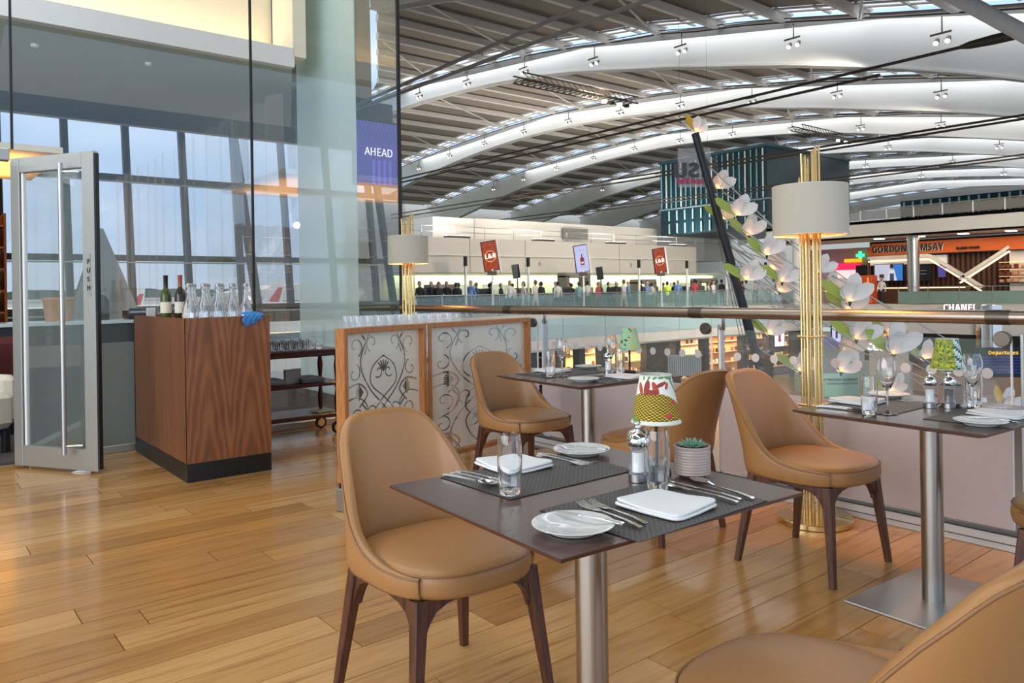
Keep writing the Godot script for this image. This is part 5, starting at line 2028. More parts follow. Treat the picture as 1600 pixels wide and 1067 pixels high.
	placemat("smooth dark placemat at the near side of the farther table", 3.12, -2.95)
	napkin("folded white napkin on the far side of the farther table", 3.10, -3.45, 0.0)
	napkin("folded white napkin on the near side of the farther table", 3.17, -2.93, 0.1)
	plate("white side plate at the near corner of the farther table", 2.895, -2.975)
	plate("white side plate at the far right of the farther table", 3.39, -3.44)
	cutlery("knife", "knife on the near plate of the farther table", Vector3(2.88, 0, -3.04), Vector3(2.93, 0, -2.89), TY + 0.018)
	cutlery("fork", "fork beside the near napkin of the farther table", Vector3(3.03, 0, -3.02), Vector3(3.02, 0, -2.82))
	cutlery("spoon", "spoon at the left end of the farther table", Vector3(2.93, 0, -3.30), Vector3(2.90, 0, -3.49))
	cutlery("fork", "fork below the far plate of the farther table", Vector3(3.33, 0, -3.28), Vector3(3.30, 0, -3.47))
	tumbler("glass tumbler at the left of the farther table", 2.917, -3.268)
	wine_glass("tall tulip wine glass at the left of the farther table", 2.972, -3.225)
	wine_glass("tall tulip wine glass beside the lamp on the farther table", 3.335, -3.19)
	tumbler("glass tumbler beside the lamp on the farther table", 3.305, -3.09)
	mill("salt mill in front of the wine glass on the farther table", 3.245, -3.128, c8(236, 234, 228))
	table_lamp("small table lamp with a pale green print on the farther table", 3.405, -3.106, 1, 1.0)

# ---------------------------------------------------------------- security hall across the void
func hall():
	var zb := -30.0
	var H := struct_root("floor_gallery", "gallery floor of the security hall across the void")
	var sl := G.new()
	sl.prism(PackedVector2Array([Vector2(18.0, 30.0), Vector2(64.0, 30.0), Vector2(64.0, 46.0), Vector2(27.0, 46.0)]), -0.25, -0.02, Transform3D(Basis(Vector3.RIGHT, -PI / 2), Vector3.ZERO))
	part("slab", sl, M.wall_grey, H)
	var k := 0
	var x := 18.1
	while x < 51.0:
		part("fascia_panel", boxg(Vector3(3.17, 1.10, 0.05), Vector3(x + 1.6, -0.78, zb + 0.03), 0.01), M.fascia_glass, H)
		part("lower_fascia", boxg(Vector3(3.19, 0.55, 0.06), Vector3(x + 1.6, -1.60, zb), 0.01), M.wall_pale, H)
		x += 3.2
	part("soffit", boxg(Vector3(34, 0.1, 3.0), Vector3(35, -1.92, zb - 1.6)), M.wall_pale, H)
	# glazed balustrade of the gallery
	var B := thing("gallery_balustrade", "glass balustrade with steel posts along the far gallery", "balustrade")
	var post := cached("gpost", func(): return boxg(Vector3(0.06, 1.05, 0.05), Vector3(0, 0.525, 0)))
	var gp := cached("gpane", func(): return boxg(Vector3(1.62, 0.98, 0.012), Vector3(0, 0.53, 0)))
	x = 18.4
	while x < 51.0:
		part("post", post, M.alu, B, Vector3(x, -0.02, zb - 0.05))
		if x < 49.5:
			part("pane", gp, M.hall_glass, B, Vector3(x + 0.85, -0.02, zb - 0.05))
		x += 1.7
	part("handrail", boxg(Vector3(33.0, 0.05, 0.06), Vector3(34.8, 1.06, zb - 0.05)), M.alu, B)
	# back wall: lit band, deep fascia, plant rooms above
	var W := struct_root("wall_security", "pale stepped wall above the security lanes")
	x = 23.0
	var n := 0
	while x < 49.0:
		part("fascia_panel", boxg(Vector3(4.36, 2.1, 0.3), Vector3(x + 2.2, 3.41, -38.0), 0.01), M.wall_grey, W)
		part("fascia_ledge", boxg(Vector3(4.38, 0.07, 0.42), Vector3(x + 2.2, 3.42, -37.95)), M.wall_pale, W)
		if n % 2 == 0:
			part("grille", boxg(Vector3(0.16, 0.28, 0.04), Vector3(x + 1.2, 2.95, -37.82)), mat(c8(168, 164, 156), 0.7), W)
		x += 4.4
		n += 1
	part("soffit", boxg(Vector3(33, 0.1, 3.2), Vector3(39.5, 2.36, -39.6)), M.wall_pale, W)
	part("rear_panel", boxg(Vector3(33, 2.3, 0.2), Vector3(39.5, 1.15, -41.0)), mat(c8(214, 220, 200), 0.5), W)
	var li := G.new()
	li.box(Vector3(39.5, 2.22, -40.85), Vector3(32, 0.06, 0.05))
	solo("wall_wash_light", li, M.led_green, "greenish white strip light over the security lanes", "light")
	area_light("security_wash", Vector3(39.5, 2.28, -40.5), Vector3.RIGHT, Vector3(0, 0, 1), 32.0, 0.3, Color(0.95, 1.0, 0.85), 5.0)
	for q in [[676, 740, 338, -41.5, 4.0], [741, 880, 341, -42.5, 5.0], [880, 1026, 349, -43.0, 5.0], [1100, 1142, 362, -43.0, 4.0]]:
		var a := on(q[0], q[2], 2, q[3])
		var b := on(q[1], q[2] + 4, 2, q[3])
		part("plant_room", boxg(Vector3(b.x - a.x, 2.6, q[4]), Vector3((a.x + b.x) * 0.5, a.y - 1.3, q[3] - q[4] * 0.5)), M.wall_pale, W)
	var dw := G.new()
	var d0 := on(884, 367, 2, -42.4)
	dw.box(d0 + Vector3(0.9, 0.1, 0.1), Vector3(2.6, 0.8, 0.1))
	part("window", dw, mat(c8(120, 120, 116), 0.3), W)
	# floodlights that wash the roof from the top of the stepped wall
	for q in [[27.0, "first"], [34.0, "second"], [41.0, "third"], [48.0, "fourth"]]:
		var fl := thing("roof_floodlight", "%s flat floodlight on top of the pale stepped wall" % q[1], "light", Vector3(q[0], 4.47, -38.6))
		part("housing", boxg(Vector3(1.6, 0.16, 0.6), Vector3(0, 0.08, 0), 0.02), M.dark_alu, fl)
		part("lamp_glass", boxg(Vector3(1.5, 0.02, 0.5), Vector3(0, 0.17, 0)), glow(Color(1.0, 0.97, 0.92), 3.0), fl)
		area_up("roof_floodlight_beam", Vector3(q[0], 4.68, -38.6), 1.5, 0.5, Color(1.0, 0.97, 0.92), 60.0)
	# guard rail on the roof of the fascia
	var gr := thing("roof_guard_rail", "thin grey guard rail on top of the pale stepped wall", "railing")
	var gg := G.new()
	for y in [4.95, 5.3]:
		gg.rod(Vector3(22.6, y, -39.5), Vector3(56, y, -39.5), 0.025, 5)
	part("rail", gg, M.alu, gr)
	x = 22.6
	while x < 56:
		var pg := G.new()
		pg.rod(Vector3(x, 4.45, -39.5), Vector3(x, 5.3, -39.5), 0.025, 5)
		part("post", pg, M.alu, gr)
		x += 2.4
	# tilted advertising screens on posts
	for q in [[766, 400, 0, "left tilted advertising screen with an orange poster above the security lanes"], [909, 404, 1, "middle tilted advertising screen showing a red bottle"], [1031, 407, 0, "right tilted advertising screen with an orange poster above the lanes"]]:
		var c := on(q[0], q[1], 2, -33.0)
		var t := thing("advert_screen", q[3], "screen", Vector3(c.x, 0, c.z), -0.45)
		var bs := Basis(Vector3(0, 0, 1), 0.16) * Basis(Vector3.RIGHT, 0.10)
		var g := G.new()
		g.box(Vector3(0, c.y, -0.06), Vector3(0.86, 1.64, 0.10), bs, 0.01)
		part("casing", g, M.black, t)
		var ed := G.new()
		ed.box(Vector3(0, c.y, -0.06) + bs * Vector3(0.47, -0.08, 0), Vector3(0.10, 1.80, 0.16), bs, 0.01)
		part("casing_edge", ed, M.white, t)
		var im := Image.create(64, 128, false, Image.FORMAT_RGB8)
		var nz := FastNoiseLite.new()
		nz.frequency = 0.06
		for yy in 128:
			for xx in 64:
				var col: Color
				if q[2] == 0:
					col = c8(186, 74, 12).lerp(c8(112, 36, 8), nz.get_noise_2d(xx, yy) * 0.7 + 0.4)
					var r := Vector2(xx - 32, (yy - 64)).length()
					if absf(r - 24.0) < 1.4: col = c8(250, 190, 140)
				else:
					col = c8(196, 198, 236)
					if absf(xx - 33) < 10 and yy > 58 and yy < 96: col = c8(140, 26, 30)
					if absf(xx - 33) < 3 and yy > 40 and yy < 60: col = c8(60, 20, 24)
					if absf(xx - 33) < 7 and yy > 78 and yy < 88: col = c8(220, 220, 220)
					if (yy == 22 or yy == 104) and absf(xx - 32) < 18: col = c8(70, 60, 90)
				im.set_pixel(xx, yy, col)
		var em := mat(Color.BLACK, 0.3)
		em.emission_enabled = true
		em.emission = Color.BLACK
		em.emission_texture = ImageTexture.create_from_image(im)
		em.emission_energy_multiplier = 1.0
		var sq := G.new()
		var ps := []
		for w in [[-0.4, -0.78], [0.4, -0.78], [0.4, 0.78], [-0.4, 0.78]]:
			ps.append(Vector3(0, c.y, -0.06) + bs * Vector3(w[0], w[1], 0.055))
		sq.quad(ps[0], ps[1], ps[2], ps[3], Vector2(0, 1), Vector2(1, 1), Vector2(1, 0), Vector2(0, 0), Vector3(0, 0, 1))
		var scn := part("screen", sq, em, t)
		if q[2] == 0:
			var tm := part("lettering", text_mesh("L&R", 0.24, 0.004), glow(Color(1, 0.95, 0.9), 0.9), scn)
			tm.transform = Transform3D(bs, Vector3(0, c.y, -0.06) + bs * Vector3(0, 0, 0.062))
		part("stem", boxg(Vector3(0.09, c.y - 0.7, 0.09), Vector3(0.12, (c.y - 0.7) * 0.5, -0.08)), M.white, t)
		part("bracket", boxg(Vector3(0.5, 0.22, 0.12), Vector3(0.10, c.y - 0.92, -0.08)), M.dark_alu, t)
	# lamp posts with dark heads
	for q in [[727, "first"], [825, "second"], [998, "third"], [1073, "fourth"], [1135, "fifth"], [1196, "sixth"]]:
		var c := on(q[0], 402, 2, -32.0)
		var t := thing("hall_lamp_post", "%s slim white post with a black top, counted from the glass partition" % q[1], "post", Vector3(c.x, -0.02, c.z))
		part("pole", boxg(Vector3(0.10, 2.55, 0.10), Vector3(0, 1.275, 0)), M.white, t)
		part("head", boxg(Vector3(0.15, 0.5, 0.15), Vector3(0, 2.8, 0), 0.01), M.black, t)
		if q[0] != 727:
			part("side_arm", boxg(Vector3(0.55, 0.05, 0.1), Vector3(0.3 if q[0] > 1060 else -0.3, 1.95, 0)), M.white, t)
	for q in [[806, 424, "black tilted monitor between the first two advertising screens"], [937, 427, "black tilted monitor right of the red bottle screen"], [1210, 432, "black tilted monitor half hidden by the flower sculpture"]]:
		var c := on(q[0], q[1], 2, -33.0)
		var t := thing("hall_monitor", q[2], "monitor", Vector3(c.x, 0, c.z), -0.4)
		var g := G.new()
		g.box(Vector3(0, c.y, 0), Vector3(0.42, 0.78, 0.10), Basis(Vector3(0, 0, 1), 0.14), 0.01)
		part("screen", g, M.black_gloss, t)
		part("stem", boxg(Vector3(0.06, c.y - 0.3, 0.06), Vector3(0.1, (c.y - 0.3) * 0.5, -0.05)), M.dark_alu, t)
	# walk-through scanners and partitions
	for q in [[897, 1.9, 2.2, "grey security scanner portal behind the middle screen"], [1005, 1.6, 1.75, "grey security scanner beside the third post"], [1100, 2.0, 1.8, "grey scanner at the right end of the lanes"], [690, 1.6, 1.5, "low grey scanner near the brass lamp"]]:
		var c := on(q[0], 440, 2, -36.5)
		var t := thing("security_scanner", q[3], "scanner", Vector3(c.x, -0.02, c.z))
		for s in [-1, 1]:
			part("upright", boxg(Vector3(0.3, q[2], 0.9), Vector3(s * q[1] * 0.5, q[2] * 0.5, 0), 0.03), mat(c8(120, 116, 110), 0.5), t)
		part("header", boxg(Vector3(q[1] + 0.3, 0.35, 0.9), Vector3(0, q[2], 0), 0.05), mat(c8(132, 128, 122), 0.5), t)
	for q in [[720, "white framed partition behind the queue"], [775, "white framed notice board behind the queue"], [950, "white framed glass partition beside the scanners"], [1060, "white framed partition at the right of the lanes"]]:
		var c := on(q[0], 445, 2, -37.5)
		var t := thing("queue_partition", q[1], "partition", Vector3(c.x, -0.02, c.z))
		part("panel", boxg(Vector3(1.9, 0.9, 0.04), Vector3(0, 1.15, 0)), M.hall_glass, t)
		for s in [-1, 1]:
			part("upright", boxg(Vector3(0.07, 1.65, 0.07), Vector3(s * 0.97, 0.825, 0)), M.white, t)
		part("header", boxg(Vector3(1.95, 0.07, 0.07), Vector3(0, 1.62, 0)), M.white, t)
	var nth := ["first", "second", "third", "fourth", "fifth", "sixth", "seventh", "eighth", "ninth"]
	for j in 9:
		var t := thing("security_conveyor", "%s dark tray conveyor of the security lanes, counted from the glass partition" % nth[j], "conveyor", Vector3(23.6 + j * 2.9, -0.02, -35.45))
		part("body", boxg(Vector3(2.6, 1.0, 0.6), Vector3(0, 0.5, 0), 0.03), mat([c8(46, 46, 46), c8(62, 60, 58), c8(34, 36, 38)][j % 3], 0.5), t)
		part("hood", boxg(Vector3(1.1, 0.42, 0.6), Vector3(-0.5 + 0.3 * (j % 4), 1.2, 0), 0.06), mat([c8(96, 94, 90), c8(58, 58, 58)][j % 2], 0.5), t)
		part("belt", boxg(Vector3(2.5, 0.03, 0.45), Vector3(0, 1.015, 0)), M.rubber, t)

# ---------------------------------------------------------------- shops at the right and below
func wall_text(words: String, h: float, where: Vector3, m, parent, called := "lettering", bold := 700):
	var o := part(called, text_mesh(words, h, 0.08, false, bold), m, parent, where)
	o.rotation.y = -PI / 2
	return o

func shops():
	var X := 53.0
	var S := thing("restaurant_front", "restaurant front with an orange sign, slatted brown wall and screens", "shop front")
	var wood := mat(c8(84, 52, 34), 0.6)
	part("back_wall", boxg(Vector3(0.3, 4.3, 21.9), Vector3(X + 0.6, 2.1, -15.1)), mat(c8(62, 38, 26), 0.7), S)
	var slat := cached("slat", func(): return boxg(Vector3(0.12, 3.4, 0.16)))
	var z := -26.0
	while z < -13.5:
		part("slat", slat, wood, S, Vector3(X + 0.38, 1.7, z))
		z += 0.30
	# orange sign
	var a := on(1357, 382, 0, X)
	var b := on(1357, 400, 0, X)
	var sg := G.new()
	sg.prism(PackedVector2Array([Vector2(-a.z - 0.35, a.y), Vector2(-a.z, a.y - 0.3), Vector2(-a.z, b.y), Vector2(8.0, b.y), Vector2(8.0, a.y)]), -0.12, 0.12, Transform3D(Basis(Vector3(0, 0, -1), Vector3.UP, Vector3(1, 0, 0)), Vector3(X, 0, 0)))
	part("sign_board", sg, mat(c8(206, 96, 32), 0.5), S)
	var tp := on(1363, 390, 0, X - 0.2)
	var te := on(1474, 390, 0, X - 0.2)
	var tx = wall_text("GORDON RAMSAY", 0.46, Vector3(X - 0.2, (a.y + b.y) * 0.5, (tp.z + te.z) * 0.5), M.black, S)
	var wd: float = tx.mesh.get_aabb().size.x
	tx.scale = Vector3((te.z - tp.z) / wd, 1, 1)
	var ghost = wall_text("GORDON RAMSAY", 0.46, Vector3(X - 0.15, (a.y + b.y) * 0.5 - 0.025, (tp.z + te.z) * 0.5 + 0.03), mat(c8(240, 226, 210), 0.6), S)
	ghost.scale = tx.scale
	wall_text("PLANE FOOD", 0.16, on(1512, 387, 0, X - 0.2), M.black, S)
	part("sign_lip", boxg(Vector3(0.4, 0.06, 18), Vector3(X + 0.1, b.y - 0.03, -17.0)), M.black, S)
	# white band, slanting light lines
	var led := glow(Color(1.0, 0.86, 0.70), 1.6)
	part("white_band", boxg(Vector3(0.2, 0.55, 5.0), Vector3(X + 0.25, b.y - 0.40, -23.4)), M.white, S)
	var lines := [[[1357, 409], [1452, 405]], [[1452, 405], [1500, 434]], [[1500, 434], [1534, 455]], [[1500, 442], [1578, 392]]]
	for q in lines:
		var p0 := on(q[0][0], q[0][1], 0, X)
		var p1 := on(q[1][0], q[1][1], 0, X)
		var g := G.new()
		g.bar([p0, p1], [Vector2(0.10, 0.10)])
		part("light_line", g, led, S)
		var wb := G.new()
		var off := Vector3(0.06, 0.26, 0)
		wb.bar([p0 + off, p1 + off], [Vector2(0.2, 0.42)], Vector3(1, 0, 0))
		part("slanting_beam", wb, M.wall_pale, S)
	# screens
	var sc := [[1367, 414, 1411, 438, 0, "screen"], [1413, 414, 1456, 438, 1, "dark_screen"], [1466, 414, 1478, 433, 2, "menu_screen"]]
	for q in sc:
		var p0 := on(q[0], q[1], 0, X)
		var p1 := on(q[2], q[3], 0, X)
		var c := (p0 + p1) * 0.5
		part("screen_casing", boxg(Vector3(0.1, p0.y - p1.y + 0.08, p1.z - p0.z + 0.08), Vector3(X + 0.02, c.y, c.z)), M.black, S)
		var im := Image.create(88, 48, false, Image.FORMAT_RGB8)
		for y in 48:
			for x in 88:
				var col := c8(16, 16, 20)
				if q[4] == 0:
					col = c8(206, 206, 226) if x < 60 else c8(60, 130, 210)
					if x > 14 and x < 30 and y > 28 and y < 40: col = c8(70, 50, 44)
					if Vector2(x - 54, y - 9).length() < 6: col = c8(196, 150, 126)
					if Vector2(x - 54, y - 5).length() < 6: col = c8(50, 36, 30)
					if y > 15 and absf(x - 54) < 8 + (y - 15) * 0.25: col = c8(226, 226, 236)
					if y > 26 and absf(x - 54) < 7: col = c8(70, 78, 96)
				elif q[4] == 1:
					if (y == 18 or y == 28) and x > 50 and x < 72: col = c8(190, 190, 190)
				else:
					col = c8(60, 52, 120) if (y / 3) % 2 else c8(110, 100, 170)
				im.set_pixel(x, y, col)
		var em := mat(Color.BLACK, 0.3)
		em.emission_enabled = true
		em.emission = Color.BLACK
		em.emission_texture = ImageTexture.create_from_image(im)
		em.emission_energy_multiplier = 0.9
		var g := G.new()
		g.quad(Vector3(X - 0.05, p1.y, p0.z), Vector3(X - 0.05, p1.y, p1.z), Vector3(X - 0.05, p0.y, p1.z), Vector3(X - 0.05, p0.y, p0.z), Vector2(0, 1), Vector2(1, 1), Vector2(1, 0), Vector2(0, 0), Vector3(-1, 0, 0))
		part(q[5], g, em, S)
	# lit counter, display shelves
	part("counter", boxg(Vector3(0.8, 1.1, 6.0), Vector3(X - 0.8, 0.55, -22.3)), wood, S)
	part("counter_light", boxg(Vector3(0.05, 0.06, 6.0), Vector3(X - 1.25, 1.02, -22.3)), led, S)
	for k in 3:
		var p0 := on(1560, 420 + k * 11, 0, X)
		part("display_shelf", boxg(Vector3(0.4, 0.05, 3.6), Vector3(X - 0.1, p0.y, p0.z + 1.8)), M.black, S)
		var sl := part("shelf_light", boxg(Vector3(0.05, 0.03, 3.6), Vector3(X + 0.15, p0.y + 0.40, p0.z + 1.8)), glow(Color(1.0, 0.75, 0.5), 1.6), S)
		for j in 9:
			var jar := solo("display_jar", boxg(Vector3(0.2, [0.18, 0.22, 0.26][j % 3], 0.22), Vector3(0, [0.09, 0.11, 0.13][j % 3], 0), 0.02), [mat(c8(214, 150, 110), 0.4), mat(c8(226, 196, 170), 0.4), mat(c8(120, 60, 40), 0.4)][rng.randi() % 3], "small jar on the warm lit display shelves at the right edge", "jar", Vector3(X - 0.15, p0.y + 0.027, p0.z + 0.25 + j * 0.38), 0.0, "jars on the restaurant display")
	part("white_wall", boxg(Vector3(0.2, 3.3, 5.5), Vector3(X + 0.35, 1.65, -14.6)), M.wall_pale, S)
	# column in front
	var cb := on(1428, 470, 0, 51.2)
	var cg := G.new()
	cg.lathe([Vector2(0.36, 0), Vector2(0.36, 4.6)], 28)
	solo("steel_column", cg, M.steel_flat, "round brushed steel column in front of the orange sign", "column", Vector3(cb.x, 0.0, cb.z))
	var c2 := on(1248, 470, 0, 48.0)
	solo("white_column", cg, M.girder, "round white column behind the brass lamp rods", "column", Vector3(c2.x, 0, c2.z))
	# bridge over the shops
	var br := struct_root("wall_bridge", "pale upper gallery band over the shops")
	var t0 := on(1318, 348, 0, 50.0)
	var t1 := on(1318, 374, 0, 50.0)
	part("band", boxg(Vector3(0.4, t0.y - t1.y, 34.0), Vector3(50.2, (t0.y + t1.y) * 0.5, -15.0)), M.wall_pale, br)
	part("soffit", boxg(Vector3(5.0, 0.12, 34.0), Vector3(52.5, t1.y + 0.06, -15.0)), mat(c8(210, 190, 178), 0.7), br)
	part("deck", boxg(Vector3(6.0, 0.2, 34.0), Vector3(53.0, t0.y - 0.1, -15.0)), M.wall_grey, br)
	for k in 5:
		var lp := Vector3(51.6, t1.y - 0.03, -24.5 + k * 2.6)
		part("downlight", boxg(Vector3(0.5, 0.05, 0.5), lp), M.led_white, br)
	area_light("restaurant_front_lamps", Vector3(51.6, t1.y - 0.1, -19.0), Vector3(0, 0, 1), Vector3.RIGHT, 12.0, 0.5, Color(1.0, 0.9, 0.8), 2.0)
	var ub := thing("upper_gallery_rail", "glass guard rail on the upper gallery over the shops", "railing")
	part("handrail", boxg(Vector3(0.07, 0.06, 32.0), Vector3(50.1, t0.y + 0.72, -15.0)), M.alu, ub)
	z = -28.4
	while z < -1.0:
		part("post", boxg(Vector3(0.06, 0.72, 0.07), Vector3(50.1, t0.y + 0.36, z)), M.white, ub)
		part("pane", boxg(Vector3(0.02, 0.6, 1.6), Vector3(50.1, t0.y + 0.36, z + 0.85)), pane(c8(150, 146, 140), 0.55, 0.2), ub)
		z += 1.7
	# floor edge, lower balustrade, luxury shop fascia below
	var f := struct_root("floor_shops", "floor edge below the restaurant front")
	part("slab", boxg(Vector3(8.0, 0.3, 30.0), Vector3(54.0, -0.17, -14.0)), M.wall_grey, f)
	var lb := thing("shop_balustrade", "frosted glass balustrade in front of the restaurant counter", "balustrade")
	var q0 := on(1404, 460, 0, 50.1)
	z = q0.z
	while z < -6.0:
		part("pane", boxg(Vector3(0.03, 0.75, 1.75), Vector3(50.1, 0.42, z + 0.9)), pane(c8(140, 166, 156), 0.75, 0.2), lb)
		part("post", boxg(Vector3(0.06, 1.05, 0.05), Vector3(50.1, 0.52, z)), M.alu, lb)
		z += 1.8
	part("handrail", boxg(Vector3(0.06, 0.05, 22.0), Vector3(50.1, 1.08, q0.z + 11.0)), M.alu, lb)
	var L := thing("luxury_shop_front", "pale fascia with white lettering over a black shop window", "shop front")
	part("fascia", boxg(Vector3(0.3, 1.5, 18.0), Vector3(50.0, -1.05, -15.8)), mat(c8(206, 204, 200), 0.5), L)
	var ct := on(1500, 481, 0, 49.7)
	var te2 = wall_text("CHANEL", 0.44, ct, glow(Color(1, 0.97, 0.97), 0.85), L)
	te2.scale = Vector3(0.8, 0.95, 1)
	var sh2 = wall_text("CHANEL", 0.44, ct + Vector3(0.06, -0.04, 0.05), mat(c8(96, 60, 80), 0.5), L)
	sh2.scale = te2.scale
	part("dark_window", boxg(Vector3(0.3, 1.9, 18.0), Vector3(50.1, -2.75, -15.8)), mat(c8(24, 20, 20), 0.5), L)
	part("lower_wall", boxg(Vector3(0.2, 1.8, 16.0), Vector3(50.6, -4.6, -14.0)), mat(c8(170, 140, 120), 0.5), L)
	var ch := on(1543, 495, 0, 49.4)
	for k in 2:
		var mc := G.new()
		mc.box(Vector3(49.5, -1.3, ch.z - 0.3 + k * 0.7), Vector3(0.5, 2.6, 0.55), Basis(Vector3.UP, 0.6 * (k * 2 - 1)), 0.03)
		part("mirror_fin", mc, M.chrome, L)
	# pharmacy corner with a green cross, magenta front, yellow sign
	var P := thing("pharmacy_front", "bright pink lit shop corner with a green cross sign", "shop front")
	var pz := on(1322, 440, 0, 55.0)
	part("back_wall", boxg(Vector3(0.3, 4.0, 6.5), Vector3(55.6, 2.0, pz.z - 0.5)), mat(c8(196, 150, 160), 0.6), P)
	part("pink_sign", boxg(Vector3(0.1, 0.5, 2.6), on(1318, 417, 0, 55.3)), glow(Color(1.0, 0.16, 0.36), 0.8), P)
	part("window_light", boxg(Vector3(0.1, 0.7, 2.2), on(1325, 429, 0, 55.3)), glow(Color(1.0, 0.85, 0.86), 0.8), P)
	var cr := on(1344, 399, 0, 55.0)
	part("cross_sign", boxg(Vector3(0.1, 0.62, 0.22), cr), glow(Color(0.35, 1.0, 0.75), 0.9), P)
	part("cross_sign", boxg(Vector3(0.1, 0.22, 0.62), cr), glow(Color(0.35, 1.0, 0.75), 0.9), P)
	part("yellow_sign", boxg(Vector3(0.1, 0.26, 1.3), on(1333, 407, 0, 54.9)), glow(Color(1.0, 0.82, 0.1), 0.7), P)
	part("dark_poster", boxg(Vector3(0.1, 0.9, 0.8), on(1346, 424, 0, 54.9)), M.black, P)
	var ob := thing("orange_kiosk", "tall orange kiosk at the left end of the restaurant front", "kiosk", on(1352, 470, 0, 50.9) * Vector3(1, 0, 1))
	part("body", boxg(Vector3(0.8, 1.9, 1.3), Vector3(0, 0.95, 0), 0.03), mat(c8(206, 84, 40), 0.5), ob)
	part("light_edge", boxg(Vector3(0.05, 1.6, 0.06), Vector3(-0.42, 0.95, 0.4)), glow(Color(1, 0.5, 0.2), 1.2), ob)
	# blue-green glass office tower inside the hall
	var tw := thing("glass_office_block", "dark teal glass block with pale vertical fins under the far roof", "building")
	var cn := at(1198, 226, 56.0)
	var g1 := G.new()
	g1.box(Vector3(cn.x + 6.0, (cn.y + 5.6) * 0.5, cn.z - 5.0), Vector3(12.0, cn.y - 5.6, 10.0))
	part("glass", g1, mat(c8(12, 44, 54), 0.35), tw)
	var fin := cached("fin", func(): return boxg(Vector3(0.10, 3.6, 0.08)))
	for k in 20:
		part("fin", fin, mat(c8(120, 170, 180), 0.4) if k % 3 else mat(c8(206, 220, 222), 0.4), tw, Vector3(cn.x - 0.08, cn.y - 2.0, cn.z - 0.3 - k * 0.5))
	for k in 24:
		var fz := Vector3(cn.x - 0.08, cn.y - 5.5, cn.z - 0.25 - (k % 12) * 0.8)
		part("pane_light", boxg(Vector3(0.06, 0.8, 0.12), fz + Vector3(0, (k / 12) * 1.05, 0)), mat(c8(150, 190, 190), 0.4), tw)
	part("cornice", boxg(Vector3(12.2, 0.2, 10.2), Vector3(cn.x + 6.0, cn.y, cn.z - 5.0)), mat(c8(40, 80, 92), 0.4), tw)
	part("upper_band", boxg(Vector3(12.2, 0.12, 10.2), Vector3(cn.x + 6.0, cn.y - 3.9, cn.z - 5.0)), mat(c8(120, 140, 146), 0.4), tw)
	var t2 := thing("distant_glass_block", "second teal block with pale fins far behind the upper gallery", "building")
	var d2 := at(1456, 310, 75.0)
	part("glass", boxg(Vector3(8, 3.0, 14), d2 + Vector3(4, -1.5, 4)), mat(c8(30, 74, 88), 0.15), t2)
	for k in 16:
		part("fin", boxg(Vector3(0.1, 1.6, 0.16), d2 + Vector3(-0.1, -0.9, -2.6 + k * 0.85)), mat(c8(190, 206, 208), 0.4), t2)
	# hanging sushi bar sign, read from behind
	var hs := thing("hanging_sign", "clear hanging sign with dark lettering seen from behind", "sign", at(1085, 262, 17.0), -0.68)
	part("panel", boxg(Vector3(0.72, 0.86, 0.02)), pane(c8(190, 186, 182), 0.35, 0.2), hs)
	var l1 := part("lettering", text_mesh("itsu", 0.42, 0.03), mat(c8(70, 66, 64), 0.5), hs, Vector3(0.02, -0.02, 0.03))
	l1.scale = Vector3(-1, 1, 1)
	var l2 := part("lettering", text_mesh("beautiful", 0.13, 0.03), mat(c8(196, 44, 90), 0.5), hs, Vector3(0.0, -0.30, 0.03))
	l2.scale = Vector3(-1, 1, 1)
	for s in [-0.3, 0.3]:
		var wr := G.new()
		wr.rod(Vector3(s, 0.43, 0), Vector3(s, 8.0, 0), 0.002, 4)
		part("wire", wr, M.dark_alu, hs)
	lower_level()

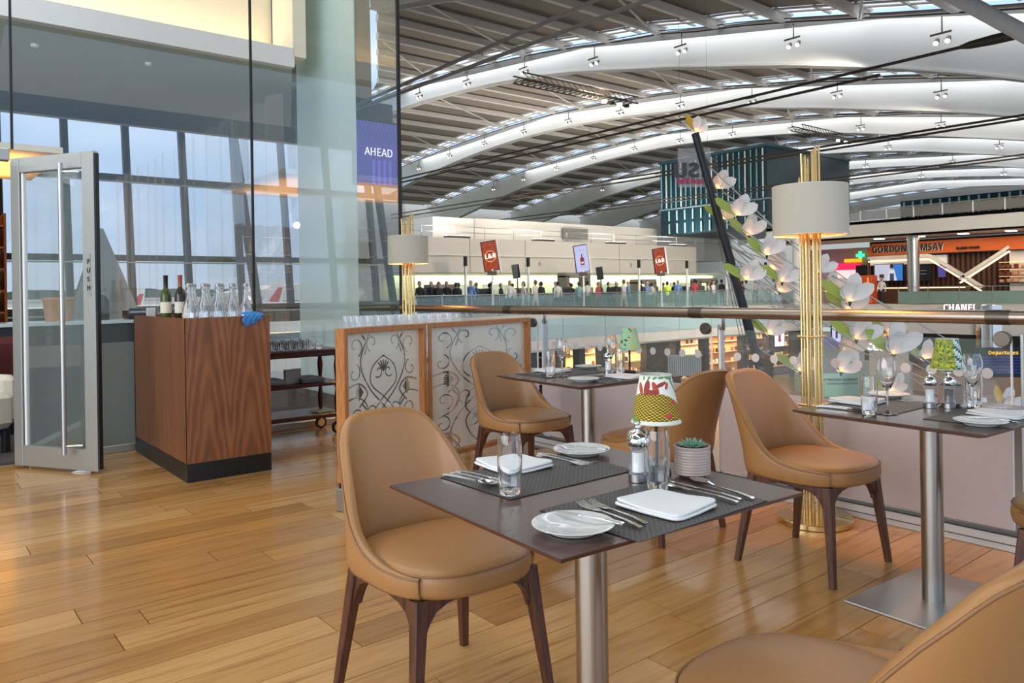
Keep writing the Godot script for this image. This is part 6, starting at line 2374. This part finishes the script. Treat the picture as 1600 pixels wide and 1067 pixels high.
func lower_level():
	var zb := -31.2
	var D := struct_root("wall_lower_shops", "dark shop wall below the far gallery")
	part("wall", boxg(Vector3(40, 3.8, 0.3), Vector3(38, -3.7, zb - 2.2)), mat(c8(60, 48, 42), 0.7), D)
	for px in [832, 905, 940, 1010, 1055, 1100, 1160, 1200, 1240]:
		var p := on(px, 570, 2, zb)
		part("pier", boxg(Vector3(0.5, 3.7, 0.5), Vector3(p.x, -3.7, zb)), mat(c8(52, 46, 44), 0.4), D)
	var bays := [
		[836, 884, c8(40, 36, 36), Color(1, 0.62, 0.2), 0.0, "dark shop bay behind the first table wine glass"],
		[888, 936, c8(246, 220, 158), Color(1.0, 0.75, 0.3), 1.0, "yellow lit shop bay with pale shelves of bottles"],
		[942, 1008, c8(240, 212, 150), Color(1.0, 0.72, 0.34), 0.8, "second yellow shop bay behind the far table lamp"],
		[1058, 1098, c8(240, 206, 170), Color(1.0, 0.72, 0.42), 0.8, "warm pink lit shop bay left of the chair backs"],
		[1104, 1158, c8(226, 170, 110), Color(1.0, 0.62, 0.28), 0.8, "orange wood panelled shop bay below the gallery"],
		[1164, 1198, c8(90, 66, 52), Color(1.0, 0.8, 0.6), 0.4, "brown shop bay with a bottle poster"],
		[1204, 1238, c8(120, 90, 66), Color(1.0, 0.82, 0.62), 0.5, "brown shop bay with bottles next to the lamp rods"]]
	for q in bays:
		var a := on(q[0], 545, 2, zb - 1.6)
		var b := on(q[1], 545, 2, zb - 1.6)
		var t := thing("shop_bay", q[5], "shop front", Vector3((a.x + b.x) * 0.5, -5.5, zb - 1.6))
		var w := absf(b.x - a.x)
		part("back_panel", boxg(Vector3(w, 3.3, 0.1), Vector3(0, 1.7, -0.3)), mat(q[2], 0.6), t)
		for k in 4:
			part("shelf", boxg(Vector3(w * 0.95, 0.06, 0.35), Vector3(0, 0.7 + k * 0.75, -0.05)), mat(c8(200, 170, 130), 0.5), t)
			for j in int(w / 0.45):
				if rng.randf() < 0.75:
					part("goods", boxg(Vector3(0.14, rng.randf_range(0.18, 0.4), 0.14), Vector3(-w * 0.45 + j * 0.45 + rng.randf() * 0.1, 0.85 + k * 0.75, 0.0), 0.01), mat([c8(60, 40, 30), c8(220, 200, 160), c8(140, 70, 40), c8(230, 226, 214)][rng.randi() % 4], 0.4), t)
		if q[4] > 0:
			var l := part("shelf_light", boxg(Vector3(w * 0.9, 0.06, 0.1), Vector3(0, 3.3, 0.2)), glow(q[3], 3.0), t)
			area_light("shop_bay_lamp", t.position + Vector3(0, 3.2, 0.6), Vector3.RIGHT, Vector3(0, 0, 1), w, 0.5, q[3].lerp(Color(1, 0.95, 0.86), 0.75), 11.0 * q[4])
	# luminous posters
	for q in [[1217, 527, 0.9, "glowing white poster with a red bottle on the lower level"], [1306, 522, 0.8, "small glowing poster with a red bottle beside the lamp rods"]]:
		var c := on(q[0], q[1], 2, -29.0)
		var t := thing("poster_screen", q[3], "screen", c, -0.3)
		part("casing", boxg(Vector3(0.9, 1.3, 0.1)), M.black, t)
		part("screen", boxg(Vector3(0.8, 1.2, 0.02), Vector3(0, 0, 0.06)), glow(Color(0.82, 0.84, 1.0), 0.85), t)
		part("bottle_print", boxg(Vector3(0.2, 0.5, 0.01), Vector3(0, -0.05, 0.075)), mat(c8(180, 20, 24), 0.5), t)
	# airline service desk
	var dk := thing("service_desk", "pale teal airline customer service desk on the lower level", "desk", on(1277, 620, 1, -5.5), -0.68)
	part("front_panel", boxg(Vector3(2.6, 1.4, 0.06), Vector3(1.3, 0.7, 0.0)), mat(c8(150, 196, 190), 0.3), dk)
	part("side_panel", boxg(Vector3(0.06, 1.4, 3.6), Vector3(0, 0.7, -1.8)), mat(c8(140, 186, 182), 0.3), dk)
	part("lettering", text_mesh("BRITISH AIRWAYS", 0.15, 0.01), mat(c8(30, 44, 70), 0.5), dk, Vector3(1.55, 1.02, 0.04))
	part("lettering", text_mesh("Customer Service Desk", 0.13, 0.01, false, 400), mat(c8(30, 44, 70), 0.5), dk, Vector3(1.5, 0.80, 0.04))
	var em := G.new()
	em.prism(PackedVector2Array([Vector2(0, 0), Vector2(0.42, 0.06), Vector2(0.46, 0.11), Vector2(0.1, 0.06)]), 0, 0.01)
	part("ribbon_mark", em, mat(c8(30, 44, 70), 0.5), dk, Vector3(0.28, 1.0, 0.035))
	part("worktop", boxg(Vector3(2.7, 0.05, 3.6), Vector3(1.3, 0.95, -1.8)), mat(c8(160, 120, 90), 0.4), dk)
	# departure board at the right edge
	var bd := thing("departure_board", "black departure board with a yellow heading below the handrail", "screen", at(1562, 566, 30.0), -0.9)
	part("casing", boxg(Vector3(1.7, 1.15, 0.12), Vector3.ZERO, 0.02), M.black, bd)
	part("screen", boxg(Vector3(1.6, 1.05, 0.02), Vector3(0, 0, 0.06)), glow(Color(0.02, 0.03, 0.08), 1.0), bd)
	part("heading", text_mesh("Departures", 0.14, 0.01), glow(Color(1.0, 0.75, 0.1), 1.0), bd, Vector3(0.1, 0.38, 0.075))
	for k in 6:
		part("text_row", boxg(Vector3(1.35, 0.05, 0.01), Vector3(0, 0.2 - k * 0.12, 0.072)), glow(Color(0.1, 0.16, 0.5), 0.6), bd)
	var pn := thing("grey_shop_pillar", "pale grey shop pillar with white lettering behind the flowers", "pillar", on(1390, 640, 0, 44.0) * Vector3(1, 0, 1) + Vector3(0, -5.5, 0))
	part("panel", boxg(Vector3(0.5, 4.2, 2.0), Vector3(0, 2.1, 0)), mat(c8(188, 182, 178), 0.5), pn)
	wall_text("CCC", 0.4, Vector3(-0.3, 3.2, -0.6), glow(Color.WHITE, 0.9), pn)
	var rd := thing("brown_shop_front", "brown lit shop front under the black window at the right", "shop front", Vector3(49.5, -5.5, -10.5))
	part("panel", boxg(Vector3(0.3, 1.9, 6.0), Vector3(0, 0.95, 0)), mat(c8(190, 140, 110), 0.5), rd)
	part("white_sign", boxg(Vector3(0.2, 0.8, 3.0), Vector3(-0.3, 1.8, 1.5)), M.white, rd)
	# slatted chair back and cafe table on a lower landing beside the void
	var sc := thing("slatted_bench", "pale grey slatted bench back beyond the balustrade", "bench", at(1070, 572, 14.0), -0.7)
	for k in 16:
		part("slat", boxg(Vector3(0.028, 0.36, 0.02), Vector3(-0.29 + k * 0.038, 0, 0)), mat(c8(176, 172, 164), 0.6), sc)
	part("frame", boxg(Vector3(0.64, 0.03, 0.03), Vector3(0, 0.19, 0)), mat(c8(176, 172, 164), 0.6), sc)
	part("backing", boxg(Vector3(0.62, 0.36, 0.006), Vector3(0, 0, -0.014)), mat(c8(120, 116, 110), 0.7), sc)
	part("post", boxg(Vector3(0.05, 4.4, 0.05), Vector3(0.25, -2.3, -0.04)), M.dark_alu, sc)
	area_light("concourse_lamps", Vector3(30, -2.2, -20.0), Vector3.RIGHT, Vector3(0, 0, 1), 24.0, 8.0, Color(1.0, 0.9, 0.78), 0.2)

# ---------------------------------------------------------------- flower sculpture over the void
func petal_mesh(L: float, W: float, curl: float) -> G:
	var rows := []
	var n := 9
	for side in [1.0, -1.0]:
		for i in n:
			var u := i / float(n - 1)
			if side < 0: u = 1.0 - u
			var w := W * (pow(sin(PI * 0.5 * clampf(u / 0.6, 0.06, 1.0)), 0.8) if u < 0.6 else sqrt(maxf(0.004, 1.0 - pow((u - 0.6) / 0.4, 2.0))))
			var row := PackedVector3Array()
			for k in 9:
				var s := k / 8.0 * 2.0 - 1.0
				row.append(Vector3(s * w, L * u, curl * L * u * u * 0.55 - 0.22 * W * (1.0 - s * s) * sin(PI * u) + side * 0.0015))
			rows.append(row)
	var g := G.new()
	g.grid(rows, false, true)
	return g

func sculpture():
	var D := 9.0
	var S := thing("flower_sculpture", "leaning black pole with lit white magnolia flowers on thin stems", "sculpture")
	var p0 := at(1086, 208, D)
	var p1 := at(1196, 605, D)
	var dv := (p1 - p0).normalized()
	var g := G.new()
	g.tube([p0, p1, p1 + dv * 3.0], PackedFloat32Array([0.045, 0.055, 0.06]), 14)
	part("pole", g, M.black, S)
	for k in 3:
		var cg := G.new()
		cg.rod(p0.lerp(p1, 0.12 + 0.2 * k) + Vector3(-0.03, 0, 0), p1 + Vector3(-0.25 + 0.06 * k, -0.5, 0.1), 0.004, 5)
		part("wire", cg, M.dark_alu, S)
	var pw := mat(c8(238, 232, 226), 0.6)
	pw.backlight_enabled = true
	pw.backlight = Color(0.55, 0.52, 0.48)
	var pgm := mat(c8(176, 186, 84), 0.6)
	pgm.backlight_enabled = true
	pgm.backlight = Color(0.4, 0.4, 0.2)
	var py := mat(c8(222, 176, 40), 0.6)
	py.backlight_enabled = true
	py.backlight = Color(0.5, 0.4, 0.1)
	var wide := petal_mesh(0.30, 0.078, 0.30).mesh()
	var slim := petal_mesh(0.36, 0.052, 0.2).mesh()
	var bulb := cached("flower_bulb", func():
		var b := G.new()
		b.lathe([Vector2(0, -0.01), Vector2(0.010, -0.004), Vector2(0.010, 0.012), Vector2(0, 0.018)], 8)
		return b)
	var glowm := glow(Color(1.0, 0.62, 0.25), 5.0)
	var cup := cached("flower_cup", func():
		var b := G.new()
		b.lathe([Vector2(0, -0.05), Vector2(0.008, -0.05), Vector2(0.018, -0.01), Vector2(0.016, -0.005), Vector2(0, -0.01)], 10)
		return b)
	# base point of each flower (in the picture), size, colour of the extra petal
	var fl := [[1088, 207, 0.75, "y"], [1121, 294, 0.95, ""], [1152, 336, 1.0, "g"], [1130, 342, 0.85, "g"], [1170, 367, 1.0, "g"], [1198, 398, 1.0, "g"], [1206, 420, 1.0, ""], [1166, 437, 1.0, "g"], [1222, 440, 1.0, "g"], [1218, 456, 1.0, ""], [1328, 470, 1.25, "g"], [1325, 484, 1.1, "g"], [1202, 522, 1.0, "g"], [1338, 529, 1.25, "g"], [1322, 551, 1.15, "b"], [1388, 523, 1.2, "g"], [1396, 552, 1.5, "g"], [1250, 579, 1.1, "g"], [1314, 580, 1.15, ""], [1280, 425, 0.9, ""], [1295, 452, 0.9, ""], [1392, 612, 1.0, "g"], [1445, 560, 0.9, "g"], [1570, 640, 1.1, "y"], [1520, 645, 0.9, "g"]]
	var k := 0
	for q in fl:
		var dd := D + 0.25 * sin(k * 2.3)
		var b := at(q[0], q[1], dd)
		var fn := Node3D.new()
		fn.name = "flower"
		S.add_child(fn, true)
		fn.position = b
		fn.rotation.y = -YAW + 0.15 * sin(k * 1.7)
		fn.scale = Vector3.ONE * q[2] * 0.92
		part("cup", cup, M.black, fn)
		part("bulb", bulb, glowm, fn, Vector3(0, 0.0, 0.0))
		omni("bulb_light", Vector3(0, 0.012, 0), Color(1.0, 0.70, 0.36), 0.03, 0.02, fn)
		var sets := [[-0.12, 0.35, 0.8], [0.38, -0.15, 0.95], [1.0, 0.15, 0.9], [-0.5, 0.25, 0.62]] if k % 3 else [[0.0, 0.25, 0.95], [0.62, -0.1, 0.9], [1.15, 0.2, 0.7]]
		for s in sets:
			var o := part("petal", wide, pw, fn)
			o.basis = Basis(Vector3(0, 0, 1), -s[0] - 0.12 * sin(k * 1.1)) * Basis(Vector3.RIGHT, s[1] * 1.3) * Basis.from_scale(Vector3.ONE * s[2])
		if q[3] != "":
			var o := part("sepal", slim, {"g": pgm, "y": py, "b": mat(c8(150, 150, 216), 0.6)}[q[3]], fn)
			o.basis = Basis(Vector3(0, 0, 1), 0.95 if q[3] != "y" else 0.55) * Basis(Vector3.RIGHT, 0.1)
		# stem from the pole side
		var st := G.new()
		var u := clampf((q[1] - 208.0) / 397.0 - 0.10, 0.03, 0.95)
		var r := p0.lerp(p1, u) if k > 0 else p0
		if k > 0 and q[0] > 1300:
			r = p0.lerp(p1, u * 0.55)
		st.rod(r, b - Vector3(0, 0.04, 0), 0.006, 6)
		part("stem", st, M.alu, S)
		k += 1
	# long pale rods that fan out to the right
	for q in [[1110, 262, 1300, 440], [1130, 300, 1420, 505], [1160, 360, 1500, 600], [1180, 480, 1560, 640], [1300, 430, 1480, 530], [1120, 420, 1330, 560]]:
		var rg := G.new()
		rg.rod(at(q[0], q[1], D + 0.1), at(q[2], q[3], D - 0.1), 0.007, 6)
		part("branch", rg, M.alu, S)

# ---------------------------------------------------------------- travellers
func cap_d(p: Vector3, a: Vector3, b: Vector3, ra: float, rb: float) -> float:
	var ab := b - a
	var u := clampf((p - a).dot(ab) / maxf(ab.length_squared(), 1e-9), 0.0, 1.0)
	return p.distance_to(a + ab * u) - lerpf(ra, rb, u)

func person_mesh(pose: int, top: Color, trousers: Color, hair: Color, skin: Color) -> ArrayMesh:
	var bones := [
		[Vector3(0, 0.95, 0), Vector3(0, 1.22, 0.01), 0.135, 0.125, 1], [Vector3(-0.07, 1.34, 0), Vector3(0.07, 1.34, 0), 0.115, 0.115, 1],
		[Vector3(0, 1.2, 0), Vector3(0, 1.36, 0), 0.13, 0.12, 1], [Vector3(0, 1.42, 0), Vector3(0, 1.54, 0.01), 0.052, 0.052, 3],
		[Vector3(0, 1.60, 0.02), Vector3(0, 1.66, 0.01), 0.085, 0.092, 3], [Vector3(0, 1.62, -0.025), Vector3(0, 1.69, -0.01), 0.09, 0.088, 2],
		[Vector3(0, 1.61, 0.10), Vector3(0, 1.59, 0.115), 0.014, 0.016, 3]]
	var step: float = [0.0, 0.16, 0.05][pose]
	for s in [-1.0, 1.0]:
		var hip := Vector3(s * 0.085, 0.92, 0)
		var kn := Vector3(s * 0.095, 0.50, s * step * 0.6 + 0.03)
		var an := Vector3(s * 0.10, 0.09, s * step - (0.03 if s * step > 0 else 0.0))
		bones.append([hip, kn, 0.095, 0.062, 4])
		bones.append([kn, an, 0.060, 0.042, 4])
		bones.append([an + Vector3(0, -0.045, -0.02), an + Vector3(s * 0.02, -0.055, 0.14), 0.042, 0.035, 5])
		var sh := Vector3(s * 0.17, 1.37, 0)
		var el := Vector3(s * 0.22, 1.10, -s * step * 0.5)
		var wr := Vector3(s * 0.21, 0.86, -s * step * 0.7 + 0.05)
		if pose == 2:
			el = Vector3(s * 0.22, 1.11, 0.06)
			wr = Vector3(s * 0.12, 1.16, 0.26)
		bones.append([sh, el, 0.060, 0.046, 1])
		bones.append([el, wr, 0.044, 0.034, 1])
		var hd := (wr - el).normalized()
		bones.append([wr, wr + hd * 0.09, 0.034, 0.026, 3])
		bones.append([wr + hd * 0.03, wr + hd * 0.08 + Vector3(-s * 0.03, 0, 0.03), 0.014, 0.012, 3])
	var cols := [Color.BLACK, top, hair, skin, trousers, Color(0.03, 0.03, 0.03)]
	var cell := 0.033
	var lo := Vector3(-0.36, -0.04, -0.34)
	var nx := 22
	var ny := 56
	var nz := 22
	var fld := PackedFloat32Array()
	fld.resize(nx * ny * nz)
	fld.fill(1.0)
	for b in bones:
		var r := maxf(b[2], b[3]) + 0.07
		var mn: Vector3 = Vector3(minf(b[0].x, b[1].x), minf(b[0].y, b[1].y), minf(b[0].z, b[1].z)) - Vector3.ONE * r
		var mx: Vector3 = Vector3(maxf(b[0].x, b[1].x), maxf(b[0].y, b[1].y), maxf(b[0].z, b[1].z)) + Vector3.ONE * r
		for k in range(maxi(0, int((mn.z - lo.z) / cell)), mini(nz, int((mx.z - lo.z) / cell) + 2)):
			for j in range(maxi(0, int((mn.y - lo.y) / cell)), mini(ny, int((mx.y - lo.y) / cell) + 2)):
				for i in range(maxi(0, int((mn.x - lo.x) / cell)), mini(nx, int((mx.x - lo.x) / cell) + 2)):
					var id := (k * ny + j) * nx + i
					var d := cap_d(lo + Vector3(i, j, k) * cell, b[0], b[1], b[2], b[3])
					var o := fld[id]
					var h := clampf(0.5 + 0.5 * (o - d) / 0.03, 0.0, 1.0)
					fld[id] = lerpf(o, d, h) - 0.03 * h * (1.0 - h)
	var g := G.new()
	g.use_col = true
	var ids := {}
	for k in nz - 1:
		for j in ny - 1:
			for i in nx - 1:
				var acc := Vector3.ZERO
				var cnt := 0
				var f := []
				for c in 8:
					f.append(fld[((k + (c >> 2)) * ny + j + ((c >> 1) & 1)) * nx + i + (c & 1)])
				for e in [[0, 1], [2, 3], [4, 5], [6, 7], [0, 2], [1, 3], [4, 6], [5, 7], [0, 4], [1, 5], [2, 6], [3, 7]]:
					if (f[e[0]] < 0.0) != (f[e[1]] < 0.0):
						var u: float = f[e[0]] / (f[e[0]] - f[e[1]])
						var pa := Vector3(e[0] & 1, (e[0] >> 1) & 1, e[0] >> 2)
						var pb := Vector3(e[1] & 1, (e[1] >> 1) & 1, e[1] >> 2)
						acc += pa.lerp(pb, u)
						cnt += 1
				if cnt:
					var p := lo + (Vector3(i, j, k) + acc / cnt) * cell
					var nn := Vector3(f[1] + f[3] + f[5] + f[7] - f[0] - f[2] - f[4] - f[6], f[2] + f[3] + f[6] + f[7] - f[0] - f[1] - f[4] - f[5], f[4] + f[5] + f[6] + f[7] - f[0] - f[1] - f[2] - f[3]).normalized()
					var best := 9.0
					var which := 1
					for b in bones:
						var d := cap_d(p, b[0], b[1], b[2], b[3])
						if d < best:
							best = d
							which = b[4]
					ids[(k * ny + j) * nx + i] = g.vert(p, nn, Vector2.ZERO, cols[which])
	for k in range(1, nz - 1):
		for j in range(1, ny - 1):
			for i in range(1, nx - 1):
				var id := (k * ny + j) * nx + i
				var s0 := fld[id] < 0.0
				for ax in 3:
					var dn: int = [1, nx, nx * ny][ax]
					if s0 != (fld[id + dn] < 0.0):
						var u: int = [nx, nx * ny, 1][ax]
						var w: int = [nx * ny, 1, nx][ax]
						var a = ids.get(id)
						var b = ids.get(id - u)
						var c = ids.get(id - u - w)
						var d = ids.get(id - w)
						if a != null and b != null and c != null and d != null:
							g.tri(a, b, c)
							g.tri(a, c, d)
	return g.mesh()

func travellers():
	var vm := mat(Color.WHITE, 0.8)
	vm.vertex_color_use_as_albedo = true
	var skin := Color(0.52, 0.32, 0.23)
	var dark := Color(0.02, 0.018, 0.016)
	var kinds := {
		"dark jacket": person_mesh(0, Color(0.02, 0.02, 0.025), Color(0.03, 0.03, 0.04), dark, skin),
		"teal shirt": person_mesh(2, Color(0.25, 0.42, 0.45), Color(0.03, 0.035, 0.05), Color(0.07, 0.045, 0.03), skin),
		"yellow vest": person_mesh(2, Color(0.62, 0.86, 0.06), Color(0.02, 0.02, 0.025), dark, skin),
		"pale coat": person_mesh(1, Color(0.62, 0.58, 0.52), Color(0.55, 0.52, 0.48), Color(0.10, 0.07, 0.05), skin),
		"blue shirt": person_mesh(1, Color(0.14, 0.26, 0.52), Color(0.05, 0.05, 0.06), Color(0.4, 0.3, 0.22), skin),
		"red top": person_mesh(0, Color(0.42, 0.06, 0.08), Color(0.02, 0.02, 0.03), dark, skin),
		"white shirt": person_mesh(1, Color(0.72, 0.72, 0.70), Color(0.03, 0.03, 0.04), dark, skin)}
	# column in the picture, depth line, kind, words
	var row := [
		[656, -33.5, "dark jacket", "dark-clad traveller at the left end of the security queue"], [674, -33.4, "dark jacket", "dark-clad traveller second in the queue behind the brass lamp"],
		[687, -33.0, "dark jacket", "traveller in black near the low scanner"], [698, -33.4, "dark jacket", "traveller in black left of the first post"],
		[713, -33.8, "dark jacket", "traveller in black just left of the first white post"], [736, -33.0, "blue shirt", "traveller in blue below the left orange screen"],
		[783, -33.2, "dark jacket", "traveller in black under the left orange screen"], [797, -33.4, "white shirt", "traveller in white beside the first monitor"],
		[818, -31.0, "pale coat", "traveller in pale clothes walking by the gallery glass"], [837, -31.5, "pale coat", "second traveller in pale clothes beyond the gallery glass"],
		[846, -33.4, "dark jacket", "traveller in black right of the second post"], [872, -33.6, "white shirt", "traveller in white left of the man in teal"],
		[905, -31.2, "teal shirt", "man in a teal shirt raising his hands by the middle screen"], [935, -33.5, "red top", "traveller in a red top beside the black desk"],
		[951, -33.4, "dark jacket", "traveller in black right of the middle screen"], [975, -31.0, "pale coat", "traveller in pale coat bending by the white partition"],
		[1012, -33.4, "blue shirt", "traveller in blue behind the grey desk"], [1043, -31.2, "yellow vest", "guard in a bright yellow vest at the gallery"],
		[1060, -32.5, "blue shirt", "man in blue right of the yellow vest"], [1086, -33.4, "red top", "traveller in red near the fourth post"],
		[1115, -33.0, "white shirt", "traveller in white at the right of the lanes"], [1128, -32.6, "dark jacket", "traveller in black at the far right of the lanes"],
		[1160, -33.0, "dark jacket", "traveller in black behind the leaning black pole"], [1180, -33.4, "white shirt", "traveller in white behind the lower flowers"],
		[765, -33.4, "dark jacket", "traveller in black half hidden behind the first advert post"], [890, -33.4, "dark jacket", "traveller in black just behind the man in teal"]]
	for q in row:
		var c := on(q[0], 470, 2, q[1])
		var o := solo("person", kinds[q[2]], vm, q[3], "person", Vector3(c.x, -0.02, c.z), rng.randf() * TAU, "travellers in the security hall")
		var s := rng.randf_range(0.95, 1.06)
		o.scale = Vector3(s, s, s)
	for j in 20:
		var o := solo("person", kinds[["dark jacket", "dark jacket", "blue shirt", "dark jacket", "white shirt"][j % 5]], vm, "traveller deep in the crowded security queue" , "person", Vector3(22.8 + j * 1.25 + rng.randf() * 0.4, -0.02, -34.75), rng.randf() * TAU, "crowd deep in the security queue")
		var s := rng.randf_range(0.93, 1.04)
		o.scale = Vector3(s, s, s)
	var w := on(1378, 470, 0, 51.0)
	solo("person", kinds["white shirt"], vm, "waiter in a white shirt standing below the kitchen screen", "person", Vector3(51.0, 0.0, w.z), -PI / 2)
	for q in [[1040, 575, "blue shirt", "shopper in blue on the lower level beside the slatted bench"], [1332, 590, "dark jacket", "shopper in black beside the airline desk"], [1255, 560, "dark jacket", "shopper in black behind the lamp rods on the lower level"], [1385, 560, "dark jacket", "shopper in black near the grey pillar"]]:
		var d := 33.0
		var c := at(q[0], q[1], d)
		solo("person", kinds[q[2]], vm, q[3], "person", Vector3(c.x, -5.5, c.z), rng.randf() * TAU, "shoppers on the lower level")
